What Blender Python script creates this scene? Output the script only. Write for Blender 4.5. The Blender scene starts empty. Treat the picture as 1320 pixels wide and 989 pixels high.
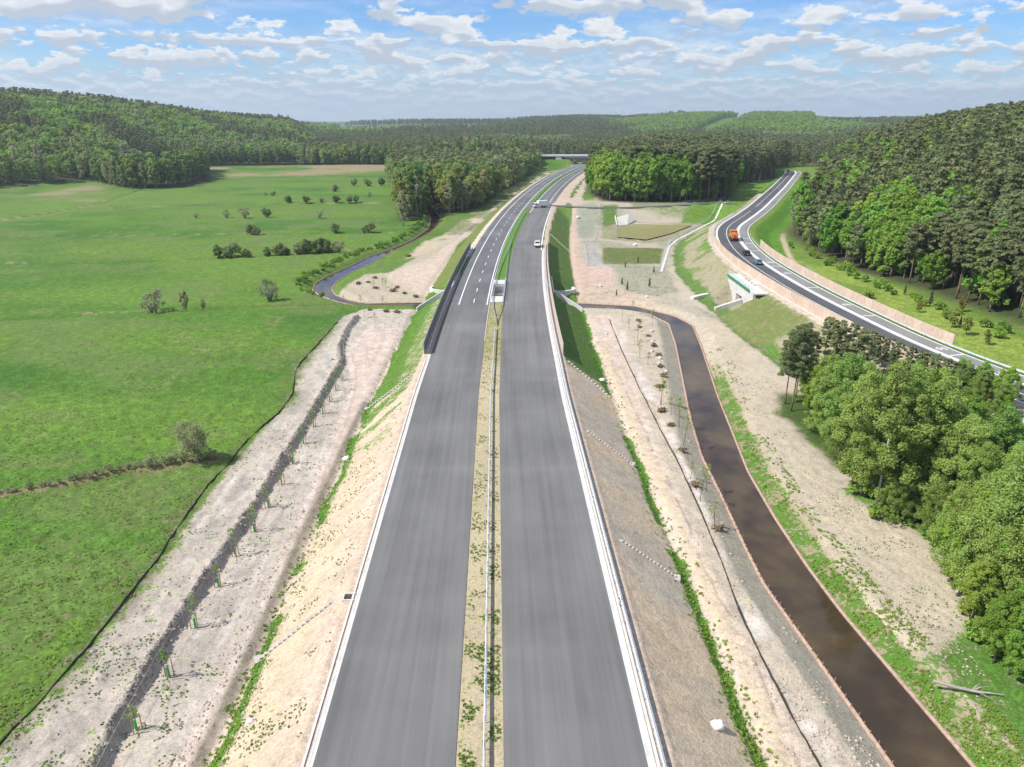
import bpy, bmesh, math, random
import numpy as np
from mathutils import Vector, Matrix

R = math.radians
SC = bpy.context.scene
COL = SC.collection
rng = np.random.default_rng(7)
random.seed(7)

# ------------------------------------------------------------------ camera
CAM_H = 43.0
PITCH = 20.52
YAW = 1.231
cd = bpy.data.cameras.new("camera")
cd.sensor_width = 36.0
cd.lens = 915.0 / 1320.0 * 36.0
cd.clip_start = 0.5
cd.clip_end = 30000
cam = bpy.data.objects.new("camera", cd)
cam.location = (0, 0, CAM_H)
cam.rotation_euler = (R(90 - PITCH), 0, R(-YAW))
COL.objects.link(cam)
SC.camera = cam

# ------------------------------------------------------------------ render, exposure
SC.render.engine = 'CYCLES'
SC.cycles.use_denoising = True
SC.cycles.max_bounces = 8
SC.cycles.diffuse_bounces = 4
SC.cycles.glossy_bounces = 2
SC.cycles.transmission_bounces = 3
SC.cycles.transparent_max_bounces = 4
SC.cycles.volume_bounces = 0
SC.view_settings.view_transform = 'Standard'
SC.view_settings.look = 'None'
SC.view_settings.exposure = 0.36
SC.view_settings.gamma = 1.0
SC.view_settings.use_curve_mapping = False

# ------------------------------------------------------------------ sun
SUN_EL, SUN_AZ_DX, SUN_AZ_DY = 50.0, -0.975, -0.22     # unit direction on the ground towards the sun
sd = bpy.data.lights.new("sun", 'SUN')
sd.energy = 4.7
sd.angle = R(0.5)
sd.color = (1.0, 0.955, 0.88)
sun = bpy.data.objects.new("sun", sd)
to_sun = Vector((SUN_AZ_DX, SUN_AZ_DY, 0)).normalized() * math.cos(R(SUN_EL)) + Vector((0, 0, math.sin(R(SUN_EL))))
sun.rotation_euler = to_sun.to_track_quat('Z', 'Y').to_euler()
sun.location = (-60, 0, 120)
COL.objects.link(sun)

# ------------------------------------------------------------------ world: sky with cumulus
world = bpy.data.worlds.new("World")
SC.world = world
world.use_nodes = True
world.cycles.sampling_method = 'MANUAL'
world.cycles.sample_map_resolution = 256
wn, wl = world.node_tree.nodes, world.node_tree.links
wn.clear()
def N(nt, typ, **kw):
    n = nt.new(typ)
    for k, v in kw.items():
        setattr(n, k, v)
    return n
sky = N(wn, 'ShaderNodeTexSky')
sky.sky_type = 'NISHITA'
sky.sun_disc = False
sky.sun_elevation = R(SUN_EL)
sky.sun_rotation = math.atan2(SUN_AZ_DX, SUN_AZ_DY)
sky.air_density = 1.0
sky.dust_density = 0.6
sky.ozone_density = 2.0
def mth(op, a=None, b=None, c=None, nt=None, lk=None, clamp=False):
    nt = nt or wn
    lk = lk or wl
    n = getattr(nt, 'nodes', nt).new('ShaderNodeMath')
    n.operation = op
    n.use_clamp = clamp
    for i, v in enumerate((a, b, c)):
        if v is None:
            continue
        if isinstance(v, (int, float)):
            n.inputs[i].default_value = v
        else:
            lk.new(v, n.inputs[i])
    return n.outputs[0]
tc = N(wn, 'ShaderNodeTexCoord')
sep = N(wn, 'ShaderNodeSeparateXYZ')
wl.new(tc.outputs['Generated'], sep.inputs[0])
dz = mth('MAXIMUM', sep.outputs[2], 0.0)
az_ = mth('ARCTAN2', sep.outputs[0], sep.outputs[1])
def cloud_noise(shift, sx, sz, seed, detail=6.0, rough=0.60, billow=True):
    cb = N(wn, 'ShaderNodeCombineXYZ')
    wl.new(mth('MULTIPLY_ADD', az_, sx, seed * 3.1), cb.inputs[0]); wl.new(mth('MULTIPLY_ADD', mth('ADD', dz, shift), sz, seed * 7.7), cb.inputs[1])
    v = cb.outputs[0]
    nz = N(wn, 'ShaderNodeTexNoise'); nz.noise_dimensions = '2D'
    nz.inputs['Scale'].default_value = 1.0
    nz.inputs['Detail'].default_value = detail
    nz.inputs['Roughness'].default_value = rough
    wl.new(v, nz.inputs['Vector'])
    if not billow:
        return nz.outputs[0]
    vo = N(wn, 'ShaderNodeTexVoronoi'); vo.voronoi_dimensions = '2D'; vo.feature = 'F1'
    vo.inputs['Scale'].default_value = 3.0
    wl.new(v, vo.inputs['Vector'])
    return mth('SUBTRACT', nz.outputs[0], mth('MULTIPLY', vo.outputs['Distance'], 0.10))
def sstep(x, a, b, nt=None, lk=None):
    nt = nt or wn
    lk = lk or wl
    m = getattr(nt, 'nodes', nt).new('ShaderNodeMapRange')
    m.interpolation_type = 'SMOOTHSTEP'
    m.inputs['From Min'].default_value = a
    m.inputs['From Max'].default_value = b
    lk.new(x, m.inputs['Value'])
    return m.outputs[0]
# three belts of cumulus: large ones overhead, ever smaller ones towards the horizon
dens = lit = thick = None
for sx, sz, sh_, seed, z0, z1, z2, z3, thr in ((10.5, 25.0, 0.0085, 3.3, 0.070, 0.110, 0.9, 1.0, 0.430), (19.0, 52.0, 0.0045, 9.1, 0.034, 0.055, 0.085, 0.115, 0.422), (30.0, 100.0, 0.0025, 14.6, 0.004, 0.020, 0.042, 0.060, 0.41)):
    win = mth('MULTIPLY', sstep(dz, z0, z1), sstep(dz, z3, z2))
    pen = mth('MULTIPLY', mth('SUBTRACT', 1.0, win), 0.30)
    a0 = mth('SUBTRACT', cloud_noise(0.0, sx, sz, seed), pen)
    gr_ = mth('SUBTRACT', cloud_noise(sh_, sx, sz, seed, 2.5, 0.55, False), cloud_noise(-sh_, sx, sz, seed, 2.5, 0.55, False))
    d_ = sstep(a0, thr - 0.01, thr + 0.065)
    l_ = sstep(gr_, 0.07, -0.07)
    t_ = sstep(a0, thr + 0.03, thr + 0.17)
    if dens is None: dens, lit, thick = d_, l_, t_
    else:
        w_ = sstep(mth('SUBTRACT', d_, dens), -0.02, 0.02)
        def mixf(p, q):
            return mth('ADD', mth('MULTIPLY', p, mth('SUBTRACT', 1.0, w_)), mth('MULTIPLY', q, w_))
        dens, lit, thick = mth('MAXIMUM', dens, d_), mixf(lit, l_), mixf(thick, t_)
cirr = cloud_noise(0.0, 2.2, 14.0, 21.0, 4, 0.6, False)
cir = mth('MULTIPLY', sstep(cirr, 0.38, 0.66), 0.6)
mix1 = N(wn, 'ShaderNodeMix', data_type='RGBA')
mix1.inputs['A'].default_value = (0.58, 0.66, 0.77, 1)     # underside
mix1.inputs['B'].default_value = (1.05, 1.06, 1.06, 1)     # lit top
sh = mth('MULTIPLY', lit, mth('SUBTRACT', 1.0, mth('MULTIPLY', thick, 0.45)))
wl.new(sh, mix1.inputs['Factor'])
hz = sstep(dz, 0.075, 0.0)
mix2 = N(wn, 'ShaderNodeMix', data_type='RGBA')
wl.new(mth('MULTIPLY', hz, 0.6), mix2.inputs['Factor'])
wl.new(mix1.outputs['Result'], mix2.inputs['A'])
mix2.inputs['B'].default_value = (0.60, 0.76, 0.93, 1)
bg_sky = N(wn, 'ShaderNodeBackground'); bg_sky.inputs['Strength'].default_value = 0.115
hsv = N(wn, 'ShaderNodeHueSaturation'); hsv.inputs['Saturation'].default_value = 1.25
hsv.inputs['Value'].default_value = 1.0
wl.new(sky.outputs[0], hsv.inputs['Color'])
tint = N(wn, 'ShaderNodeMix', data_type='RGBA', blend_type='MULTIPLY'); tint.inputs['Factor'].default_value = 1.0
tint.inputs['B'].default_value = (0.54, 0.78, 1.12, 1)
wl.new(hsv.outputs[0], tint.inputs['A'])
wl.new(tint.outputs['Result'], bg_sky.inputs['Color'])
bg_cl = N(wn, 'ShaderNodeBackground'); bg_cl.inputs['Strength'].default_value = 0.72
wl.new(mix2.outputs['Result'], bg_cl.inputs['Color'])
ms = N(wn, 'ShaderNodeMixShader')
fac = mth('MAXIMUM', dens, cir)
fac = mth('MAXIMUM', fac, mth('MULTIPLY', hz, 0.85))
fac = mth('MULTIPLY', fac, 0.97)
wl.new(fac, ms.inputs[0]); wl.new(bg_sky.outputs[0], ms.inputs[1]); wl.new(bg_cl.outputs[0], ms.inputs[2])
wo = N(wn, 'ShaderNodeOutputWorld')
wl.new(ms.outputs[0], wo.inputs['Surface'])

# ------------------------------------------------------------------ helpers: survey of the place
_cp, _sp = math.cos(R(PITCH)), math.sin(R(PITCH))
_cy, _sy = math.cos(R(YAW)), math.sin(R(YAW))
def at(px, py, z=0.0):
    """ground point at level z surveyed from the photograph"""
    r = (px - 660.0) / 915.0
    u = -(py - 494.5) / 915.0
    fx, fz = _cp + u * _sp, -_sp + u * _cp
    X, Y = _cy * r + _sy * fx, -_sy * r + _cy * fx
    t = (z - CAM_H) / fz
    return (X * t, Y * t)
def ats(pts, z=0.0):
    return np.array([at(x, y, z) for x, y in pts])
def smooth(x, a, b):
    t = np.clip((np.asarray(x, float) - a) / (b - a), 0, 1)
    return t * t * (3 - 2 * t)

# ---- value noise on arrays
_P = rng.random((256, 256))
def vnoise(x, y, s=1.0, o=0.0):
    x = np.asarray(x) / s + o + 97.3; y = np.asarray(y) / s + o * 1.7 + 51.9
    xi = np.floor(x).astype(int); yi = np.floor(y).astype(int)
    fx = x - xi; fy = y - yi
    fx = fx * fx * (3 - 2 * fx); fy = fy * fy * (3 - 2 * fy)
    a = _P[xi % 256, yi % 256]; b = _P[(xi + 1) % 256, yi % 256]
    c = _P[xi % 256, (yi + 1) % 256]; d = _P[(xi + 1) % 256, (yi + 1) % 256]
    return (a * (1 - fx) + b * fx) * (1 - fy) + (c * (1 - fx) + d * fx) * fy
def fbm(x, y, s, o=0.0, n=4):
    t = 0; a = 0.5; w = 0
    for i in range(n):
        t = t + a * vnoise(x, y, s / 2 ** i, o + i * 13.1); w += a; a *= 0.55
    return t / w

# ---- distances
def seg_dist(X, Y, P):
    """distance to a polyline, only where the point is near its box"""
    P = np.asarray(P); m = 25.0
    out = np.full(X.shape, 1e3)
    k = (X > P[:, 0].min() - m) & (X < P[:, 0].max() + m) & (Y > P[:, 1].min() - m) & (Y < P[:, 1].max() + m)
    if not k.any():
        return out
    x, y = X[k], Y[k]; d = np.full(x.shape, 1e6)
    for (ax, ay), (bx, by) in zip(P[:-1], P[1:]):
        vx, vy = bx - ax, by - ay; L = vx * vx + vy * vy + 1e-9
        t = np.clip(((x - ax) * vx + (y - ay) * vy) / L, 0, 1)
        d = np.minimum(d, (x - ax - t * vx) ** 2 + (y - ay - t * vy) ** 2)
    out[k] = np.sqrt(d)
    return out
def inside(X, Y, P):
    P = np.asarray(P); r = np.zeros(X.shape, bool)
    k = (X > P[:, 0].min()) & (X < P[:, 0].max()) & (Y > P[:, 1].min()) & (Y < P[:, 1].max())
    x, y = X[k], Y[k]; c = np.zeros(x.shape, bool)
    n = len(P)
    for i in range(n):
        x1, y1 = P[i]; x2, y2 = P[(i + 1) % n]
        if y1 == y2:
            continue
        c ^= ((y1 > y) != (y2 > y)) & (x < (x2 - x1) * (y - y1) / (y2 - y1) + x1)
    r[k] = c
    return r
def sdist(X, Y, P):
    """signed distance to a polygon, negative inside"""
    P = np.asarray(P)
    d = seg_dist(X, Y, np.vstack([P, P[:1]]))
    ins = inside(X, Y, P)
    return np.where(ins, -d, d)
def resample(P, step, smooth_n=0):
    P = np.asarray(P, float)
    L = np.r_[0, np.cumsum(np.hypot(*np.diff(P, axis=0).T))]
    n = max(2, int(L[-1] / step) + 1)
    t = np.linspace(0, L[-1], n)
    Q = np.c_[np.interp(t, L, P[:, 0]), np.interp(t, L, P[:, 1])]
    for _ in range(smooth_n):
        Q[1:-1] = (Q[:-2] + 2 * Q[1:-1] + Q[2:]) / 4
    return Q

# ------------------------------------------------------------------ survey lines
# centre of the expressway's median: x as a function of y
_C = np.array([(-1.5, 20), (-1.5, 37.5), (-1.55, 69), (-1.5, 100), (-1.3, 131), (-0.2, 170), (2.2, 215), (4.3, 250), (11.0, 331), (18.9, 391), (27.5, 448), (40.0, 514), (48.4, 560), (62.5, 628), (84.1, 706), (108, 776), (122, 815), (137, 850)])
_ef = np.polynomial.Polynomial.fit(_C[:, 1], _C[:, 0], 6)
def _monotab(fn, y0, y1):
    yy = np.arange(y0, y1, 2.0); xx = fn(yy)
    return yy, xx
_ey, _ex = _monotab(_ef, 20, 840)
_ex[_ey < 118] = -1.5 + (_ex[_ey < 118] + 1.5) * 0
k = np.ones(9) / 9
_ex = np.r_[_ex[:4], np.convolve(_ex, k, 'valid'), _ex[-4:]]
def xE(y): 
    return np.interp(y, _ey, _ex) + np.where(np.asarray(y) > 838, (np.asarray(y) - 838) * 0.42, 0)
def dE(y): return (xE(np.asarray(y) + 1.5) - xE(np.asarray(y) - 1.5)) / 3.0
def sE(X, Y): return (X - xE(Y)) / np.sqrt(1 + dE(Y) ** 2)
def ptE(y, s, z=0.0):
    d = float(dE(y)); q = math.sqrt(1 + d * d)
    return Vector((float(xE(y)) + s / q, y - s * d / q, z))
# inner (right) edge line of the old road on the right
_W = np.array([(101, 60), (94, 85), (85.9, 107.9), (83.2, 118), (80.9, 134), (79.9, 155), (79.3, 170), (79.4, 184), (79.8, 198), (80.4, 210), (81.4, 221), (82.9, 232), (85.2, 245), (89.1, 262), (94.3, 279), (100, 292.5), (111.2, 313), (128.7, 347), (155, 402), (183, 461), (214, 528), (240, 585), (252, 625), (250, 660), (232, 690)])
_wi = _W[:23]
_wy = np.arange(60, 624, 1.0)
_wx = np.interp(_wy, _wi[:, 1], _wi[:, 0])
for _ in range(3):
    _wx = np.r_[_wx[:6], np.convolve(_wx, np.ones(13) / 13, 'valid'), _wx[-6:]]
def xW(y):
    y = np.asarray(y)
    return np.interp(y, _wy, _wx) + np.where(y < 60, (60 - y) * 0.30, 0)
def dW(y): return (xW(np.asarray(y) + 1.5) - xW(np.asarray(y) - 1.5)) / 3.0
def sW(X, Y): return (X - xW(Y)) / np.sqrt(1 + dW(Y) ** 2)
def ptW(y, s, z=0.0):
    d = float(dW(y)); q = math.sqrt(1 + d * d)
    return Vector((float(xW(y)) + s / q, y - s * d / q, z))
ZR = 2.0           # level of the old road
ZG = -5.0          # valley floor
ZWAT = -6.3

river_r = ats([(1150, 989), (1060, 860), (985, 755), (960, 705), (930, 640), (905, 590), (890, 540), (880, 490), (871, 445), (862, 418), (835, 405), (800, 400), (735, 398),
               (735, 391), (820, 395.5), (870, 408), (893, 420), (905, 450), (925, 510), (945, 560), (965, 610), (1000, 670), (1040, 730), (1085, 790), (1170, 890), (1255, 989)], ZWAT)
river_r = np.vstack([[river_r[0] + (river_r[0] - river_r[1]) * 1.6], river_r, [river_r[-1] + (river_r[-1] - river_r[-2]) * 1.6]])
river_l = ats([(560, 398), (500, 396), (462.5, 396), (437, 390.5), (414, 382.5), (403, 375), (406, 366), (421, 356.5), (449, 344.5), (476, 331), (500, 323), (530, 310.5), (552, 295), (555.5, 284), (552, 274), (546, 266),
               (556, 264), (561, 271), (568, 281), (565, 290), (556, 299), (540, 308.5), (523, 317), (500, 328), (473, 343), (449, 354), (432, 366), (428, 374), (432, 380.5), (449, 387.5), (472, 392), (500, 391.5), (560, 390.5)], ZWAT)
# canal under the expressway joins the two
_a = river_l[0]; _b = river_l[-1]; _c = river_r[13]; _d = river_r[14]
canal = np.array([_a, _c, _d, _b])
pond = ats([(798, 293), (815, 288.5), (893, 290), (863, 301.6), (833, 309), (796, 305.5)], -4.8)
pond2 = ats([(778, 318), (855, 318), (850, 338), (778, 338)], -4.4)
berm = resample(ats([(112, 1010), (125, 985), (180, 880), (258, 757), (330, 650), (385, 560), (428, 488), (440, 468), (437, 450), (447, 425), (460, 410)], ZG), 1.0, 4)
silt_l = resample(ats([(-20, 980), (0, 958), (110, 838), (205, 715), (262, 632), (300, 590), (322, 562), (358, 532), (377, 508), (380, 478), (388, 466), (412, 440), (441, 408)], ZG), 1.0, 1)
silt_r = resample(ats([(1068, 1010), (1055, 985), (1010, 905), (990, 865), (955, 795), (930, 725), (905, 665), (880, 610), (850, 552), (825, 503), (800, 450), (785, 412)], ZG), 1.0, 1)
track_l = ats([(215, 1010), (228, 985), (300, 850), (352, 740), (395, 640), (430, 560), (452, 500), (448, 455), (470, 425), (520, 422), (510, 455), (483, 520), (447, 600), (412, 690), (367, 790), (327, 900), (293, 985), (280, 1010)], ZG)
track_r = ats([(965, 1010), (955, 985), (900, 860), (865, 765), (838, 685), (812, 590), (790, 505), (765, 440), (752, 408), (785, 405), (808, 450), (822, 500), (845, 570), (880, 650), (920, 740), (965, 830), (1005, 905), (1040, 985), (1052, 1010)], ZG)
track_far = ats([(498, 358), (505, 350), (545, 338), (580, 310), (610, 285), (660, 250), (700, 225), (712, 226), (672, 252), (622, 287), (590, 315), (575, 340), (562, 368), (552, 382), (520, 372)], ZG)
corridor_l = ats([(-60, 1010), (0, 962), (110, 842), (205, 720), (300, 596), (377, 512), (383, 478), (441, 408), (470, 398), (560, 398), (545, 440), (300, 1010)], ZG)
flat_far_l = ats([(425, 384), (445, 368), (470, 352), (500, 352), (530, 335), (562, 318), (570, 340), (560, 388), (500, 391)], ZG)
sand_far_l = ats([(520, 335), (545, 312), (575, 300), (600, 283), (620, 278), (600, 300), (560, 325)], ZG)
bare_r = ats([(895, 400), (940, 420), (1005, 500), (1012, 560), (1085, 640), (1135, 665), (1195, 700), (1235, 770), (1240, 800), (1160, 850), (1105, 765), (1040, 660), (975, 560), (945, 500), (915, 440)], ZG)
plant_r = ats([(735, 388), (735, 340), (700, 300), (715, 270), (860, 268), (960, 268), (860, 345), (880, 385), (1000, 440), (960, 450), (890, 400), (840, 390)], ZG + 0.5)
mead_ditch = [ats(p, -5.2) for p in ([(-60, 414), (0, 412), (100, 406), (200, 402), (330, 394), (440, 391)], [(-60, 341), (0, 340), (150, 338), (260, 333), (330, 330), (445, 324), (500, 318)],
              [(-60, 306), (330, 302), (500, 300)], [(-60, 296), (0, 284), (60, 275), (130, 262), (165, 250), (182, 244)], [(150, 268), (330, 262), (510, 262)])]
hedge_line = ats([(-60, 650), (0, 637), (60, 630), (150, 610), (215, 600), (255, 594), (290, 590)], -5.1)
side_road = resample(np.vstack([ats([(700, 264.5)], 0.0), ats([(760, 266.5), (860, 266), (930, 264.5)], 0.6), ats([(962, 265)], ZR)]), 3.0, 6)
under_y = 186.0     # where the creature passage goes beneath the old road

# ------------------------------------------------------------------ the lie of the land
TREE_FAR = 19.0
def el_height(px, py, r):
    """height that shows at pixel row py when standing r metres away in the direction of px"""
    x = (px - 660.0) / 915.0; u = -(py - 494.5) / 915.0
    fx, fz = _cp + u * _sp, -_sp + u * _cp
    return CAM_H + fz / np.hypot(x, fx) * r
def azi(px):
    return np.degrees(np.arctan2((px - 660.0) / 915.0, _cp)) + YAW
_lx = np.array([-900, -400, -100, 0, 60, 120, 200, 260, 300, 340, 380, 420, 440, 470])
_ly = np.array([104, 104, 107, 110, 114, 119, 126, 134, 140, 146, 149, 152, 154, 158])
_lr = np.array([1150, 1150, 1150, 1150, 1150, 1180, 1200, 1250, 1300, 1350, 1400, 1450, 1450, 1450])
_lf = np.array([560, 560, 600, 640, 650, 660, 700, 870, 880, 880, 880, 880, 880, 880])
_laz = azi(_lx); _lh = el_height(_lx, _ly, _lr) - TREE_FAR
_mx = np.array([-900, 300, 440, 500, 560, 640, 690, 740, 790, 820, 850, 900, 960, 998, 1003, 1030, 1100, 1200, 2200])
_my = np.array([152, 153, 154, 152, 151, 151, 148, 146, 147, 144, 141, 140, 140, 140, 146, 148, 148, 146, 146])
_maz = azi(_mx); MR = 2500.0; _mh = el_height(_mx, _my, MR) - 27.0
def height(X, Y, detail=True):
    X = np.asarray(X, float); Y = np.asarray(Y, float)
    r = np.hypot(X, Y); th = np.degrees(np.arctan2(X, Y))
    s = sE(X, Y); w = sW(X, Y)
    near = (Y > 10) & (Y < 900)
    # valley floor
    h = np.full(X.shape, ZG)
    h = np.where(s < 0, ZG - 0.15 + 1.5 * smooth(Y, 440, 700) * smooth(s, -90, -20), h)
    h = np.where(s > 0, ZG + (5.0) * smooth(Y, 352, 386), h)
    h = np.where((w > -4) & (Y < 900), h + (-0.6 - h) * smooth(w, -4, 4), h)
    # hill under the pine forest on the right
    xb = np.where(Y < 285, 112 + 0.10 * np.maximum(0, 160 - Y) * 0, 112 + (Y - 285) * 0.47)
    hr = 47 * (1 - np.exp(-np.maximum(X - xb, 0) / 115.0)) * smooth(X - xb, -8, 30) * (0.86 + 0.28 * fbm(X, Y, 160, 3.0, 2)) * smooth(Y, -250, 120)
    hr *= 1 - 0.80 * smooth(Y, 680, 1150)
    h = h + np.where(X > xb, hr, 0)
    # middle wood rises gently
    mw = smooth(s, 16, 60) * smooth(w, -14, -60) * smooth(Y, 400, 640)
    h = h + 5 * mw
    # left hill and the far country
    f_ = np.interp(th, _laz, _lf); c_ = np.interp(th, _laz, _lr); hc = np.interp(th, _laz, _lh)
    left = smooth(th, -13.0, -15.5)
    prof = np.clip((r - f_) / (c_ - f_), 0, 1.6)
    hl = (hc + 5) * np.where(prof < 1, 1 - (1 - prof) ** 1.7, 1 - 0.25 * (prof - 1)) * (0.93 + 0.14 * fbm(X, Y, 210, 9.0, 3) * np.clip(prof, 0, 1))
    h = h + left * np.maximum(hl, 0)
    mh = np.interp(th, _maz, _mh)
    pr = smooth(r, 1150, MR)
    hm = (mh - h) * pr * (0.95 + 0.1 * fbm(X, Y, 400, 4.0, 3))
    back = smooth(r, MR, MR + 900)
    h = np.where(r > 1150, np.maximum(h, h + hm - 18 * back), h)
    h = np.where(r > 5200, h + 0, h)
    if detail:
        lump = (fbm(X, Y, 1.3, 1.0, 2) - 0.5) * 0.46 + (fbm(X, Y, 14, 2.0, 3) - 0.5) * 0.5
        grass = smooth(s, -26, -34)
        rough = 0.22 * (fbm(X, Y, 0.9, 5.0, 2) - 0.5) + 0.25 * (fbm(X, Y, 6, 6.0, 3) - 0.5)
        h = h + np.where(r < 420, np.where(s < -24, lump * grass + rough * (1 - grass), rough), 0)
    # meadow ditches, dry hedge line
    m = (s < -15) & (r < 900)
    if m.any():
        for i, P in enumerate(mead_ditch):
            d = seg_dist(X, Y, P)
            h = h - np.where(d < 6, 0.9 * np.exp(-(d / (0.7 + r / 420)) ** 2), 0)
        d = seg_dist(X, Y, hedge_line)
        h = h + np.where(d < 4, 0.45 * np.exp(-(d / 0.9) ** 2) * (0.5 + fbm(X, Y, 1.2, 8.0, 2)), 0)
        d = seg_dist(X, Y, berm)
        h = h + np.where(d < 4, (0.7 + 0.9 * fbm(X, Y, 1.0, 7.0, 2)) * np.exp(-(d / 0.50) ** 2), 0)
    # wheel ruts of the two building tracks
    # expressway embankment with its ditches
    a = np.abs(s) - np.where(s < 0, 13.2, 13.9)
    crest = -0.04 - 0.26 * ((np.abs(s) > 2.1) & (np.abs(s) < 11.2))
    emb = np.where(a < 0, crest, -0.04 - a / 1.55)
    emb = emb + np.where((a > 0.5) & (r < 400) & detail, 0.12 * (fbm(X, Y, 1.8, 11.0, 2) - 0.5), 0)
    toe = np.where((a > 6.5) & (a < 11) & near & (Y < 330), 0.45 * np.exp(-((a - 8.6) / 0.8) ** 2), 0)
    h = h - toe
    h = np.where(near, np.where(a < 0, emb, np.maximum(h, emb)), h)
    # cutting beyond the valley
    cut = near & (a > 0) & (a < 25) & (Y > 395)
    h = np.where(cut, np.minimum(h, -0.05 + 0.33 * np.maximum(a - 4, 0)), h)
    # overpass ramps
    oy = 748 - 0.02 * X
    ramp = 6.2 - np.maximum(np.abs(Y - oy) - 5.5, 0) / 1.7
    ramp = np.where((np.abs(s) > 16) & (np.abs(s) < 160) & (np.abs(Y - oy) < 26), np.minimum(ramp, (np.abs(s) - 15) * 0.9), -99)
    h = np.maximum(h, ramp)
    # old road embankment
    al = -w - 10.6; ar = w - 6.2
    cw = ZR - 0.04 - 0.26 * ((w > -7.4) & (w < 3.0))
    er = np.where(al > 0, ZR - 0.04 - al / 1.6, np.where(ar > 0, ZR - 0.04 - ar / 2.2, cw))
    nr = (Y > 10) & (Y < 620) & (np.abs(w) < 60)
    h = np.where(nr, np.where((al < 0) & (ar < 0), er, np.maximum(h, er)), h)
    # passage beneath the old road
    along = Y - under_y
    ps = nr & (w < -13.9) & (w > -30) & (np.abs(along) < 13 + 0)
    h = np.where(ps, np.minimum(h, np.maximum(-4.7, -4.7 + (np.abs(along) - 5.0) * 0.8)), h)
    h = np.where(nr & (w >= -14.1) & (w < -6) & (np.abs(along) < 2.3), -4.7, h)
    # side road
    d = seg_dist(X, Y, side_road)
    t = np.clip((X - side_road[0, 0]) / (side_road[-1, 0] - side_road[0, 0]), 0, 1)
    zs = 0.0 + (ZR) * smooth(t, 0.35, 1.0) - 0.05
    k = (d < 16) & (s > 11) & (w < -6.5)
    sr = np.where(d < 3.2, zs - 0.12 * (d < 2.0), zs - (d - 3.2) / 1.8)
    h = np.where(k, np.where(d < 3.2, sr, np.maximum(h, sr)), h)
    # ponds
    d = sdist(X, Y, pond)
    h = np.where(d < 9, np.minimum(h, -5.2 + 0.45 * np.maximum(d, -1.5)), h)
    d = sdist(X, Y, pond2)
    h = np.where(d < 6, np.minimum(h, -4.9 + 0.4 * np.maximum(d, 0)), h)
    # river
    steep = np.abs(s) < 15.5
    for P, sl in ((river_r, 0.42), (river_l, 0.5)):
        d = sdist(X, Y, P)
        hb = np.where(d < 0, ZWAT - 0.08 - np.minimum(-d, 1.2) * 0.8, ZWAT - 0.08 + sl * d)
        h = np.where((d < 8) & ~steep, np.minimum(h, hb), h)
    d = sdist(X, Y, canal)
    h = np.where((d < 0.3) & (np.abs(s) < 24), np.minimum(h, ZWAT - 0.9), h)
    h = np.where((np.abs(s) < 1.75) & (Y > 178.5) & (Y < 193.0), ZWAT - 0.9, h)
    return h
def gz(x, y):
    return float(height(np.array([x]), np.array([y]))[0])
# ------------------------------------------------------------------ materials
MATS = {}
def pmat(name, col, rough=0.8, var=0.18, scale=1.0, bump=0.0, col2=None, metal=0.0, spec=0.3, detail=6, emit=None, coord='Object', streak=None):
    if name in MATS:
        return MATS[name]
    m = bpy.data.materials.new(name)
    m.use_nodes = True
    nt = m.node_tree; n = nt.nodes; l = nt.links
    b = n['Principled BSDF']
    b.inputs['Roughness'].default_value = rough
    b.inputs['Metallic'].default_value = metal
    b.inputs['Specular IOR Level'].default_value = spec
    t = n.new('ShaderNodeTexCoord')
    vec = t.outputs[coord]
    if streak:
        mp = n.new('ShaderNodeMapping'); mp.inputs['Scale'].default_value = streak
        l.new(vec, mp.inputs['Vector']); vec = mp.outputs[0]
    z = n.new('ShaderNodeTexNoise')
    z.inputs['Scale'].default_value = scale; z.inputs['Detail'].default_value = detail; z.inputs['Roughness'].default_value = 0.6
    l.new(vec, z.inputs['Vector'])
    mx = n.new('ShaderNodeMix'); mx.data_type = 'RGBA'
    c = Vector(col)
    c2 = Vector(col2) if col2 else None
    lo = c * (1 - var); hi = c * (1 + var)
    if c2:
        lo, hi = c, c2
    mx.inputs['A'].default_value = (*lo, 1); mx.inputs['B'].default_value = (*hi, 1)
    mr = n.new('ShaderNodeMapRange'); mr.inputs['From Min'].default_value = 0.32; mr.inputs['From Max'].default_value = 0.68
    l.new(z.outputs[0], mr.inputs['Value']); l.new(mr.outputs[0], mx.inputs['Factor'])
    l.new(mx.outputs['Result'], b.inputs['Base Color'])
    if bump:
        bp = n.new('ShaderNodeBump'); bp.inputs['Strength'].default_value = bump; bp.inputs['Distance'].default_value = 0.05
        l.new(z.outputs[0], bp.inputs['Height']); l.new(bp.outputs[0], b.inputs['Normal'])
    MATS[name] = m
    return m

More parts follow.
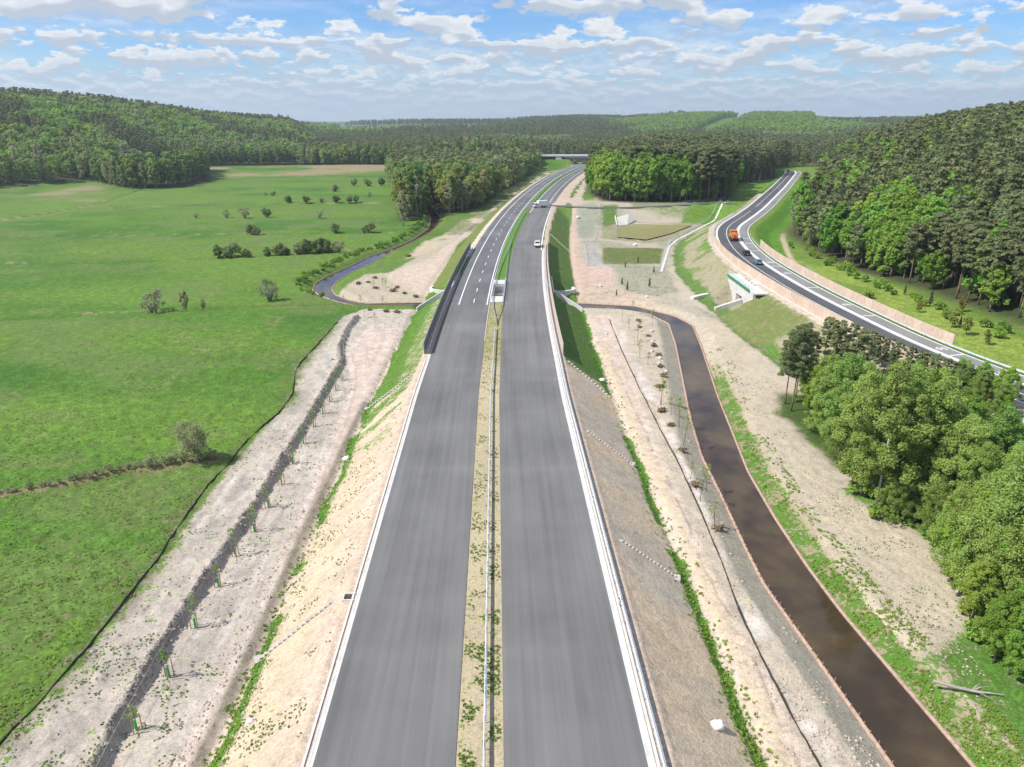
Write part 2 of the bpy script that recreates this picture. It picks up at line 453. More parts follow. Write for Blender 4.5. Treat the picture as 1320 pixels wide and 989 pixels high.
# ------------------------------------------------------------------ mesh helpers
class MB:
    def __init__(s):
        s.v = []; s.f = []
    def face(s, pts):
        i = len(s.v); s.v += [tuple(p) for p in pts]; s.f.append(tuple(range(i, i + len(pts)))); return s
    def box(s, c, size, rz=0.0, taper=1.0):
        x, y, z = (q / 2 for q in size); co, si = math.cos(rz), math.sin(rz); i = len(s.v)
        for sz in (-1, 1):
            k = taper if sz > 0 else 1.0
            for sx, sy in ((-1, -1), (1, -1), (1, 1), (-1, 1)):
                X, Y = sx * x * k, sy * y * k
                s.v.append((c[0] + X * co - Y * si, c[1] + X * si + Y * co, c[2] + sz * z))
        for q in ((0, 3, 2, 1), (4, 5, 6, 7), (0, 1, 5, 4), (1, 2, 6, 5), (2, 3, 7, 6), (3, 0, 4, 7)):
            s.f.append(tuple(i + a for a in q))
        return s
    def prism(s, poly, z0, z1):
        n = len(poly); i = len(s.v)
        for z in (z0, z1):
            for j, p in enumerate(poly):
                s.v.append((p[0], p[1], (z[j] if hasattr(z, '__len__') else z)))
        s.f.append(tuple(i + n - 1 - j for j in range(n))); s.f.append(tuple(i + n + j for j in range(n)))
        for j in range(n):
            k = (j + 1) % n
            s.f.append((i + j, i + k, i + n + k, i + n + j))
        return s
    def hull8(s, P):
        """box from eight corners: four bottom (ccw), four top"""
        i = len(s.v); s.v += [tuple(p) for p in P]
        for q in ((0, 3, 2, 1), (4, 5, 6, 7), (0, 1, 5, 4), (1, 2, 6, 5), (2, 3, 7, 6), (3, 0, 4, 7)):
            s.f.append(tuple(i + a for a in q))
        return s
    def tube(s, path, r, n=6, cap=True):
        path = [Vector(p) for p in path]; rs = r if hasattr(r, '__len__') else [r] * len(path); i = len(s.v)
        for a, p in enumerate(path):
            d = (path[min(a + 1, len(path) - 1)] - path[max(a - 1, 0)]).normalized()
            u = d.cross(Vector((0.13, 0.97, 0.2))); 
            if u.length < 1e-3: u = d.cross(Vector((1, 0, 0)))
            u.normalize(); w = d.cross(u)
            for j in range(n):
                t = 2 * math.pi * j / n
                s.v.append(tuple(p + (u * math.cos(t) + w * math.sin(t)) * rs[a]))
        for a in range(len(path) - 1):
            for j in range(n):
                k = (j + 1) % n
                s.f.append((i + a * n + j, i + a * n + k, i + (a + 1) * n + k, i + (a + 1) * n + j))
        if cap:
            s.f.append(tuple(i + n - 1 - j for j in range(n)))
            e = i + (len(path) - 1) * n
            s.f.append(tuple(e + j for j in range(n)))
        return s
    def sweep(s, path, prof, closed=True):
        """path: list of (centre Vector, lateral Vector); prof: [(s, dz)]"""
        i = len(s.v); n = len(prof)
        for c, q in path:
            for a, b in prof:
                s.v.append((c[0] + q[0] * a, c[1] + q[1] * a, c[2] + b))
        m = n if closed else n - 1
        for a in range(len(path) - 1):
            for j in range(m):
                k = (j + 1) % n
                s.f.append((i + a * n + j, i + a * n + k, i + (a + 1) * n + k, i + (a + 1) * n + j))
        if closed:
            s.f.append(tuple(i + j for j in range(n))); e = i + (len(path) - 1) * n
            s.f.append(tuple(e + n - 1 - j for j in range(n)))
        return s
    def cyl(s, c, r, h, axis='Z', n=12, r2=None):
        c = Vector(c); d = {'X': Vector((1, 0, 0)), 'Y': Vector((0, 1, 0)), 'Z': Vector((0, 0, 1))}[axis] if isinstance(axis, str) else Vector(axis)
        return s.tube([c - d * h / 2, c + d * h / 2], [r, r2 if r2 is not None else r], n)
    def blob(s, c, r, seed=0, n=6, m=4, rough=0.3):
        q = random.Random(seed); i = len(s.v)
        for a in range(m + 1):
            ph = math.pi * a / m
            for b in range(n):
                t = 2 * math.pi * b / n; k = 1 + rough * (q.random() - 0.5) * 2
                s.v.append((c[0] + r[0] * k * math.sin(ph) * math.cos(t), c[1] + r[1] * k * math.sin(ph) * math.sin(t), c[2] + r[2] * k * math.cos(ph)))
        for a in range(m):
            for b in range(n):
                k = (b + 1) % n
                s.f.append((i + a * n + b, i + (a + 1) * n + b, i + (a + 1) * n + k, i + a * n + k))
        return s
    def mesh(s, name, mat, smooth_=False):
        me = bpy.data.meshes.new(name)
        me.from_pydata(s.v, [], s.f)
        if mat is not None: me.materials.append(mat)
        me.validate()
        bm = bmesh.new(); bm.from_mesh(me); bmesh.ops.recalc_face_normals(bm, faces=bm.faces); bm.to_mesh(me); bm.free()
        if smooth_:
            me.polygons.foreach_set('use_smooth', [True] * len(me.polygons))
        return me
    def build(s, name, mat, parent=None, smooth_=False):
        return link(name, s.mesh(name, mat, smooth_), parent)
def link(name, me, parent=None, loc=None):
    o = bpy.data.objects.new(name, me); COL.objects.link(o)
    if parent is not None: o.parent = parent
    if loc is not None: o.location = loc
    return o
def tag(o, label=None, cat=None, group=None, kind=None):
    if label: o['label'] = label
    if cat: o['category'] = cat
    if group: o['group'] = group
    if kind: o['kind'] = kind
    return o
def thing(name, label, cat, loc=(0, 0, 0), rz=0.0, group=None):
    o = bpy.data.objects.new(name, None); COL.objects.link(o)
    o.location = loc; o.rotation_euler = (0, 0, rz); o.empty_display_size = 0.3
    return tag(o, label, cat, group)
def children(o):
    return CH.get(o.name, [])
def copy_tree(o, parent=None):
    c = o.copy(); COL.objects.link(c)
    if parent is not None: c.parent = parent
    for ch in list(o.children): copy_tree(ch, c)
    return c
def np_mesh(name, V, F, mats, mat_idx=None, smooth_=False):
    V = np.asarray(V, np.float32); F = np.asarray(F, np.int32); k = F.shape[1]
    me = bpy.data.meshes.new(name)
    me.vertices.add(len(V)); me.vertices.foreach_set('co', V.ravel())
    me.loops.add(F.size); me.loops.foreach_set('vertex_index', F.ravel())
    me.polygons.add(len(F)); me.polygons.foreach_set('loop_start', np.arange(0, F.size, k, dtype=np.int32))
    me.polygons.foreach_set('loop_total', np.full(len(F), k, np.int32))
    for m in mats: me.materials.append(m)
    if mat_idx is not None: me.polygons.foreach_set('material_index', np.asarray(mat_idx, np.int32))
    me.polygons.foreach_set('use_smooth', np.full(len(F), bool(smooth_)))
    me.update(calc_edges=True)
    return me

# ------------------------------------------------------------------ the ground sheet
def build_ground():
    th = np.radians(np.arange(-68, 68.01, 0.165))
    rr = [19.0]
    while rr[-1] < 11000:
        r = rr[-1]
        st = max(0.24, r * r / 36000.0)
        st = min(st, 12.0 if r < 1500 else (30.0 if r < 3200 else 200))
        rr.append(r + st)
    rr = np.array(rr)
    Rr, T = np.meshgrid(rr, th, indexing='ij')
    X = Rr * np.sin(T); Y = Rr * np.cos(T)
    X = X.ravel(); Y = Y.ravel()
    Z = height(X, Y)
    nr, nt = len(rr), len(th)
    idx = np.arange(nr * nt).reshape(nr, nt)
    F = np.stack([idx[:-1, :-1].ravel(), idx[:-1, 1:].ravel(), idx[1:, 1:].ravel(), idx[1:, :-1].ravel()], 1)[:, ::-1]
    # ---- what grows or lies where
    s = sE(X, Y); w = sW(X, Y); r = np.hypot(X, Y)
    n = len(X)
    bare = np.tile(np.array([0.36, 0.315, 0.25]), (n, 1)); green = np.tile(np.array([0.080, 0.165, 0.022]), (n, 1)); g = np.ones(n)
    def paint(wt, b=None, gr=None, gg=None):
        nonlocal bare, green, g
        wt = np.clip(wt, 0, 1)
        if b is not None: bare = bare * (1 - wt[:, None]) + np.array(b) * wt[:, None]
        if gr is not None: green = green * (1 - wt[:, None]) + np.array(gr) * wt[:, None]
        if gg is not None: g = g * (1 - wt) + gg * wt
    def soft(d, k=0.6): return smooth(-d, -k, k)
    def band(a, lo, hi, k=1.0): return smooth(a, lo - k, lo + k) * smooth(a, hi + k, hi - k)
    jit = (fbm(X, Y, 5, 31, 3) - 0.5) * 3.0
    jf = jit * np.clip(r / 250, .2, 1.6)
    # meadow: lusher and yellower fields
    f1 = fbm(X, Y * 1.6, 60, 21.0, 3); f2 = fbm(X, Y, 9, 22.0, 3)
    mw = smooth(s, -20, -26)
    paint(mw * smooth(f1, 0.40, 0.62) * 0.8, None, (0.110, 0.195, 0.030))
    paint(mw * smooth(f1, 0.52, 0.36) * 0.7, None, (0.050, 0.132, 0.020))
    bnd = fbm((Y + 0.10 * X) * 1.0, Y * 0.0 + 5.0, 46, 28.0, 2)
    paint(mw * smooth(bnd, 0.52, 0.60) * 0.45, None, (0.115, 0.190, 0.034)); paint(mw * smooth(bnd, 0.44, 0.36) * 0.5, None, (0.052, 0.138, 0.018))
    paint(mw * smooth(f2, 0.62, 0.8) * 0.6, None, (0.13, 0.17, 0.05), 0.80)
    paint(mw, (0.24, 0.23, 0.12), None, 0.86)
    paint(mw * smooth(fbm(X, Y * 1.3, 22, 27.0, 3), 0.52, 0.68) * 0.8, (0.24, 0.22, 0.11), (0.105, 0.165, 0.04), 0.74)
    # far drier ground
    far = sdist(X, Y, ats([(-60, 231), (0, 231), (130, 236), (165, 250), (120, 262), (0, 252), (-60, 256)], -5))
    paint(soft(far + jit * 6, 14) * smooth(fbm(X, Y, 40, 41, 3), 0.35, 0.6), (0.28, 0.23, 0.15), (0.15, 0.17, 0.06), 0.45)
    far = sdist(X, Y, ats([(262, 213), (515, 212), (515, 219), (400, 226), (262, 228)], -5))
    paint(soft(far + jit * 8, 20) * smooth(fbm(X, Y, 50, 43, 3), 0.3, 0.55), (0.27, 0.21, 0.13), (0.16, 0.17, 0.06), 0.35)
    for P in mead_ditch:
        d = seg_dist(X, Y, P)
        wd = 0.8 + r / 420
        paint(np.exp(-(d / (wd * 0.55)) ** 2) * 0.9, (0.12, 0.10, 0.05), (0.05, 0.09, 0.018), 0.62)
        paint(np.exp(-((d - wd * 1.4) / (wd * 0.6)) ** 2) * 0.6 * smooth(fbm(X, Y, 12, 44, 2), 0.45, 0.6), (0.36, 0.31, 0.20), None, 0.3)
    d = seg_dist(X, Y, hedge_line)
    paint(np.exp(-(d / 1.3) ** 2), (0.25, 0.19, 0.11), (0.10, 0.11, 0.04), 0.38)
    # valley floor right of the road
    rs = smooth(s, 12, 16) * smooth(w, -4, -8) * (Y < 420)
    paint(rs, (0.43, 0.37, 0.29), (0.09, 0.15, 0.03), 0.18)
    paint(smooth(w, -4, 0) * (r < 1200), (0.38, 0.32, 0.2), (0.13, 0.20, 0.035), 0.86)
    # working strip on the left
    k = sdist(X, Y, corridor_l)
    cor = soft(k + jit * 0.3, 0.5)
    paint(cor, (0.46, 0.40, 0.34), (0.10, 0.17, 0.03), 0.22)
    dbm = seg_dist(X, Y, berm) + (fbm(X, Y, 8, 73, 2) - .5) * .9
    paint(cor * (sdist(X, Y, track_l) > 1) * smooth(np.sin(dbm * 3.3), .55, .95) * smooth(fbm(X, Y, 7, 74, 2), .36, .55) * .7, (0.33, 0.295, 0.26))
    paint(cor * smooth(np.sin(dbm * 2.3 + 2), .7, .98) * smooth(fbm(X, Y, 9, 75, 2), .42, .6) * .6, (0.57, 0.53, 0.48))
    paint(cor * smooth(fbm(X, Y, 3.0, 51, 3), 0.5, 0.68) * 0.5, (0.40, 0.35, 0.30))
    dS = seg_dist(X, Y, silt_l)
    paint(np.exp(-(dS / 1.8) ** 2) * (0.4 + 0.6 * smooth(fbm(X, Y, 4, 52, 2), 0.4, 0.6)), (0.27, 0.23, 0.17), (0.075, 0.13, 0.022), 0.62)
    d = seg_dist(X, Y, berm)
    paint(np.exp(-(d / 0.7) ** 2), (0.25, 0.23, 0.205), None, 0.04)
    paint(cor * np.exp(-((d - 3.4) / 1.6) ** 2) * smooth(fbm(X, Y, 3.2, 58, 3), 0.46, 0.62) * 0.75, (0.32, 0.285, 0.25))
    paint(soft(sdist(X, Y, flat_far_l) + jit * 0.4, 0.9), (0.42, 0.36, 0.28), (0.09, 0.16, 0.03), 0.28)
    paint(soft(sdist(X, Y, sand_far_l) + jit * 0.7, 1.5), (0.46, 0.38, 0.28), None, 0.28)
    k = sdist(X, Y, track_l)
    tr = soft(k + jit * 0.25, 0.4)
    paint(tr, (0.53, 0.425, 0.355), None, 0.0)
    paint(tr * smooth(fbm(X, Y, 2.2, 53, 2), 0.45, 0.7) * 0.5, (0.42, 0.345, 0.29))
    kk = np.where(k < 0, k, 0) + (fbm(X, Y, 9, 57, 2) - 0.5) * 0.8
    paint(tr * smooth(np.sin(kk * 4.2), 0.45, 0.95) * (0.25 + 0.6 * fbm(X, Y, 5, 68, 2)), (0.35, 0.29, 0.25))
    paint(tr * smooth(np.sin(kk * 2.1 + 1.0), 0.6, 1.0) * 0.5, (0.57, 0.50, 0.45))
    paint(np.exp(-((k + 0.5) / 0.35) ** 2) * smooth(fbm(X, Y, 4, 54, 2), 0.4, 0.6) * 0.6, (0.58, 0.53, 0.48))
    k = sdist(X, Y, track_far)
    paint(soft(k + jit * 0.3, 0.8), (0.48, 0.39, 0.31), (0.10, 0.16, 0.03), 0.05)
    # right: tracks, bank, plantings
    aR0 = s - 13.8
    k = sdist(X, Y, plant_r)
    paint(soft(k + jit * 0.4, 1.0), (0.40, 0.35, 0.275), (0.10, 0.14, 0.045), 0.24)
    paint(soft(k + jit * 0.4, 1.0) * smooth(fbm(X, Y, 16, 59, 3), 0.42, 0.6), (0.34, 0.315, 0.25), (0.12, 0.145, 0.06), 0.40)
    for poly, b_, g_ in (([(728, 268), (750, 268), (748, 330), (792, 345), (796, 366), (735, 374), (724, 340)], (0.47, 0.355, 0.29), 0.03), ([(755, 312), (772, 312), (776, 342), (757, 342)], (0.33, 0.315, 0.285), 0.05),
                         ([(742, 276), (772, 274), (765, 306), (744, 306)], (0.31, 0.295, 0.25), 0.38), ([(776, 276), (794, 276), (793, 306), (778, 304)], (0.3, 0.26, 0.18), 0.86), ([(812, 272), (895, 272), (925, 276), (900, 284), (818, 281)], (0.31, 0.28, 0.20), 0.5),
                         ([(720, 366), (790, 368), (850, 384), (830, 392), (740, 388)], (0.45, 0.36, 0.28), 0.08)):
        paint(soft(sdist(X, Y, ats(poly, ZG + 0.3)) + jit * 0.8, 1.2), b_, (0.095, 0.165, 0.035), g_)
    k = sdist(X, Y, track_r)
    tr = soft(k + jit * 0.2, 0.5)
    paint(tr, (0.53, 0.43, 0.35), None, 0.0)
    paint(tr * smooth(fbm(X, Y, 3.5, 55, 3), 0.5, 0.7) * 0.6, (0.45, 0.41, 0.38))
    kk = np.where(k < 0, k, 0) + (fbm(X, Y, 11, 60, 2) - 0.5) * 1.0
    paint(tr * smooth(np.sin(kk * 3.4), 0.5, 0.95) * (0.15 + 0.6 * fbm(X, Y, 6, 69, 2)), (0.42, 0.35, 0.30))
    paint(np.exp(-((aR0 - 11.4 - (fbm(Y, Y * 0, 6, 70, 2) - .5) * 1.2) / 0.16) ** 2) * (Y < 150) * smooth(fbm(X, Y, 2.2, 72, 2), 0.38, 0.5) * 0.9, (0.24, 0.19, 0.14))
    dR = seg_dist(X, Y, silt_r)
    sgn = inside(X, Y, np.vstack([silt_r, [(200, silt_r[-1][1]), (200, 30)]]))
    paint(np.where(sgn, np.exp(-((dR - 1.2) / 1.3) ** 2), 0) * smooth(fbm(X, Y, 4.5, 56, 3), 0.36, 0.6), (0.575, 0.515, 0.46), None, 0.03)
    dv = sdist(X, Y, river_r)
    onleft = sgn & (dv > 0) & (dv < 9) & (s < 60)
    leftbank = smooth(-(X - np.interp(Y, river_r[1:14, 1], river_r[1:14, 0])), -0.2, 0.2) * ((Y > 30) & (Y < 190))
    paint(leftbank * smooth(dv, 4.2, 2.6) * (dv > -1), (0.33, 0.30, 0.24), (0.09, 0.15, 0.03), 0.2)
    rightb = (1 - leftbank) * (Y < 185) * smooth(s, 16, 18)
    paint(rightb * smooth(dv, 4.4, 1.8) * smooth(Y, 150, 125), (0.36, 0.29, 0.19), (0.075, 0.16, 0.022), 0.63)
    k = sdist(X, Y, bare_r)
    paint((dv > 2.5) * (1 - leftbank) * soft(k + jit * 1.0, 1.8), (0.45, 0.385, 0.29), (0.09, 0.17, 0.03), 0.20)
    paint(rightb * (Y < 86) * smooth(dv, 2, 5) * smooth(k, -0.5, 2.5), (0.40, 0.34, 0.22), (0.085, 0.18, 0.028), 0.78)
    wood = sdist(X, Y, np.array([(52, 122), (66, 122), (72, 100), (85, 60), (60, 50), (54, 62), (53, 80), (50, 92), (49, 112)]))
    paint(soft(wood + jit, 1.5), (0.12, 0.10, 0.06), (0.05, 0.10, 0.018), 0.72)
    # expressway slopes
    aL = -s - 13.0; aR = s - 13.8; nearE = (Y > 15) & (Y < 830)
    onL = band(aL + .2 * jf, -1.4, 8.4, .5) * nearE; onR = band(aR + .25 * jf, -1.4, 8.4, .5) * nearE * smooth(Y + jf, 396, 389)
    paint(onL * 1.0, (0.50, 0.405, 0.29), (0.10, 0.18, 0.03), 0.17)
    paint(onL * smooth(aL, 4.8, 1.0) * 1.0, (0.49, 0.39, 0.30), None, 0.05)
    streakL = fbm(s * 0.35 + Y * 0.3, Y - s * 0.8, 3.2, 61, 3)
    paint(onL * smooth(Y, 82, 112) * smooth(streakL, 0.35, 0.55) * smooth(aL, 0.6, 1.6), None, (0.08, 0.17, 0.025), 0.62)
    paint(onL * smooth(Y, 112, 128) * smooth(aL, 0.2, 0.8), (0.45, 0.38, 0.27), (0.085, 0.165, 0.025), 0.60)
    paint(onL * smooth(Y, 112, 128) * smooth(aL, 3.5, 5.5), None, None, 0.86)
    paint(onL * smooth(Y, 196, 215), (0.28, 0.24, 0.14), (0.12, 0.16, 0.035), 0.74)
    paint(onR * 1.0, (0.58, 0.455, 0.32), (0.10, 0.14, 0.035), 0.13)
    paint(onR * smooth(fbm(X, Y, 12, 62, 3), 0.45, 0.65) * 0.7, (0.45, 0.41, 0.34))
    paint(onR * smooth(aR, 0.9, 0.3), (0.46, 0.37, 0.29), None, 0.04)
    paint(onR * smooth(Y, 122, 129) * smooth(aR, 0.1, 0.5), (0.42, 0.35, 0.25), (0.078, 0.150, 0.026), 0.80)
    paint(onR * smooth(Y, 208, 222) * smooth(aR, 0.2, 1.0), (0.38, 0.32, 0.23), (0.09, 0.165, 0.028), 0.76)
    # ditch grass at the toe
    for a, y0 in ((aL, 15), (aR, 15)):
        wv = (fbm(Y, Y * 0.3 + (0 if a is aL else 50), 7, 63, 3) - 0.5)
        dd = (a - 8.3 - wv * 1.6) / (0.72 + 0.7 * wv)
        gr = np.exp(-dd ** 2) * (Y < 190) * nearE
        gap = smooth(fbm(Y, Y * 0 + 3, 11, 64 if a is aL else 71, 2), 0.26, 0.36)
        paint(gr * gap * 1.1, None, (0.070, 0.165, 0.018), 0.92)
    ds = np.exp(-((aL - 9.75) / 0.5) ** 2) * (Y < 120) * nearE
    paint(ds * 0.8, (0.22, 0.19, 0.14), (0.08, 0.10, 0.03), 0.35)
    paint(np.exp(-((aR - 10.4) / 0.9) ** 2) * (Y < 150) * nearE * 0.9, (0.54, 0.44, 0.31), None, 0.16)
    # median
    md = (np.abs(s) < 2.0) & nearE
    paint(md * 1.0, (0.43, 0.36, 0.24), (0.12, 0.16, 0.035), 0.30)
    paint(md * smooth(Y, 120, 135), (0.36, 0.30, 0.17), (0.13, 0.17, 0.04), 0.45)
    paint(md * smooth(Y, 196, 204), None, (0.085, 0.19, 0.025), 0.78)
    # verges beyond the valley
    vg = (aL > -1.3) & (aL < 1.0) & (Y > 236) & nearE
    paint(vg * 1.0, (0.52, 0.46, 0.38), None, 0.02)
    vr = band(aR + .3 * jf, -2.2, 4.5, .6) * smooth(Y + jf, 380, 388) * nearE
    paint(vr * 1.0, (0.46, 0.37, 0.30), None, 0.06)
    paint(band(aR + jf, 6.5, 12) * smooth(Y + jf, 380, 390) * nearE, (0.45, 0.36, 0.31), None, 0.04)
    paint(band(aR + jf, 13, 22) * smooth(Y + 2 * jf, 400, 412) * nearE * smooth(jit, -2, 0), None, (0.11, 0.20, 0.03), 0.85)
    paint(band(aR + jf, 20, 34) * smooth(Y + jf, 380, 390) * smooth(Y, 475, 465) * nearE, (0.40, 0.34, 0.26), None, 0.2)
    paint(((aL > 8) & (aL < 20) & (Y > 300) & nearE) * smooth(fbm(X, Y, 14, 65, 2), 0.45, 0.55), (0.36, 0.30, 0.22), (0.10, 0.15, 0.03), 0.55)
    # old road banks
    bl = (-w - 10.6); br = w - 6.2; nW = (Y > 40) & (Y < 610)
    paint(band(bl, -2, 12) * nW * smooth(Y, 405, 395) * smooth(Y, 95, 130), (0.33, 0.28, 0.20), (0.10, 0.15, 0.035), 0.40)
    paint((band(bl + jf, .5, 12) * smooth(Y, 215, 235) * smooth(Y, 325, 312)) * smooth(fbm(X, Y, 10, 66, 3), 0.42, 0.6), None, (0.09, 0.19, 0.025), 0.75)
    paint(band(bl + jf, 9, 12.5, .8) * nW * smooth(Y, 325, 310), None, (0.08, 0.155, 0.028), 0.74)
    paint(band(bl + jf, 1, 12) * smooth(Y + jf, 147, 152) * smooth(Y + jf, 178, 174), (0.27, 0.23, 0.13), (0.11, 0.15, 0.04), 0.62)
    paint(((bl > -2.5) & (bl < 0.6) & nW & (Y < 330)) * 1.0, (0.43, 0.37, 0.30), None, 0.06)
    paint(band(br + .5 * jf, 0.2, 9) * smooth(Y, 218, 232) * smooth(Y, 435, 420), None, (0.09, 0.205, 0.022), 0.97)
    paint(((br > 1.5) & (br < 24) & (Y > 95) & (Y < 235)) * smooth(fbm(X, Y, 18, 67, 3), 0.25, 0.45), None, (0.20, 0.265, 0.050), 0.95)
    tr = seg_dist(X, Y, np.array([ptW(y, 8.6 + (4.5 * smooth(y, 150, 240)) + 3.5 * smooth(y, 215, 270)).xy[:] for y in range(60, 300, 6)]))
    paint(np.exp(-(tr / 1.0) ** 2), (0.42, 0.34, 0.24), None, 0.06)
    paint(band(bl + jf, 1, 26, 1.5) * smooth(Y + 2 * jf, 325, 340) * smooth(Y, 565, 550), None, (0.11, 0.20, 0.03), 0.9)
    # pond basins
    d = sdist(X, Y, pond); paint(smooth(d, 8, 6.5) * (d > -2), (0.33, 0.29, 0.21), (0.11, 0.14, 0.04), 0.45)
    d2 = sdist(X, Y, pond2); paint(smooth(d2, 1.0, -0.5), (0.30, 0.25, 0.15), (0.10, 0.135, 0.035), 0.7)
    # under the trees
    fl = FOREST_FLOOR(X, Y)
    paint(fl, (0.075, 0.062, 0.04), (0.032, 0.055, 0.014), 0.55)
    paint((r > 1500) * smooth(fbm(X, Y, 500, 71, 3), 0.52, 0.6) * smooth(fl, 0.5, 0.0), None, (0.12, 0.19, 0.05), 1.0)
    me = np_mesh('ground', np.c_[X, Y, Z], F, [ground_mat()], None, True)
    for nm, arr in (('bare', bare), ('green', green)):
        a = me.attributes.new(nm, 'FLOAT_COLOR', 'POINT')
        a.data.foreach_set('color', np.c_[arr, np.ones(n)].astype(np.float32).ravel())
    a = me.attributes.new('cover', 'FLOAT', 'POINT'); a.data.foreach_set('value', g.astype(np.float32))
    o = link('ground', me); tag(o, kind='structure')
    return o

def ground_mat():
    m = bpy.data.materials.new('earth_and_grass'); m.use_nodes = True
    nt = m.node_tree; n = nt.nodes; l = nt.links; b = n['Principled BSDF']
    b.inputs['Roughness'].default_value = 0.95; b.inputs['Specular IOR Level'].default_value = 0.12
    ge = n.new('ShaderNodeNewGeometry')
    def noise(sc, det, rough=0.6, off=0.0):
        z = n.new('ShaderNodeTexNoise'); z.inputs['Scale'].default_value = sc; z.inputs['Detail'].default_value = det; z.inputs['Roughness'].default_value = rough
        if off:
            v = n.new('ShaderNodeVectorMath'); v.operation = 'ADD'; v.inputs[1].default_value = (off, off * 2, 0); l.new(ge.outputs['Position'], v.inputs[0]); l.new(v.outputs[0], z.inputs['Vector'])
        else:
            l.new(ge.outputs['Position'], z.inputs['Vector'])
        return z.outputs[0]
    def attr(nm):
        a = n.new('ShaderNodeAttribute'); a.attribute_name = nm; return a
    nh = noise(9.0, 4, 0.7, 5.0); nf = noise(2.6, 6, 0.7); nm_ = noise(0.55, 5, 0.65, 11.0); nl = noise(0.09, 4, 0.6, 40.0)
    cov = attr('cover').outputs['Fac']
    # ragged edges: tufts where the cover is partial
    nn = mth('MULTIPLY_ADD', nf, 0.55, mth('MULTIPLY', nm_, 0.45, nt=nt, lk=l), nt=nt, lk=l)     # about 0.5 +- 0.15
    x = mth('SUBTRACT', mth('MULTIPLY_ADD', mth('SUBTRACT', nn, 0.5, nt=nt, lk=l), 3.4, cov, nt=nt, lk=l), 0.5, nt=nt, lk=l)
    fac = sstep(x, -0.10, 0.14, nt, l)
    def vary(col, amt, src, amt2, src2):
        k = mth('ADD', 1.0, mth('ADD', mth('MULTIPLY', mth('SUBTRACT', src, 0.5, nt=nt, lk=l), amt, nt=nt, lk=l), mth('MULTIPLY', mth('SUBTRACT', src2, 0.5, nt=nt, lk=l), amt2, nt=nt, lk=l), nt=nt, lk=l), nt=nt, lk=l)
        mv = n.new('ShaderNodeVectorMath'); mv.operation = 'SCALE'; l.new(col, mv.inputs[0]); l.new(k, mv.inputs['Scale'])
        return mv.outputs[0]
    gcol = vary(attr('green').outputs['Color'], 3.0, nf, 1.5, nm_)
    bcol = vary(vary(attr('bare').outputs['Color'], 1.25, nf, 0.9, nm_), 1.3, nh, 0.0, nh)
    mx = n.new('ShaderNodeMix'); mx.data_type = 'RGBA'
    l.new(fac, mx.inputs['Factor']); l.new(bcol, mx.inputs['A']); l.new(gcol, mx.inputs['B'])
    kk = vary(mx.outputs['Result'], 0.35, nl, 0.0, nl)
    l.new(kk, b.inputs['Base Color'])
    bp = n.new('ShaderNodeBump'); bp.inputs['Strength'].default_value = 0.8; bp.inputs['Distance'].default_value = 0.30
    l.new(nn, bp.inputs['Height']); l.new(bp.outputs[0], b.inputs['Normal'])
    return m

# ---- where woods stand (world outlines, metres)
W_RIGHT = np.array([(116, 150), (114, 186), (109, 214), (110, 245), (115, 285), (130, 315), (150, 350), (178, 405), (205, 460), (228, 510), (262, 590), (330, 640), (900, 900), (900, 40), (160, 40), (122, 100)])
W_MID = np.array([(58, 402), (70, 394), (110, 393), (128, 400), (150, 455), (165, 500), (190, 525), (215, 560), (228, 600), (240, 650), (280, 700), (300, 800), (210, 800), (136, 742), (112, 700), (86, 630), (72, 560), (62, 500), (56, 440)])
W_LEFT = np.array([(-47, 352), (-40, 376), (-34, 398), (-24, 384), (-14, 400), (-5, 437), (2, 490), (14, 545), (26, 610), (38, 690), (42, 735), (20, 800), (-110, 815), (-95, 640), (-70, 520), (-58, 430)])
W_CLUMP = np.array([(-700, 640), (-443, 650), (-320, 600), (-262, 542), (-230, 548), (-225, 590), (-245, 640), (-300, 760), (-340, 800), (-700, 800)])
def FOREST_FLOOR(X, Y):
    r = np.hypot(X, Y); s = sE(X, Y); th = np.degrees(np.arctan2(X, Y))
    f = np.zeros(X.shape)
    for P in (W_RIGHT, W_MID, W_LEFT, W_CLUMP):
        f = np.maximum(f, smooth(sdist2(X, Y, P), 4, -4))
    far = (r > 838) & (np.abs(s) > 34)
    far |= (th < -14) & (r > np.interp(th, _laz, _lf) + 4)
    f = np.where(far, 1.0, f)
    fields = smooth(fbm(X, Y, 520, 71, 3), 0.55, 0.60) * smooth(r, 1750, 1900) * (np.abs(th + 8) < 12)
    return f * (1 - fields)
def sdist2(X, Y, P):
    P = np.asarray(P); ins = inside(X, Y, P)
    d = seg_dist(X, Y, np.vstack([P, P[:1]]))
    return np.where(ins, -d, d)
ground = build_ground()

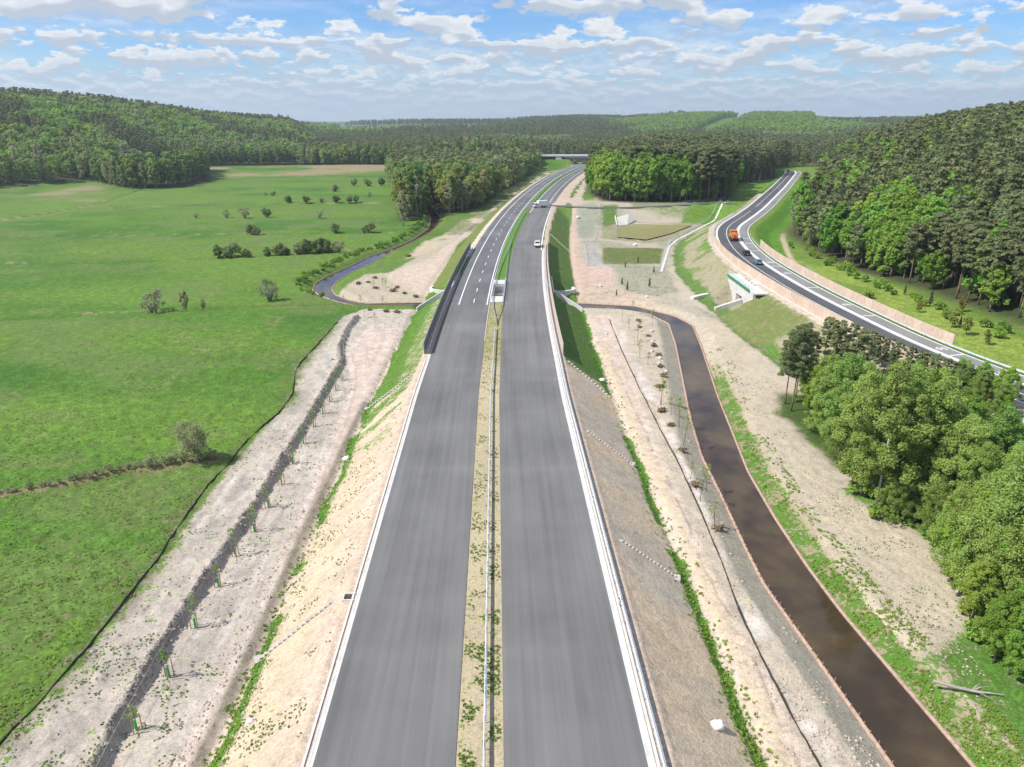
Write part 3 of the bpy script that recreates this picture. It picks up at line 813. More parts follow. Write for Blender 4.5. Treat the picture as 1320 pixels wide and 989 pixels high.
# ------------------------------------------------------------------ asphalt
def asphalt_mat(name, c, streak=0.25):
    m = bpy.data.materials.new(name); m.use_nodes = True
    nt = m.node_tree; n = nt.nodes; l = nt.links; b = n['Principled BSDF']
    b.inputs['Roughness'].default_value = 0.85; b.inputs['Specular IOR Level'].default_value = 0.25
    uv = n.new('ShaderNodeUVMap')
    def noise(scale, sc, det=4):
        mp = n.new('ShaderNodeMapping'); mp.inputs['Scale'].default_value = scale; l.new(uv.outputs[0], mp.inputs['Vector'])
        z = n.new('ShaderNodeTexNoise'); z.inputs['Scale'].default_value = sc; z.inputs['Detail'].default_value = det; z.inputs['Roughness'].default_value = 0.6
        l.new(mp.outputs[0], z.inputs['Vector']); return z.outputs[0]
    a = noise((1.0, 0.012, 1), 1.7, 6); b2 = noise((0.10, 0.05, 1), 1.0, 3); c3 = noise((1, 1, 1), 9.0, 3); d4 = noise((0.5, 0.02, 1), 0.6, 2)
    k = mth('MULTIPLY_ADD', mth('SUBTRACT', a, 0.5, nt=nt, lk=l), streak * 2.2, 1.0, nt=nt, lk=l)
    k = mth('MULTIPLY_ADD', mth('SUBTRACT', b2, 0.5, nt=nt, lk=l), 0.75, k, nt=nt, lk=l)
    k = mth('MULTIPLY_ADD', mth('SUBTRACT', d4, 0.5, nt=nt, lk=l), 0.45, k, nt=nt, lk=l)
    k = mth('MULTIPLY_ADD', mth('SUBTRACT', c3, 0.5, nt=nt, lk=l), 0.35, k, nt=nt, lk=l)
    e5 = noise((0.015, 0.045, 1), 1.3, 4)
    k = mth('MULTIPLY_ADD', mth('SUBTRACT', e5, 0.5, nt=nt, lk=l), 0.55, k, nt=nt, lk=l)
    # day joints across the carriageway
    sx = n.new('ShaderNodeSeparateXYZ'); l.new(uv.outputs[0], sx.inputs[0])
    wv = mth('PINGPONG', mth('ADD', sx.outputs[1], mth('MULTIPLY', a, 2.0, nt=nt, lk=l), nt=nt, lk=l), 17.0, nt=nt, lk=l)
    k = mth('MULTIPLY_ADD', sstep(wv, 1.6, 0.2, nt, l), 0.05, k, nt=nt, lk=l)
    sc = n.new('ShaderNodeVectorMath'); sc.operation = 'SCALE'; sc.inputs[0].default_value = c; l.new(k, sc.inputs['Scale'])
    l.new(sc.outputs[0], b.inputs['Base Color'])
    return m
M_ASPH = asphalt_mat('fresh_asphalt', (0.150, 0.148, 0.144), 0.30)
M_ASPD = asphalt_mat('used_asphalt', (0.130, 0.131, 0.135), 0.18)
M_ASPO = asphalt_mat('old_road_asphalt', (0.088, 0.090, 0.096), 0.10)
M_PAVE = asphalt_mat('path_paving', (0.205, 0.205, 0.20), 0.10)
M_PAINT = pmat('road_paint', (0.78, 0.78, 0.76), 0.6, 0.06, 3.0)
M_CONC = pmat('pale_concrete', (0.62, 0.61, 0.58), 0.8, 0.10, 1.2, 0.1)
M_CONCW = pmat('white_concrete', (0.56, 0.55, 0.525), 0.8, 0.14, 0.9, 0.1)
M_CONCG = pmat('grey_concrete', (0.36, 0.36, 0.35), 0.85, 0.12, 1.0, 0.1)
M_STEEL = pmat('galvanised_steel', (0.58, 0.66, 0.74), 0.5, 0.08, 2.0, 0.0, metal=0.15)
M_STEELD = pmat('dull_steel', (0.30, 0.32, 0.33), 0.5, 0.1, 2.0, metal=0.4)

def slab(name, ys, s0, s1, pt, z, mat, thick=0.34, ns=8, matfn=None):
    """carriageway as a thick sheet; ys along, s0..s1 across (functions or numbers)"""
    V = []; UVs = []; L = 0; prev = None
    f0 = s0 if callable(s0) else (lambda y: s0); f1 = s1 if callable(s1) else (lambda y: s1)
    zf = z if callable(z) else (lambda y, s: z)
    for y in ys:
        c = pt(y, 0)
        if prev is not None: L += (c - prev).length
        prev = c
        a, b = f0(y), f1(y)
        for j in range(ns + 1):
            s_ = a + (b - a) * j / ns; p = pt(y, s_); V.append((p.x, p.y, zf(y, s_))); UVs.append((s_, L))
    n = ns + 1; F = []
    for i in range(len(ys) - 1):
        for j in range(ns):
            F.append((i * n + j, i * n + j + 1, (i + 1) * n + j + 1, (i + 1) * n + j))
    off = len(V)
    for i in range(len(ys)):
        for j in (0, ns):
            x, y, zz = V[i * n + j]; V.append((x, y, zz - thick)); UVs.append(UVs[i * n + j])
    for i in range(len(ys) - 1):
        F.append((i * n, (i + 1) * n, off + 2 * (i + 1), off + 2 * i))
        F.append((i * n + ns, off + 2 * i + 1, off + 2 * (i + 1) + 1, (i + 1) * n + ns))
    for i in (0, len(ys) - 1):
        F.append((i * n, off + 2 * i, off + 2 * i + 1, i * n + ns))
    me = bpy.data.meshes.new(name); me.from_pydata(V, [], F)
    for m in (mat if isinstance(mat, (list, tuple)) else [mat]): me.materials.append(m)
    uvl = me.uv_layers.new(name='UVMap')
    li = np.zeros(len(me.loops), np.int32); me.loops.foreach_get('vertex_index', li)
    uvl.data.foreach_set('uv', np.asarray(UVs, np.float32)[li].ravel())
    if matfn:
        for p in me.polygons:
            p.material_index = matfn(p.center)
    o = link(name, me); tag(o, kind='structure'); return o
def ribbon(name, ys, s0, s1, pt, z, mat, gaps=None, parent=None):
    """painted line: flat ribbon just above the asphalt; gaps=(dash, gap)"""
    mb = MB(); L = 0; ys = list(ys); i = 0
    for a, b in zip(ys[:-1], ys[1:]):
        p, q = pt(a, 0), pt(b, 0); d = (q - p).length
        on = True
        if gaps: on = (L % (gaps[0] + gaps[1])) < gaps[0]
        if on:
            P = [pt(a, s0), pt(a, s1), pt(b, s1), pt(b, s0)]
            mb.face([(v.x, v.y, z) for v in P])
        L += d
    me = bpy.data.meshes.new(name); me.from_pydata(mb.v, [], mb.f); me.materials.append(mat)
    return tag(link(name, me, parent), kind='structure')
ZA = 0.02
yE = list(np.arange(16, 842, 3.0))
slab('road', yE, -11.8, -1.72, lambda y, s: ptE(y, s), ZA, [M_ASPH, M_ASPD], matfn=lambda c: 1 if c.y > 172 else 0)
slab('road', yE, 1.72, 11.95, lambda y, s: ptE(y, s), ZA, [M_ASPH, M_ASPD], matfn=lambda c: 1 if c.y > 392 else 0)
# crossing through the median by the side road
slab('road', list(np.arange(362, 396.1, 2)), -1.9, 1.9, lambda y, s: ptE(y, s), ZA + 0.006, M_ASPH, thick=0.1, ns=2)
zl = ZA + 0.006
yfin = lambda a, b, st=1.5: np.arange(a, b, st)
pe = lambda y, s: ptE(y, s)
ribbon('road_marking', yfin(170, 840), -9.32, -9.08, pe, zl, M_PAINT)
ribbon('road_marking', yfin(170, 840), -2.42, -2.18, pe, zl, M_PAINT)
ribbon('road_marking', yfin(172, 840, 1.0), -5.78, -5.60, pe, zl, M_PAINT, gaps=(4, 8))
ribbon('road_marking', yfin(350, 378), 2.18, 2.42, pe, zl, M_PAINT)
ribbon('road_marking', yfin(396, 840), 2.18, 2.42, pe, zl, M_PAINT)
ribbon('road_marking', yfin(394, 840), 9.08, 9.32, pe, zl, M_PAINT)
ribbon('road_marking', yfin(396, 840, 1.0), 5.60, 5.78, pe, zl, M_PAINT, gaps=(4, 8))
ribbon('road_marking', yfin(248, 394), 11.5, 11.85, pe, zl, M_PAINT)
# white gutters and kerbs
def gutter(name, ys, prof, mat=M_CONCW):
    mb = MB(); path = []
    for y in ys:
        c = ptE(y, 0); d = float(dE(y)); q = math.sqrt(1 + d * d); path.append((c, (1 / q, -d / q)))
    mb.sweep(path, prof)
    return tag(mb.build(name, mat), kind='structure')
gutter('kerb', np.arange(16, 131.1, 2.5), [(-12.22, -0.3), (-12.22, 0.05), (-12.10, 0.05), (-12.02, 0.028), (-11.803, 0.028), (-11.803, -0.3)])
gutter('kerb', np.arange(16, 128.1, 2.0), [(-12.60, -0.3), (-12.60, 0.075), (-12.43, 0.075), (-12.43, -0.3)], M_CONC)
gutter('kerb', np.arange(16, 250.1, 2.5), [(11.953, -0.3), (11.953, 0.028), (12.25, 0.012), (12.52, 0.028), (12.52, -0.3)])
gutter('kerb', np.arange(16, 250.1, 2.5), [(12.60, -0.3), (12.60, 0.07), (12.82, 0.07), (12.82, -0.3)])
gutter('kerb', np.arange(140, 840, 3.0), [(-1.715, -0.3), (-1.715, 0.10), (-1.60, 0.10), (-1.60, -0.3)], M_CONC)
# old road and its path
yR = list(np.arange(60, 606, 3.0)); pw = lambda y, s: ptW(y, s)
slab('road', yR, -7.55, -0.5, pw, ZR + 0.02, M_ASPO)
slab('path', yR, 0.35, 3.4, pw, ZR + 0.10, M_PAVE)
slab('kerb', yR, -0.498, 0.348, pw, ZR + 0.045, M_CONC, ns=2)
slab('kerb', yR, 3.402, 3.7, pw, ZR + 0.13, M_CONC, ns=1)
slab('kerb', yR, -8.2, -7.552, pw, ZR + 0.05, M_CONC, ns=1)
zr = ZR + 0.026
ribbon('road_marking', yfin(60, 338), -4.42, -4.24, pw, zr, M_PAINT)
ribbon('road_marking', yfin(352, 600), -4.42, -4.24, pw, zr, M_PAINT)
ribbon('road_marking', yfin(60, 602), -0.82, -0.62, pw, zr, M_PAINT)
ribbon('road_marking', yfin(60, 602), 0.10, 0.30, pw, ZR + 0.051, M_PAINT)
for y in (96, 122, 150, 178, 206, 232, 258):
    ribbon('road_marking', [y, y + 0.35], 0.5, 3.3, pw, ZR + 0.106, M_PAINT)
def bike_sign(y):
    mb = MB()
    for dy, s0 in ((0, 1.2), (1.15, 2.3)):
        for k in range(10):
            a, b = k * math.pi / 5, (k + 1) * math.pi / 5
            P = [(0.45, a), (0.45, b), (0.30, b), (0.30, a)]
            mb.face([tuple(ptW(y + 0.9 * dy * 0 + r_ * math.sin(t) * 1.6, (1.3 if dy == 0 else 2.5) + r_ * math.cos(t), ZR + 0.106)) for r_, t in P])
    for (a0, b0), (a1, b1) in (((1.3, 0), (1.7, 1.1)), ((1.7, 1.1), (2.3, 1.0)), ((2.3, 1.0), (2.5, 0)), ((1.3, 0), (2.0, 0.1)), ((2.0, 0.1), (2.3, 1.0))):
        p, q = ptW(y + b0, a0, ZR + 0.106), ptW(y + b1, a1, ZR + 0.106); d = (q - p); nrm = Vector((-d.y, d.x, 0)).normalized() * 0.06
        mb.face([p - nrm, q - nrm, q + nrm, p + nrm])
    me = bpy.data.meshes.new('road_marking'); me.from_pydata(mb.v, [], mb.f); me.materials.append(M_PAINT)
    tag(link('road_marking', me), kind='structure')
for y in (112, 126, 160, 196, 212, 247): bike_sign(y)
# side road
def pl_pt(P, z):
    P = np.asarray(P); L = np.r_[0, np.cumsum(np.hypot(*np.diff(P, axis=0).T))]
    def f(t, s, zz=None):
        x = np.interp(t, L, P[:, 0]); y = np.interp(t, L, P[:, 1])
        x1 = np.interp(min(t + 0.5, L[-1]), L, P[:, 0]); y1 = np.interp(min(t + 0.5, L[-1]), L, P[:, 1]); x0 = np.interp(max(t - 0.5, 0), L, P[:, 0]); y0 = np.interp(max(t - 0.5, 0), L, P[:, 1])
        dx, dy = x1 - x0, y1 - y0; q = math.hypot(dx, dy) + 1e-9
        return Vector((x + dy / q * s, y - dx / q * s, 0 if zz is None else zz))
    return f, L[-1]
_sf, _sL = pl_pt(side_road, 0)
_sz = lambda t, s: 0.03 + ZR * float(smooth(t / _sL, 0.35, 0.98)) + 0.012
slab('road', list(np.arange(0.5, _sL - 6.5, 2.0)), -2.3, 2.3, _sf, _sz, M_ASPO, thick=0.3, ns=2)
# water
M_WATER = None
def water_mat(name, col, col2, rough=0.08, sc=1.0):
    m = bpy.data.materials.new(name); m.use_nodes = True
    nt = m.node_tree; n = nt.nodes; l = nt.links; b = n['Principled BSDF']
    b.inputs['Roughness'].default_value = rough; b.inputs['IOR'].default_value = 1.33; b.inputs['Specular IOR Level'].default_value = 0.6
    ge = n.new('ShaderNodeNewGeometry')
    z = n.new('ShaderNodeTexNoise'); z.inputs['Scale'].default_value = 0.22; z.inputs['Detail'].default_value = 5; l.new(ge.outputs['Position'], z.inputs['Vector'])
    mx = n.new('ShaderNodeMix'); mx.data_type = 'RGBA'; mx.inputs['A'].default_value = (*col, 1); mx.inputs['B'].default_value = (*col2, 1)
    l.new(sstep(z.outputs[0], 0.35, 0.7, nt, l), mx.inputs['Factor']); l.new(mx.outputs['Result'], b.inputs['Base Color'])
    z2 = n.new('ShaderNodeTexNoise'); z2.inputs['Scale'].default_value = 2.2 * sc; z2.inputs['Detail'].default_value = 3; l.new(ge.outputs['Position'], z2.inputs['Vector'])
    bp = n.new('ShaderNodeBump'); bp.inputs['Strength'].default_value = 0.05; bp.inputs['Distance'].default_value = 0.04
    l.new(z2.outputs[0], bp.inputs['Height']); l.new(bp.outputs[0], b.inputs['Normal'])
    return m
M_WATER = water_mat('river_water', (0.046, 0.033, 0.020), (0.088, 0.060, 0.031), 0.04)
M_PONDW = water_mat('pond_water', (0.25, 0.24, 0.095), (0.29, 0.265, 0.11), 0.25)
def flat(name, P, z, mat, zoff=0):
    mb = MB(); mb.face([(p[0], p[1], z) for p in P])
    me = bpy.data.meshes.new(name); me.from_pydata(mb.v, [], mb.f); me.materials.append(mat)
    bm = bmesh.new(); bm.from_mesh(me); bmesh.ops.triangulate(bm, faces=bm.faces); bmesh.ops.recalc_face_normals(bm, faces=bm.faces)
    if bm.faces[:] and sum(f.normal.z for f in bm.faces) < 0: bmesh.ops.reverse_faces(bm, faces=bm.faces)
    bm.to_mesh(me); bm.free()
    return tag(link(name, me), kind='structure')
flat('river_water', river_r, ZWAT, M_WATER)
flat('river_water', river_l, ZWAT, M_WATER)
flat('river_water', canal, ZWAT - 0.02, M_WATER)
flat('pond_water', pond, -4.8, M_PONDW)
# ------------------------------------------------------------------ rails, walls, bridges
def lat_path(pt, dfn, ys, z=0.0, zf=None):
    out = []
    for y in ys:
        c = pt(y, 0); d = float(dfn(y)); q = math.sqrt(1 + d * d)
        out.append((Vector((c.x, c.y, zf(y) if zf else z)), (1 / q, -d / q)))
    return out
BEAM = [(-0.04, 0.44), (0.04, 0.44), (0.04, 0.75), (-0.04, 0.75)]
WBEAM = [(0.0, 0.44), (0.05, 0.50), (0.0, 0.595), (0.05, 0.69), (0.0, 0.75), (-0.02, 0.75), (-0.02, 0.44)]
def rail(label, ys, sfn, pt, dfn, z, step, double=True, group=None, pmat_=None):
    """guardrail along a carriageway: beams carried on posts"""
    ys = list(ys); ym = ys[len(ys) // 2]
    o = pt(ys[0], sfn(ys[0])); root = thing('guardrail', label, 'guardrail', (o.x, o.y, z), 0, group)
    def loc(v): return Vector((v[0] - o.x, v[1] - o.y, v[2] - z))
    sides = ((1, 0.05), (-1, -0.05)) if double else ((1, 0.0),)
    for sg, off in sides:
        mb = MB(); path = []
        for y in ys:
            d = float(dfn(y)); q = math.sqrt(1 + d * d); p = pt(y, sfn(y) + off)
            path.append((Vector((p.x - o.x, p.y - o.y, 0)), (sg / q, -sg * d / q)))
        mb.sweep(path, WBEAM)
        mb.build('beam', M_STEEL, root)
    # posts
    L = 0; nxt = 0.5; prev = None; n = 0
    pm = None
    P = []
    for y in np.arange(ys[0], ys[-1], 0.25):
        c = pt(y, sfn(y))
        if prev is not None: L += (c - prev).length
        prev = c
        if L >= nxt:
            P.append(c); nxt += step
    m = MB().box((0, 0, 0.22), (0.10, 0.06, 0.86)).mesh('post', M_STEELD)
    for c in P[:100]:
        link('post', m, root, (c.x - o.x, c.y - o.y, 0))
    if len(P) > 100:
        mb = MB()
        for c in P[100:]: mb.box((c.x - o.x, c.y - o.y, 0.22), (0.10, 0.06, 0.86))
        tag(mb.build('post', M_STEELD, root), kind='stuff')
    return root
GR = 'guardrails along the expressway'
rail('long galvanised guardrail in the middle of the grassy median, nearest stretch', np.arange(16, 151, 3), lambda y: 0.35, pe, dE, 0.0, 2.5, True, GR)
def spl(sg): return lambda y: 0.35 + (sg * 1.25 - 0.1) * float(smooth(y, 151, 172)) * (1 - 0.95 * float(smooth(y, 200, 262)))
rail('galvanised guardrail branching left around the open light shaft in the median', np.arange(151, 351, 3), spl(-1), pe, dE, 0.0, 2.6, False, GR)
rail('galvanised guardrail branching right around the open light shaft in the median', np.arange(151, 264, 3), spl(1), pe, dE, 0.0, 2.6, False, GR)
rail('galvanised guardrail in the green median beyond the dirt crossing', np.arange(400, 700, 4), lambda y: 0.3, pe, dE, 0.0, 4, True, GR)
rail('long galvanised guardrail along the white gutter on the right carriageway edge', np.arange(16, 262, 3), lambda y: 13.0, pe, dE, -0.04, 3.0, True, GR)
rail('galvanised guardrail in front of the dark grey noise wall', np.arange(131, 250, 3), lambda y: -12.35, pe, dE, 0.0, 3.0, False, GR)
rail('galvanised guardrail on the outer edge of the curved road path', np.arange(60, 268, 3), lambda y: 4.05, pw, dW, ZR + 0.02, 3.0, False, GR)
rail('galvanised guardrail on the inner edge of the curve beside the tan barrier', np.arange(150, 330, 3), lambda y: -8.9, pw, dW, ZR - 0.02, 3.0, False, GR)

# ---- noise walls on the expressway bridge
M_WALLD = pmat('grey_wall_panel', (0.17, 0.175, 0.18), 0.7, 0.10, 0.8)
M_WALLP = pmat('pale_wall_panel', (0.50, 0.42, 0.36), 0.75, 0.08, 0.8)
M_WALLT = pmat('tan_board_panel', (0.55, 0.42, 0.33), 0.8, 0.12, 1.5)
M_WALLT2 = pmat('tan_board_panel_worn', (0.60, 0.46, 0.365), 0.8, 0.12, 1.5)
def wall_run(label, name, cat, ys, s, pt, dfn, z, h, mat, post, thick=0.12, group=None, postmat=None, base=None, mats=None, lean=0.0):
    o = pt(ys[0], s(ys[0]) if callable(s) else s); sf = s if callable(s) else (lambda y: s)
    root = thing(name, label, cat, (o.x, o.y, z), 0, group)
    pts = [pt(y, sf(y)) for y in ys]
    hf = h if callable(h) else (lambda y: h)
    for i in range(len(ys) - 1):
        a, b = pts[i], pts[i + 1]; d = (b - a).normalized(); nrm = Vector((d.y, -d.x, 0)) * thick / 2
        a2 = a + d * 0.06; b2 = b - d * 0.06
        P = [Vector((p.x - o.x, p.y - o.y, zz)) for zz in (0.06, 1) for p in (a2 + nrm, b2 + nrm, b2 - nrm, a2 - nrm)]
        for k in (4, 7): P[k].z = hf(ys[i])
        for k in (5, 6): P[k].z = hf(ys[i + 1])
        MB().hull8(P).build('panel', (mats[i % len(mats)] if mats else mat), root)
    for i, p in enumerate(pts):
        MB().box((p.x - o.x, p.y - o.y, hf(ys[i]) / 2 - 0.2), (0.16, 0.16, hf(ys[i]) + 0.44)).build('post', postmat or post, root)
    if base:
        mb = MB(); path = []
        for y in ys:
            d = float(dfn(y)); q = math.sqrt(1 + d * d); p = pt(y, sf(y)); path.append((Vector((p.x - o.x, p.y - o.y, 0)), (1 / q, -d / q)))
        mb.sweep(path, base).build('plinth', M_CONCW, root)
    return root
ysl = np.linspace(131.5, 249, 30)
wall_run('dark grey noise wall along the left edge of the expressway', 'noise_wall', 'noise wall', ysl, lambda y: -13.15, pe, dE, 0.0, 2.35, M_WALLD, M_WALLD, 0.14, 'noise walls', M_STEELD)
ysr = np.linspace(130.5, 264, 34)
wall_run('pale noise wall along the right edge of the expressway casting shade on the grass slope', 'noise_wall', 'noise wall', ysr, lambda y: 13.75, pe, dE, -0.04, 2.35, M_WALLP, M_CONC, 0.14, 'noise walls', M_CONC)
ysb = np.linspace(104, 246, 46)
wall_run('tan board barrier on the near left side of the curved road', 'barrier', 'barrier', ysb, lambda y: -9.75, pw, dW, ZR - 0.02, 2.6, M_WALLT, M_WALLT, 0.10, 'tan barriers', M_WALLT, [(-0.30, -0.55), (0.22, -0.55), (0.22, 0.10), (-0.30, 0.10)], [M_WALLT, M_WALLT2, M_WALLT])
ysc = np.linspace(127, 241, 38)
wall_run('tan board barrier beyond the paved path of the curved road', 'barrier', 'barrier', ysc, lambda y: 4.95, pw, dW, ZR - 0.02, 2.5, M_WALLT, M_WALLT, 0.10, 'tan barriers', M_WALLT, None, [M_WALLT2, M_WALLT, M_WALLT])

# ---- expressway bridge over the channel
def bridge():
    root = thing('road_bridge', 'low concrete bridge carrying the expressway over the narrow channel', 'bridge', (0.5, 193.5, 0))
    def L(v): return (v.x - 0.5, v.y - 193.5, v.z)
    ya, yb = 189.0, 198.2
    for s0, s1 in ((-13.9, -1.75), (1.75, 14.6)):
        mb = MB(); mb.hull8([L(ptE(y, s, z)) for z in (-1.5, -0.33) for y, s in ((ya - 1.5, s0), (ya - 1.5, s1), (yb + 1.5, s1), (yb + 1.5, s0))]).build('deck', M_CONCG, root)
    for y0 in (ya - 1.2, yb + 0.9):
        mb = MB(); mb.hull8([L(ptE(y, s, z)) for z in (-7.4, -1.48) for y, s in ((y0 - 0.5, -13.8), (y0 - 0.5, 14.5), (y0 + 0.5, 14.5), (y0 + 0.5, -13.8))]).build('abutment', M_CONCG, root)
    for s, sg in ((-14.0, -1), (14.65, 1)):
        mb = MB(); mb.hull8([L(ptE(y, s + q, z)) for z in (-1.4, 0.12) for y, q in ((ya - 5, -0.15), (ya - 5, 0.15), (yb + 5, 0.15), (yb + 5, -0.15))]).build('edge_beam', M_CONC, root)
        # curved wing walls, retaining the slope on the far side and sloping with it on the near side
        for far in (True, False):
            mb = MB(); path = []
            for k in range(13):
                t = k / 12
                if far:
                    a = t * math.pi * 0.62; y = yb + 1.5 + 7.5 * (1 - math.cos(a)) * 0.75; s_ = s + sg * (0.6 + 6.2 * math.sin(a)); z = -3.3 - 0.5 * t
                else:
                    y = ya - 1.5 - 0.8 * t - 2.5 * t * t; s_ = s + sg * (0.3 + 7.5 * t); z = -0.2 - 4.2 * t
                path.append(ptE(y, s_, z))
            for p, q in zip(path[:-1], path[1:]):
                d = (q - p); nn = Vector((d.y, -d.x, 0)).normalized() * (0.35 if far else 0.16)
                mb.hull8([L(v) for v in ((p + nn).xy.to_3d() + Vector((0, 0, -6.6)), (q + nn).xy.to_3d() + Vector((0, 0, -6.6)), (q - nn).xy.to_3d() + Vector((0, 0, -6.6)), (p - nn).xy.to_3d() + Vector((0, 0, -6.6)), p + nn, q + nn, q - nn, p - nn)])
            mb.build('wing_wall', M_CONC, root)
    return root
bridge()
def light_shaft():
    c = ptE(185.5, 0); root = thing('light_shaft', 'open concrete light shaft in the median with railings', 'light shaft', (c.x, c.y, 0))
    def L(v): return (v.x - c.x, v.y - c.y, v.z)
    for y0, y1 in ((172.5, 178.4), (193.1, 197.6)):
        MB().hull8([L(ptE(y, s, z)) for z in (-0.5, 0.16) for y, s in ((y0, -1.68), (y0, 1.68), (y1, 1.68), (y1, -1.68))]).build('end_slab', M_CONCW, root)
    for s in (-1.70, 1.70):
        MB().hull8([L(ptE(y, s + q, z)) for z in (-7, 0.20) for y, q in ((178.4, -0.13), (178.4, 0.13), (193.1, 0.13), (193.1, -0.13))]).build('side_wall', M_CONC, root)
        rl = MB()
        for h in (0.45, 0.8, 1.15): rl.tube([L(ptE(y, s, h)) for y in np.linspace(174, 196.5, 12)], 0.04, 5)
        for y in np.linspace(174, 196.5, 12): rl.tube([L(ptE(y, s, 0.1)), L(ptE(y, s, 1.15))], 0.035, 5)
        rl.build('railing', M_STEEL, root)
    for y in (178.4, 193.1):
        MB().hull8([L(ptE(yy, s, z)) for z in (-7, -0.52) for yy, s in ((y - 0.2, -1.55), (y - 0.2, 1.55), (y + 0.2, 1.55), (y + 0.2, -1.55))]).build('end_wall', M_CONCG, root)
light_shaft()

# ---- passage beneath the old road
def passage():
    c = ptW(under_y, -14.0); root = thing('underpass', 'white concrete underpass with green edge beam below the curved road', 'underpass', (c.x, c.y, -4.8))
    def L(v): return (v.x - c.x, v.y - c.y, v.z + 4.8)
    def blk(y0, y1, s0, s1, z0, z1, nm, mat, par=root, z1b=None):
        P = [L(ptW(y, s, z)) for z in (z0, z1) for y, s in ((y0, s0), (y0, s1), (y1, s1), (y1, s0))]
        return MB().hull8(P).build(nm, mat, par)
    Y = under_y
    blk(Y - 10.5, Y - 2.3, -14.3, -13.6, -5.6, 1.25, 'front_wall', M_CONCW); blk(Y + 2.3, Y + 11, -14.3, -13.6, -5.6, 1.25, 'front_wall', M_CONCW)
    blk(Y - 2.3, Y + 2.3, -14.3, -13.6, -1.7, 1.25, 'lintel', M_CONCW)
    blk(Y - 2.6, Y - 2.3, -13.59, -6.2, -5.6, -1.7, 'inner_wall', M_CONCG); blk(Y + 2.3, Y + 2.6, -13.59, -6.2, -5.6, -1.7, 'inner_wall', M_CONCG)
    blk(Y - 2.29, Y + 2.29, -13.59, -6.2, -1.68, -1.1, 'soffit', M_CONCG); blk(Y - 2.29, Y + 2.29, -6.8, -6.21, -5.6, -1.69, 'back_wall', M_CONCG)
    blk(Y - 12.5, Y + 11.5, -14.45, -10.2, 1.253, 1.62, 'top_slab', M_CONCW)
    blk(Y - 8.0, Y + 11.0, -14.62, -14.453, 0.95, 1.66, 'edge_beam', pmat('green_beam', (0.03, 0.22, 0.09), 0.5, 0.08, 1.0))
    rl = MB()
    for h in (2.05, 2.4, 2.8): rl.tube([L(ptW(y, -14.3, h)) for y in np.linspace(Y - 8.5, Y + 11, 14)], 0.035, 5)
    for y in np.linspace(Y - 8.5, Y + 11, 27): rl.tube([L(ptW(y, -14.3, 1.6)), L(ptW(y, -14.3, 2.8))], 0.03, 5)
    rl.build('railing', M_STEEL, root)
    for y in (Y + 2, Y - 0.5, Y - 3, Y + 4.5):
        blk(y - 0.3, y + 0.3, -11.6, -11.1, 1.623, 1.70, 'grating', pmat('dark_grate', (0.03, 0.03, 0.03), 0.7, 0.1, 2.0))
    # wing walls running out with the toe of the bank
    for sg, ln in ((1, 15), (-1, 13)):
        mb = MB(); pr = None
        for k in range(11):
            t = k / 10
            if sg > 0: p = ptW(Y + 10.6 + 1.5 * t - 4.5 * t * t + 0.0, -14.4 - 10.5 * t, -3.3 - 0.9 * t)
            else: p = ptW(Y - 3.2 - 0.5 * t, -14.6 - 7.0 * t, -2.0 - 2.2 * t)
            if pr is not None:
                d = p - pr; nn = Vector((d.y, -d.x, 0)).normalized() * (0.65 if sg > 0 else 0.45)
                mb.hull8([L(Vector((v.x, v.y, -5.8))) for v in (pr + nn, p + nn, p - nn, pr - nn)] + [L(v) for v in (pr + nn, p + nn, p - nn, pr - nn)])
            pr = p
        mb.build('wing_wall', M_CONCW, root)
passage()

# ---- overpass far up the expressway
def overpass():
    y0 = 744.0
    def X(px): return float(at(px, 211.0, 0)[0])
    xa, xb = X(700) - 4, X(792) + 6
    c = Vector(((xa + xb) / 2, y0, 0)); root = thing('overpass', 'concrete road overpass spanning the expressway at the far bend', 'bridge', (c.x, c.y, 0))
    def bx(x0, x1, ya, yb, z0, z1, nm, mat): MB().box(((x0 + x1) / 2 - c.x, (ya + yb) / 2 - c.y, (z0 + z1) / 2), (x1 - x0, yb - ya, z1 - z0)).build(nm, mat, root)
    xs, xe = X(726), X(770) + 6
    bx(xs, xe, y0 - 4.5, y0 + 4.5, 5.4, 6.9, 'girder', M_CONCG)
    bx(xa, xe + 8, y0 - 5.2, y0 + 5.2, 6.9, 7.35, 'deck', M_CONC)
    bx(xa, xe + 8, y0 - 5.3, y0 - 5.0, 7.352, 8.5, 'parapet', pmat('blue_grey_parapet', (0.80, 0.83, 0.84), 0.6, 0.05, 0.5)); bx(xa, xe + 8, y0 + 5.0, y0 + 5.3, 7.352, 8.5, 'parapet', MATS['blue_grey_parapet'])
    for px in (739, 760.5):
        bx(X(px) - 1.0, X(px) + 1.0, y0 - 3.5, y0 + 3.5, -0.4, 5.39, 'pier', M_CONCG)
    MB().hull8([(xs - 8 - c.x, -5, -0.5), (xs + 2 - c.x, -5, -0.5), (xs + 2 - c.x, 5, -0.5), (xs - 8 - c.x, 5, -0.5), (xs - 8 - c.x, -5, 6.89), (xs - 3 - c.x, -5, 6.89), (xs - 3 - c.x, 5, 6.89), (xs - 8 - c.x, 5, 6.89)]).build('abutment', M_CONC, root)
overpass()

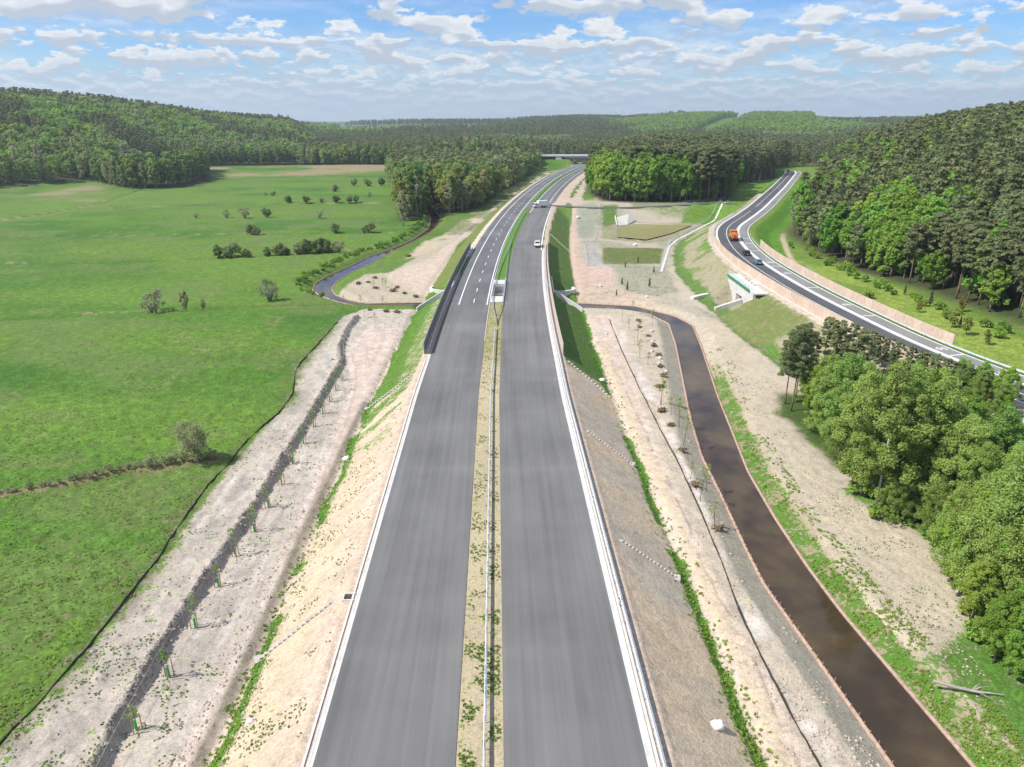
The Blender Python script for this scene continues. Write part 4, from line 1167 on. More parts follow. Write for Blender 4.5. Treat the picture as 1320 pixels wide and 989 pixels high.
# ---- pond headwall and pond edge
def headwall():
    P = {}
    for k, p in (('tl', (801, 275.5)), ('tr', (811, 275.5)), ('r', (820, 284)), ('br', (808.5, 291.5)), ('bl', (795, 292)), ('l', (793, 282))):
        z = -4.0
        for _ in range(8):
            x, y = at(*p, z); z = 0.5 * z + 0.5 * gz(x, y)
        P[k] = Vector((x, y, max(z, -4.9)))
    c = P['bl'].copy(); root = thing('headwall', 'pale sloped concrete outfall chute at the pond corner', 'outfall', c)
    ks = ['bl', 'br', 'r', 'tr', 'tl', 'l']; v = [P[k] - c for k in ks]
    mb = MB(); mb.prism([(p.x, p.y) for p in v], [p.z - 0.9 for p in v], [p.z + 0.18 for p in v]); 
    mb.f = [f for f in mb.f]; mb.build('chute_slab', pmat('worn_concrete', (0.44, 0.42, 0.38), 0.9, 0.15, 1.0, 0.1), root)
    mb = MB(); q = [P[k] - c + Vector((0, 0, 0.19)) for k in ('tl', 'l', 'bl')]
    for a, b in zip(q[:-1], q[1:]):
        d = (b - a).normalized(); nn = Vector((d.y, -d.x, 0)) * 0.2
        mb.hull8([a + nn, b + nn, b - nn, a - nn] + [w_ + Vector((0, 0, 0.6)) for w_ in (a + nn, b + nn, b - nn, a - nn)])
    mb.build('side_wall', M_CONC, root)
headwall()
def strip_thing(name, label, cat, pts, width, h, mat, group=None, zoff=0.0, parts=None):
    """low solid strip laid along the ground"""
    P = resample(np.asarray(pts), 2.0); c = (P[0, 0], P[0, 1], gz(*P[0])); root = None
    mb = MB(); hz = height(P[:, 0], P[:, 1], True); path = []
    for i in range(len(P)):
        d = P[min(i + 1, len(P) - 1)] - P[max(i - 1, 0)]; q = np.hypot(*d) + 1e-9
        path.append((Vector((P[i, 0] - c[0], P[i, 1] - c[1], hz[i] - c[2] + zoff)), (d[1] / q, -d[0] / q)))
    w = width / 2
    mb.sweep(path, [(-w, -0.35), (w, -0.35), (w, h), (-w, h)])
    o = mb.build(name, mat); o.location = c
    return tag(o, label, cat, group)
strip_thing('pond_edge', 'straight concrete edging behind the brown pond', 'edging', ats([(818, 285.5), (840, 286), (899, 288.5)], -4.0), 1.6, 0.12, pmat('sandy_concrete', (0.55, 0.47, 0.39), 0.85, 0.1, 1.0))
strip_thing('drain_channel', 'pale concrete drain channel running beside the pond fence to the curved road', 'drain', ats([(853, 344), (863, 313), (872, 305), (912, 285), (940, 271.5)], -3.4), 0.8, 0.1, M_CONC)
for pts, lab in ((([(885, 254.8), (893, 242)]), ''),): pass
# ------------------------------------------------------------------ leaves, bark
def leaf_mat(name, col, col2, trans=0.35, hue=0.04):
    m = bpy.data.materials.new(name); m.use_nodes = True
    nt = m.node_tree; n = nt.nodes; l = nt.links; n.clear()
    out = n.new('ShaderNodeOutputMaterial')
    oi = n.new('ShaderNodeObjectInfo'); tcn = n.new('ShaderNodeTexCoord')
    z = n.new('ShaderNodeTexNoise'); z.inputs['Scale'].default_value = 0.55; z.inputs['Detail'].default_value = 3; l.new(tcn.outputs['Object'], z.inputs['Vector'])
    at_ = n.new('ShaderNodeAttribute'); at_.attribute_name = 'leaf'
    k = mth('ADD', mth('MULTIPLY', oi.outputs['Random'], 0.45, nt=nt, lk=l), mth('ADD', mth('MULTIPLY', z.outputs[0], 0.35, nt=nt, lk=l), mth('MULTIPLY', at_.outputs['Fac'], 0.35, nt=nt, lk=l), nt=nt, lk=l), nt=nt, lk=l, clamp=True)
    mx = n.new('ShaderNodeMix'); mx.data_type = 'RGBA'; mx.inputs['A'].default_value = (*col, 1); mx.inputs['B'].default_value = (*col2, 1); l.new(k, mx.inputs['Factor'])
    hs = n.new('ShaderNodeHueSaturation'); l.new(mx.outputs['Result'], hs.inputs['Color'])
    rnd2 = mth('FRACT', mth('MULTIPLY', oi.outputs['Random'], 17.31, nt=nt, lk=l), nt=nt, lk=l)
    l.new(mth('MULTIPLY_ADD', mth('SUBTRACT', rnd2, 0.5, nt=nt, lk=l), hue, 0.5, nt=nt, lk=l), hs.inputs['Hue'])
    rnd3 = mth('FRACT', mth('MULTIPLY', oi.outputs['Random'], 43.7, nt=nt, lk=l), nt=nt, lk=l)
    l.new(mth('MULTIPLY_ADD', rnd3, 0.35, 0.80, nt=nt, lk=l), hs.inputs['Value'])
    d = n.new('ShaderNodeBsdfDiffuse'); t = n.new('ShaderNodeBsdfTranslucent'); ms_ = n.new('ShaderNodeMixShader')
    ms_.inputs[0].default_value = trans
    l.new(hs.outputs[0], d.inputs['Color']); l.new(hs.outputs[0], t.inputs['Color'])
    l.new(d.outputs[0], ms_.inputs[1]); l.new(t.outputs[0], ms_.inputs[2]); l.new(ms_.outputs[0], out.inputs['Surface'])
    return m
L_BIRCH = leaf_mat('young_leaves', (0.23, 0.35, 0.085), (0.39, 0.53, 0.145), 0.48)
L_BRIGHT = leaf_mat('bright_beech_leaves', (0.18, 0.31, 0.05), (0.335, 0.5, 0.095), 0.48, 0.05)
L_BUSH = leaf_mat('bush_leaves', (0.190, 0.245, 0.100), (0.300, 0.360, 0.150), 0.48, 0.05)
L_MID = leaf_mat('alder_leaves', (0.195, 0.3, 0.09), (0.345, 0.46, 0.145), 0.48, 0.05)
L_GREY = leaf_mat('budding_twigs', (0.27, 0.29, 0.16), (0.4, 0.42, 0.23), 0.48, 0.03)
L_OLIVE = leaf_mat('yellow_green_buds', (0.29, 0.32, 0.08), (0.43, 0.45, 0.13), 0.48, 0.03)
L_PINE = leaf_mat('pine_needles', (0.15, 0.185, 0.085), (0.295, 0.33, 0.15), 0.48, 0.03)
L_PINE2 = leaf_mat('young_pine_needles', (0.165, 0.215, 0.1), (0.325, 0.385, 0.18), 0.48, 0.03)
B_PINE = pmat('pine_bark', (0.20, 0.135, 0.095), 0.9, 0.25, 1.2, 0.2)
B_BIRCH = pmat('birch_bark', (0.62, 0.60, 0.56), 0.8, 0.0, 3.0, 0.1, col2=(0.30, 0.28, 0.26), streak=(0.6, 0.6, 2.5))
B_GREY = pmat('grey_bark', (0.17, 0.15, 0.125), 0.9, 0.25, 1.5, 0.2)
B_PALE = pmat('pale_twig_bark', (0.34, 0.31, 0.27), 0.9, 0.2, 1.5, 0.2)

def leaves(cent, rad, per, size, seed, up=0.35, flat_=1.0, long_=1.0):
    """clumps of small leaf faces; cent (n,3), rad (n,), returns verts, quads, per-vertex shade"""
    q = np.random.default_rng(seed)
    n = len(cent); c = np.repeat(cent, per, 0); rr = np.repeat(rad, per)
    d = q.normal(size=(n * per, 3)); d /= np.linalg.norm(d, axis=1)[:, None] + 1e-9
    k = q.random(n * per) ** 0.45
    off = d * (rr * k)[:, None]; off[:, 2] *= flat_
    p = c + off
    nm = d * 0.8 + q.normal(size=p.shape) * 0.6; nm[:, 2] += up + 0.35; nm[:, 0] -= 0.25
    nm /= np.linalg.norm(nm, axis=1)[:, None] + 1e-9
    a = np.cross(nm, q.normal(size=p.shape)); a /= np.linalg.norm(a, axis=1)[:, None] + 1e-9
    b = np.cross(nm, a)
    sz = size * (0.55 + 0.9 * q.random(n * per))
    a *= (sz * long_)[:, None]; b *= (sz * 0.62)[:, None]
    V = np.stack([p - a, p - b * 1.0 + a * 0.15, p + a, p + b], 1).reshape(-1, 3)
    F = np.arange(len(V)).reshape(-1, 4)
    sh = np.repeat(np.repeat(q.random(n), per) * 0.6 + q.random(n * per) * 0.4, 4)
    return V, F, sh
def crown_mesh(name, V, F, sh, mat):
    me = np_mesh(name, V, F, [mat])
    a = me.attributes.new('leaf', 'FLOAT', 'POINT'); a.data.foreach_set('value', sh.astype(np.float32))
    return me
def trunk_mb(h, r, limbs, seed, lean=0.03, n=7, forks=0):
    q = random.Random(seed); mb = MB()
    dx, dy = q.uniform(-lean, lean), q.uniform(-lean, lean)
    ax = [Vector((dx * h * t + 0.10 * math.sin(t * 5 + seed), dy * h * t + 0.10 * math.cos(t * 4 + seed) - 0.10, h * t - 0.3 * (t == 0))) for t in (0, .15, .3, .5, .7, .85, 1)]
    mb.tube(ax, [r * 1.25, r, r * .88, r * .7, r * .48, r * .3, r * .08], n)
    tips = []
    for (t, L, up) in limbs:
        i = min(5, int(t * 6)); p = ax[i].lerp(ax[i + 1], t * 6 - i) if i < 6 else ax[-1]
        a = q.uniform(0, 6.28); d = Vector((math.cos(a), math.sin(a), up)).normalized()
        m1 = p + d * L * 0.5 + Vector((0, 0, 0.12 * L)); e = p + d * L + Vector((0, 0, 0.3 * L))
        rr = max(0.03, r * 0.38 * (1.05 - t)); mb.tube([p, m1, e], [rr, rr * .6, rr * .2], 5); tips.append(e)
    return mb, tips
def ellip(n, cx, cz, rx, rz, seed, shell=0.55, low=-1.0, lobes=5, amp=0.28):
    q = np.random.default_rng(seed)
    d = q.normal(size=(n * 3, 3)); d /= np.linalg.norm(d, axis=1)[:, None]
    d = d[d[:, 2] > low][:n]
    lb = q.normal(size=(lobes, 3)); lb /= np.linalg.norm(lb, axis=1)[:, None]
    k = 1 - amp + amp * 2.0 * np.clip((d @ lb.T).max(1), 0, 1) ** 3 + q.normal(size=len(d)) * 0.06
    rr = (shell + (1 - shell) * q.random(len(d)) ** 0.6) * k
    return d * rr[:, None] * np.array([rx, rx, rz]) + np.array([cx, 0, cz])
PROTO = {}
def reg(kind, crown, trunk, extra=None): PROTO.setdefault(kind, []).append((crown, trunk, extra))
def mk_birch(seed, H=17.0, rx=3.9, mat=L_BIRCH, bark=B_BIRCH, per=250, leaf=0.128, nc=160, base=0.17, nm='birch'):
    q = random.Random(seed)
    limbs = [(0.28 + 0.66 * i / 13, (1.15 - i / 15) * rx * q.uniform(0.7, 1.05), q.uniform(0.5, 1.2)) for i in range(14)]
    tr, tips = trunk_mb(H * 0.95, 0.17, limbs, seed, 0.05)
    zc = H * (base + 1) / 2; cen = ellip(nc, 0, zc, rx, H * (1 - base) / 2, seed, 0.40, lobes=9, amp=0.40)
    # narrower to the top
    f = 1.12 - 0.62 * np.clip((cen[:, 2] - H * base) / (H * (1 - base)), 0, 1) ** 1.6; cen[:, :2] *= f[:, None]
    cen = np.vstack([cen, np.array([t[:] for t in tips])])
    q2 = np.random.default_rng(seed); rad = q2.uniform(0.28, 0.85, len(cen)) * rx / 3.1
    V, F, sh = leaves(cen, rad, per, leaf, seed)
    reg(nm, crown_mesh('crown', V, F, sh, mat), tr.mesh('trunk', bark, True))
for sd_ in (11, 12, 13, 14): mk_birch(sd_)
for sd_ in (21, 22, 23): mk_birch(sd_, 15.5, 4.3, L_BIRCH, B_PALE, 190, 0.115, 150, 0.12, 'grey_birch')
for sd_ in (26, 27, 28): mk_birch(sd_, 15.0, 4.0, L_BRIGHT, B_GREY, 200, 0.15, 135, 0.14, 'green_near')
def mk_broad(nm, seed, H, rx, mat, bark, nc=76, per=60, leaf=0.52, base=0.16, lobes=6, amp=0.34):
    q = random.Random(seed)
    limbs = [(0.3 + 0.6 * i / 7, rx * q.uniform(0.5, 0.9), q.uniform(0.5, 1.2)) for i in range(8)]
    tr, tips = trunk_mb(H * 0.88, 0.013 * H + 0.08, limbs, seed, 0.03, 6)
    cen = ellip(nc, 0, H * (base + 1) / 2, rx, H * (1 - base) / 2, seed, 0.55, lobes=lobes, amp=amp)
    q2 = np.random.default_rng(seed); rad = q2.uniform(0.7, 1.5, len(cen)) * rx / 4.2
    V, F, sh = leaves(cen, rad, per, leaf, seed)
    reg(nm, crown_mesh('crown', V, F, sh, mat), tr.mesh('trunk', bark, True))
for sd_ in (31, 32, 33): mk_broad('beech', sd_, 19, 4.4, L_BRIGHT, B_GREY)
for sd_ in (41, 42, 43): mk_broad('alder', sd_, 20, 3.8, L_MID, B_GREY, 76, 58, 0.50)
for sd_ in (51, 52): mk_broad('bare', sd_, 18, 3.2, L_GREY, B_PALE, 70, 44, 0.38, 0.12)
for sd_ in (56, 57): mk_broad('olive', sd_, 20, 4.4, L_OLIVE, B_GREY, 74, 54, 0.50, 0.14)
def mk_pine(nm, seed, H, rx, mat, cb=0.52, tiers=11, per=46, leaf=0.36, r=0.2, bark=B_PINE, flat_=0.42, point=False):
    q = np.random.default_rng(seed); qq = random.Random(seed); cen = []; rad = []; limbs = []
    for i in range(tiers):
        t = cb + (1 - cb) * (i + 0.5) / tiers
        wmax = rx * ((1.02 - (t - cb) / (1 - cb)) if point else (0.62 + 0.55 * math.sin(math.pi * min(1, (t - cb) / (1 - cb) * 0.85 + 0.12)) - 0.55 * max(0, (t - cb) / (1 - cb) - 0.75)))
        m = 4 if not point else 5
        a0 = qq.uniform(0, 6.28)
        for j in range(m):
            a = a0 + j * 6.28 / m + qq.uniform(-0.5, 0.5); L = wmax * qq.uniform(0.5, 1.0)
            cen.append((math.cos(a) * L, math.sin(a) * L, H * t + qq.uniform(-0.4, 0.5) + 0.12 * L)); rad.append(qq.uniform(0.65, 1.15) * rx / 2.6)
            if j < 2: limbs.append((min(t, 0.97), L, 0.25))
        cen.append((qq.uniform(-0.3, 0.3), qq.uniform(-0.3, 0.3), H * t)); rad.append(0.6 * rx / 2.6)
    tr, _ = trunk_mb(H * 0.98, r, limbs, seed, 0.02, 6)
    V, F, sh = leaves(np.array(cen), np.array(rad), per, leaf, seed, 0.5, flat_, 1.25)
    reg(nm, crown_mesh('crown', V, F, sh, mat), tr.mesh('trunk', bark, True))
for sd_ in (61, 62, 63, 64): mk_pine('pine', sd_, 20, 3.0, L_PINE, 0.50, 11, 62, 0.44)
for sd_ in (71, 72, 73): mk_pine('young_pine', sd_, 12.5, 2.6, L_PINE2, 0.34, 10, 58, 0.40, 0.15, B_PINE, 0.6, False)
for sd_ in (76, 77, 78): mk_pine('near_pine', sd_, 15.5, 2.1, L_PINE2, 0.40, 12, 150, 0.15, 0.14, B_PINE, 0.5, False)
for sd_ in (81, 82): mk_pine('spruce', sd_, 18, 2.6, L_PINE, 0.12, 15, 34, 0.40, 0.18, B_GREY, 0.4, True)
def mk_bush(nm, seed, H, rx, mat, nc=26, per=60, leaf=0.2, bark=B_GREY, stems=9):
    q = random.Random(seed); mb = MB()
    for i in range(stems):
        a = q.uniform(0, 6.28); L = q.uniform(0.3, 0.85) * rx; e = Vector((math.cos(a) * L, math.sin(a) * L, H * q.uniform(0.6, 0.9)))
        mb.tube([(0.15 * math.cos(a), 0.15 * math.sin(a), -0.2), (e.x * .45, e.y * .45, e.z * .5), e], [0.06, 0.04, 0.012], 5)
    cen = ellip(nc, 0, H * 0.56, rx * 0.85, H * 0.44, seed, 0.5)
    rad = np.random.default_rng(seed).uniform(0.5, 0.9, len(cen)) * rx / 2.4
    V, F, sh = leaves(cen, rad, per, leaf, seed)
    reg(nm, crown_mesh('crown', V, F, sh, mat), mb.mesh('stem', bark, True))
for sd_ in (91, 92, 93): mk_bush('bush', sd_, 3.6, 2.2, L_BUSH, 30, 70, 0.18)
mk_bush('willow', 95, 6.2, 2.9, L_GREY, 60, 70, 0.12, B_PALE, 26)
for sd_ in (96, 97): mk_bush('bare_bush', sd_, 3.4, 1.8, L_GREY, 24, 34, 0.13, B_PALE, 16)
for sd_ in (101, 102): mk_bush('low_bush', sd_, 1.5, 1.2, L_BRIGHT, 16, 34, 0.16, B_GREY, 6)

def plant(kind, name, label, cat, x, y, group=None, sc=1.0, sz=None, rz=None, var=None, z=None, stem='trunk'):
    v = PROTO[kind]; cr, tr, _ = v[var if var is not None else rng.integers(len(v))]
    root = thing(name, label, cat, (x, y, gz(x, y) if z is None else z), rng.uniform(0, 6.28) if rz is None else rz, group)
    k = sc; root.scale = (k, k, sz if sz is not None else k)
    link(stem, tr, root); link('crown', cr, root)
    return root
def scatter(P, sp, jit=0.42, seed=1, front=None):
    q = np.random.default_rng(seed); P = np.asarray(P)
    xs = np.arange(P[:, 0].min(), P[:, 0].max(), sp); ys = np.arange(P[:, 1].min(), P[:, 1].max(), sp * 0.87)
    G = np.array([(x + (sp / 2 if j % 2 else 0), y) for j, y in enumerate(ys) for x in xs])
    G = G + q.uniform(-jit, jit, G.shape) * sp
    return G[inside(G[:, 0], G[:, 1], P)]
def edge_d(G, P, n=None):
    return -sdist2(G[:, 0], G[:, 1], P)

# ---------------- the small wood in the right foreground
def top_of(px, py, x, y):
    """height of a tree standing at x, y whose top shows at the surveyed row"""
    u = -(py - 494.5) / 915.0; fx, fz = _cp + u * _sp, -_sp + u * _cp
    return CAM_H + fz / fx * (x * _sy + y * _cy) - gz(x, y)
def near_wood():
    bl = [(1128, 655, 19.0), (1165, 650, 18.0), (1100, 610, 17.5), (1080, 585, 15.5), (1062, 560, 15), (1150, 600, 18.5), (1190, 640, 17), (1120, 560, 16.5), (1175, 590, 17.5), (1210, 600, 16), (1098, 545, 15), (1145, 545, 16)]
    for i, (px, py, H) in enumerate(bl):
        x, y = at(px, py, ZG); H = min(H, top_of(px, np.interp(px, [1050, 1100, 1140, 1200, 1260], [470, 462, 468, 488, 520]) + rng.uniform(-4, 22), x, y)); plant('birch', 'birch_tree', 'birch with white stem and fresh leaves in the small wood beside the bare sandy strip', 'tree', x, y, 'birches in the near wood', H / 17, var=i % 4)
    gl = [(1235, 735, 15), (1262, 775, 14.5), (1300, 800, 14), (1255, 690, 15.5), (1290, 740, 14.5), (1320, 790, 14), (1225, 675, 15.5), (1280, 670, 15), (1325, 720, 15), (1345, 770, 15), (1310, 640, 15), (1350, 840, 14)]
    for i, (px, py, H) in enumerate(gl):
        x, y = at(px, py, ZG); H = min(H, top_of(px, np.interp(px, [1200, 1260, 1330], [565, 590, 620]) + rng.uniform(-10, 50), x, y)); plant('grey_birch', 'young_tree', 'pale green budding tree in the small wood at the right', 'tree', x, y, 'budding trees in the near wood', H / 15.5, var=i % 3)
    for i, (px, py, H) in enumerate([(1280, 855, 8), (1318, 850, 9), (1345, 880, 9), (1250, 800, 7), (1300, 870, 6.5), (1230, 620, 14.5), (1260, 600, 15), (1290, 590, 15), (1320, 600, 16), (1240, 580, 14), (1330, 560, 15), (1200, 560, 14), (1070, 530, 12.5), (1050, 540, 12), (1040, 515, 12)]):
        x, y = at(px, py, ZG)
        if py < 700: H = min(H, top_of(px, np.interp(px, [1040, 1075, 1230, 1330], [455, 452, 500, 545]) + rng.uniform(0, 25), x, y))
        plant('green_near', 'leafy_tree', 'bright green leafy tree among the birches of the small wood' if py < 700 else 'low bright green tree at the grassy edge of the small wood', 'tree', x, y, 'leafy trees in the near wood' if py < 700 else 'low green trees at the wood edge', H / 15.0, var=i % 3)
    pl = [(1012, 520), (1020, 530), (1027, 512), (1040, 497), (1058, 488), (1075, 492), (1090, 500), (1108, 500), (1128, 506), (1146, 510), (1165, 516), (1185, 522), (1205, 530), (1225, 536), (1245, 544), (1265, 550), (1285, 556), (1305, 562), (1325, 570), (1068, 508), (1100, 520), (1140, 526), (1180, 540)]
    for i, (px, py) in enumerate(pl):
        x, y = at(px, py, ZG); x = min(x, float(xW(y)) - 14.5)
        H = top_of(px, np.interp(px, [1010, 1040, 1100, 1150, 1200, 1250, 1325], [428, 414, 430, 458, 480, 498, 530]) + rng.uniform(-10, 16), x, y)
        plant('near_pine', 'pine_tree', 'slender dark pine in the row between the small wood and the curved road', 'tree', x, y, 'pines beside the curved road', float(np.clip(H / 15.5, .45, 1.1)), var=i % 3)
    fill = scatter(ats([(1052, 540), (1100, 535), (1180, 540), (1260, 565), (1345, 590), (1350, 800), (1290, 785), (1225, 700), (1190, 655), (1140, 655), (1085, 592)], ZG), 3.9, seed=44); q = np.random.default_rng(45)
    for x, y in fill:
        px = 660 + 915 * (x * _cy - y * _sy) / ((x * _sy + y * _cy) * _cp - (gz(x, y) - CAM_H) * _sp)
        H = top_of(px, np.interp(px, [1040, 1100, 1140, 1200, 1260, 1330], [470, 470, 478, 500, 530, 570]) + q.uniform(0, 55), x, y); H = float(np.clip(H, 7, 18.5)); u = q.random()
        if u < .5: plant('birch', 'birch_tree', 'birch with white stem and fresh leaves in the small wood beside the bare sandy strip', 'tree', x, y, 'birches in the near wood', H / 17)
        elif u < .75: plant('green_near', 'leafy_tree', 'bright green leafy tree among the birches of the small wood', 'tree', x, y, 'leafy trees in the near wood', H / 15)
        else: plant('grey_birch', 'young_tree', 'pale green budding tree in the small wood at the right', 'tree', x, y, 'budding trees in the near wood', H / 15.5)
    for px, py, H in ((1118, 640, 6), (1140, 668, 5), (1165, 668, 6.5), (1180, 672, 5), (1200, 690, 6), (1215, 705, 5.5), (1222, 735, 6.5), (1235, 765, 6), (1100, 615, 5.5), (1080, 598, 6), (1068, 580, 5.5), (1062, 560, 7), (1152, 672, 5.5), (1205, 672, 7.5)):
        x, y = at(px, py, ZG); plant('green_near' if py % 2 else 'grey_birch', 'low_tree', 'low leafy undergrowth tree hiding the stems at the front of the small wood', 'tree', x, y, 'undergrowth of the near wood', H / 15.0 * rng.uniform(.9, 1.15))
    for i, (px, py) in enumerate([(1135, 668), (1160, 662), (1112, 640), (1188, 668), (1205, 700), (1090, 610), (1228, 745), (1242, 790), (1256, 825), (1285, 845)]):
        x, y = at(px, py, ZG); plant('low_bush', 'shrub', 'low bright shrub at the foot of the small wood', 'shrub', x, y, 'shrubs below the near wood', rng.uniform(0.9, 1.5), stem='stem')
near_wood()

# ---------------- pine forest on the right hill
def right_forest():
    G = scatter(W_RIGHT, 4.3, seed=3); G = G[(G[:, 1] > 70) & (G[:, 0] < 640) & (G[:, 1] < 700)]
    d = edge_d(G, W_RIGHT)
    # keep what the photograph's place shows: a wedge right of the valley
    az = np.degrees(np.arctan2(G[:, 0], G[:, 1])); G = G[(az < 50)]; d = edge_d(G, W_RIGHT)
    q = np.random.default_rng(5)
    dist = np.hypot(G[:, 0], G[:, 1])
    order = np.argsort(dist + q.uniform(-15, 15, len(G)))
    G = G[order]; d = d[order]
    n_p = n_y = n_b = 0; rest = []; restb = []
    for (x, y), e in zip(G, d):
        u = q.random(); pocket = vnoise(np.array([x]), np.array([y]), 26, 3.0)[0]
        edge = e < 7
        if e < 1.0: continue
        if edge and u < 0.24 and n_b < 60:
            plant('beech', 'leafy_tree', 'fresh green leafy tree along the edge of the pine forest behind the curved road', 'tree', x, y, 'leafy trees edging the right forest', q.uniform(0.5, 0.95)); n_b += 1
        elif e < 26 and pocket > 0.76 and u < 0.7 and n_b < 85:
            plant('beech', 'leafy_tree', 'fresh green leafy tree along the edge of the pine forest behind the curved road', 'tree', x, y, 'leafy trees edging the right forest', q.uniform(0.7, 1.0)); n_b += 1
        elif (n_p + n_y) < 190:
            if e < 17 and q.random() < .75: plant('pine', 'pine_tree', 'tall bare-stemmed pine in the front rows of the right forest', 'tree', x, y, 'tall pines of the right forest', q.uniform(0.72, 0.98)); n_p += 1
            else: plant('young_pine', 'pine_tree', 'crowded young pine covering the slope of the right hill', 'tree', x, y, 'pines on the right hillside', q.uniform(0.95, 1.3)); n_y += 1
        else: rest.append((x, y)) 
    return np.array(rest)
REST_R = right_forest()

# ---------------- middle wood between the two roads
def mid_wood():
    G = scatter(W_MID, 5.2, seed=8); d = edge_d(G, W_MID); q = np.random.default_rng(9)
    o = np.argsort(G[:, 1]); G = G[o]; d = d[o]; rest = []; nb = npn = 0
    for (x, y), e in zip(G, d):
        if e < 1: continue
        left = x < 104 + (y - 394) * 0.1
        if y < 450 and left and e < 16 and nb < 60:
            plant('beech', 'leafy_tree', 'bright green tree on the front edge of the wood beyond the pond', 'tree', x, y, 'bright trees in front of the middle wood', q.uniform(0.75, 1.35)); nb += 1
        elif e < 12 and q.random() < 0.35 and nb < 90:
            plant('beech', 'leafy_tree', 'bright green tree on the front edge of the wood beyond the pond', 'tree', x, y, 'bright trees in front of the middle wood', q.uniform(0.5, 0.95)); nb += 1
        elif npn < 68:
            plant('pine', 'pine_tree', 'tall dark pine in the wood between the two roads', 'tree', x, y, 'tall pines of the middle wood', q.uniform(1.15, 1.45)); npn += 1
        else: rest.append((x, y))
    return np.array(rest)
REST_M = mid_wood()

# ---------------- trees along the river on the left
def left_wood():
    G = scatter(W_LEFT, 6.2, seed=15); q = np.random.default_rng(16); d = edge_d(G, W_LEFT)
    o = np.argsort(G[:, 1]); G = G[o]; d = d[o]; rest = []; n = 0
    dr = sdist2(G[:, 0], G[:, 1], river_l)
    for (x, y), e, dv in zip(G, d, dr):
        if e < 0.5 or dv < 1.5 or (y < 440 and dv < 4 and x < -30 and x > -37): continue
        if n >= 130 or y > 620: rest.append((x, y)); continue
        n += 1
        if True:
            u = q.random()
            if u < 0.55: plant('alder', 'alder_tree', 'mid green alder in the belt of trees where the river leaves the meadow', 'tree', x, y, 'alders of the left belt', q.uniform(0.8, 1.2))
            elif u < 0.78: plant('olive', 'olive_tree_in_bud', 'yellowish green budding tree in the belt left of the expressway', 'tree', x, y, 'budding trees of the left belt', q.uniform(0.75, 1.05))
            else: plant('bare', 'grey_tree', 'greyish half-bare tree in the belt left of the expressway', 'tree', x, y, 'half-bare trees of the left belt', q.uniform(0.8, 1.15))
    x, y = at(520, 291, -5); plant('bare', 'grey_tree', 'lone grey bare tree standing on the river bank at the meadow edge', 'tree', x, y, None, 0.95)
    return np.array(rest)
REST_L = left_wood()
def left_clump():
    P = ats([(2, 227), (60, 230), (100, 231), (128, 233), (150, 240), (175, 243.5), (195, 243), (215, 241), (235, 237), (250, 233), (259, 228), (261, 221)], -5)
    P = resample(P, 7.5); q = np.random.default_rng(18); k = 0
    for row in range(4):
        for x, y in P:
            dx, dy = q.uniform(-3, 3, 2); t = row * 9; kind = 'alder' if q.random() < 0.68 else 'bare'
            xx, yy = x + dx - t * 0.35, y + dy + t
            plant(kind, 'alder_tree' if kind == 'alder' else 'grey_tree', ('rounded green alder in the clump jutting into the far left meadow' if kind == 'alder' else 'greyish budding tree in the clump jutting into the far left meadow'), 'tree', xx, yy, 'alders of the far left clump' if kind == 'alder' else 'grey trees of the far left clump', q.uniform(0.85, 1.2), z=-5.4)
left_clump()
def far_hedge():
    P = resample(ats([(262, 213.5), (330, 212.5), (400, 212), (460, 212), (516, 212.5)], -5), 6.0); q = np.random.default_rng(19)
    for row in range(3):
        for x, y in P:
            plant('alder', 'alder_tree', 'dark green tree in the straight forest front at the far end of the meadow', 'tree', x + q.uniform(-2.5, 2.5), y + row * 9 + q.uniform(-3, 3) + 2, 'trees of the far forest front', q.uniform(0.75, 1.05), z=-5.4)
far_hedge()

# ---------------- far woods that read as one mass: instanced on one object each
def far_proto(name, seed, kind):
    q = random.Random(seed)
    if kind == 'pine':
        H = 19; cen = [(math.cos(a) * L, math.sin(a) * L, z) for z, L0 in ((9, 1.6), (11.5, 2.0), (14, 2.0), (16.2, 1.5), (18, 0.7)) for a, L in [(q.uniform(0, 6.28), L0 * q.uniform(0.4, 1)) for _ in range(3)]]
        V, F, sh = leaves(np.array(cen), np.array([1.25] * len(cen)), 16, 0.62, seed, 0.5, 0.6); mats = [L_PINE, B_PINE]
    elif kind == 'young':
        H = 13; cen = [(math.cos(a) * L, math.sin(a) * L, z) for z, L0 in ((5, 1.7), (7, 2.1), (9, 2.0), (10.8, 1.5), (12.3, 0.7)) for a, L in [(q.uniform(0, 6.28), L0 * q.uniform(0.3, 1)) for _ in range(4)]]
        V, F, sh = leaves(np.array(cen), np.array([1.15] * len(cen)), 22, 0.46, seed, 0.5, 0.7); mats = [L_PINE2, B_PINE]
    else:
        H = 18; cen = ellip(24, 0, 10.2, 3.5, 7.6, seed, 0.6, amp=0.35)
        V, F, sh = leaves(cen, np.full(len(cen), 1.5), 15, 0.75, seed); mats = [{'broad': L_BRIGHT, 'alder': L_MID, 'grey': L_GREY}[kind], B_GREY]
    n = 5; r = 0.24; tv = []; tf = []
    for z, k in ((-1, 1.0), (H * 0.8, 0.5)):
        for j in range(n): tv.append((r * k * math.cos(6.283 * j / n), r * k * math.sin(6.283 * j / n), z))
    for j in range(n): tf.append((j, (j + 1) % n, n + (j + 1) % n, n + j))
    V2 = np.vstack([V, np.array(tv)]); F2 = np.vstack([F, np.array(tf) + len(V)])
    me = np_mesh(name, V2, F2, mats, np.r_[np.zeros(len(F)), np.ones(n)].astype(np.int32))
    a = me.attributes.new('leaf', 'FLOAT', 'POINT'); a.data.foreach_set('value', np.r_[sh, np.zeros(len(tv))].astype(np.float32))
    return bpy.data.objects.new(name, me)      # never linked: only a shape for the woods below
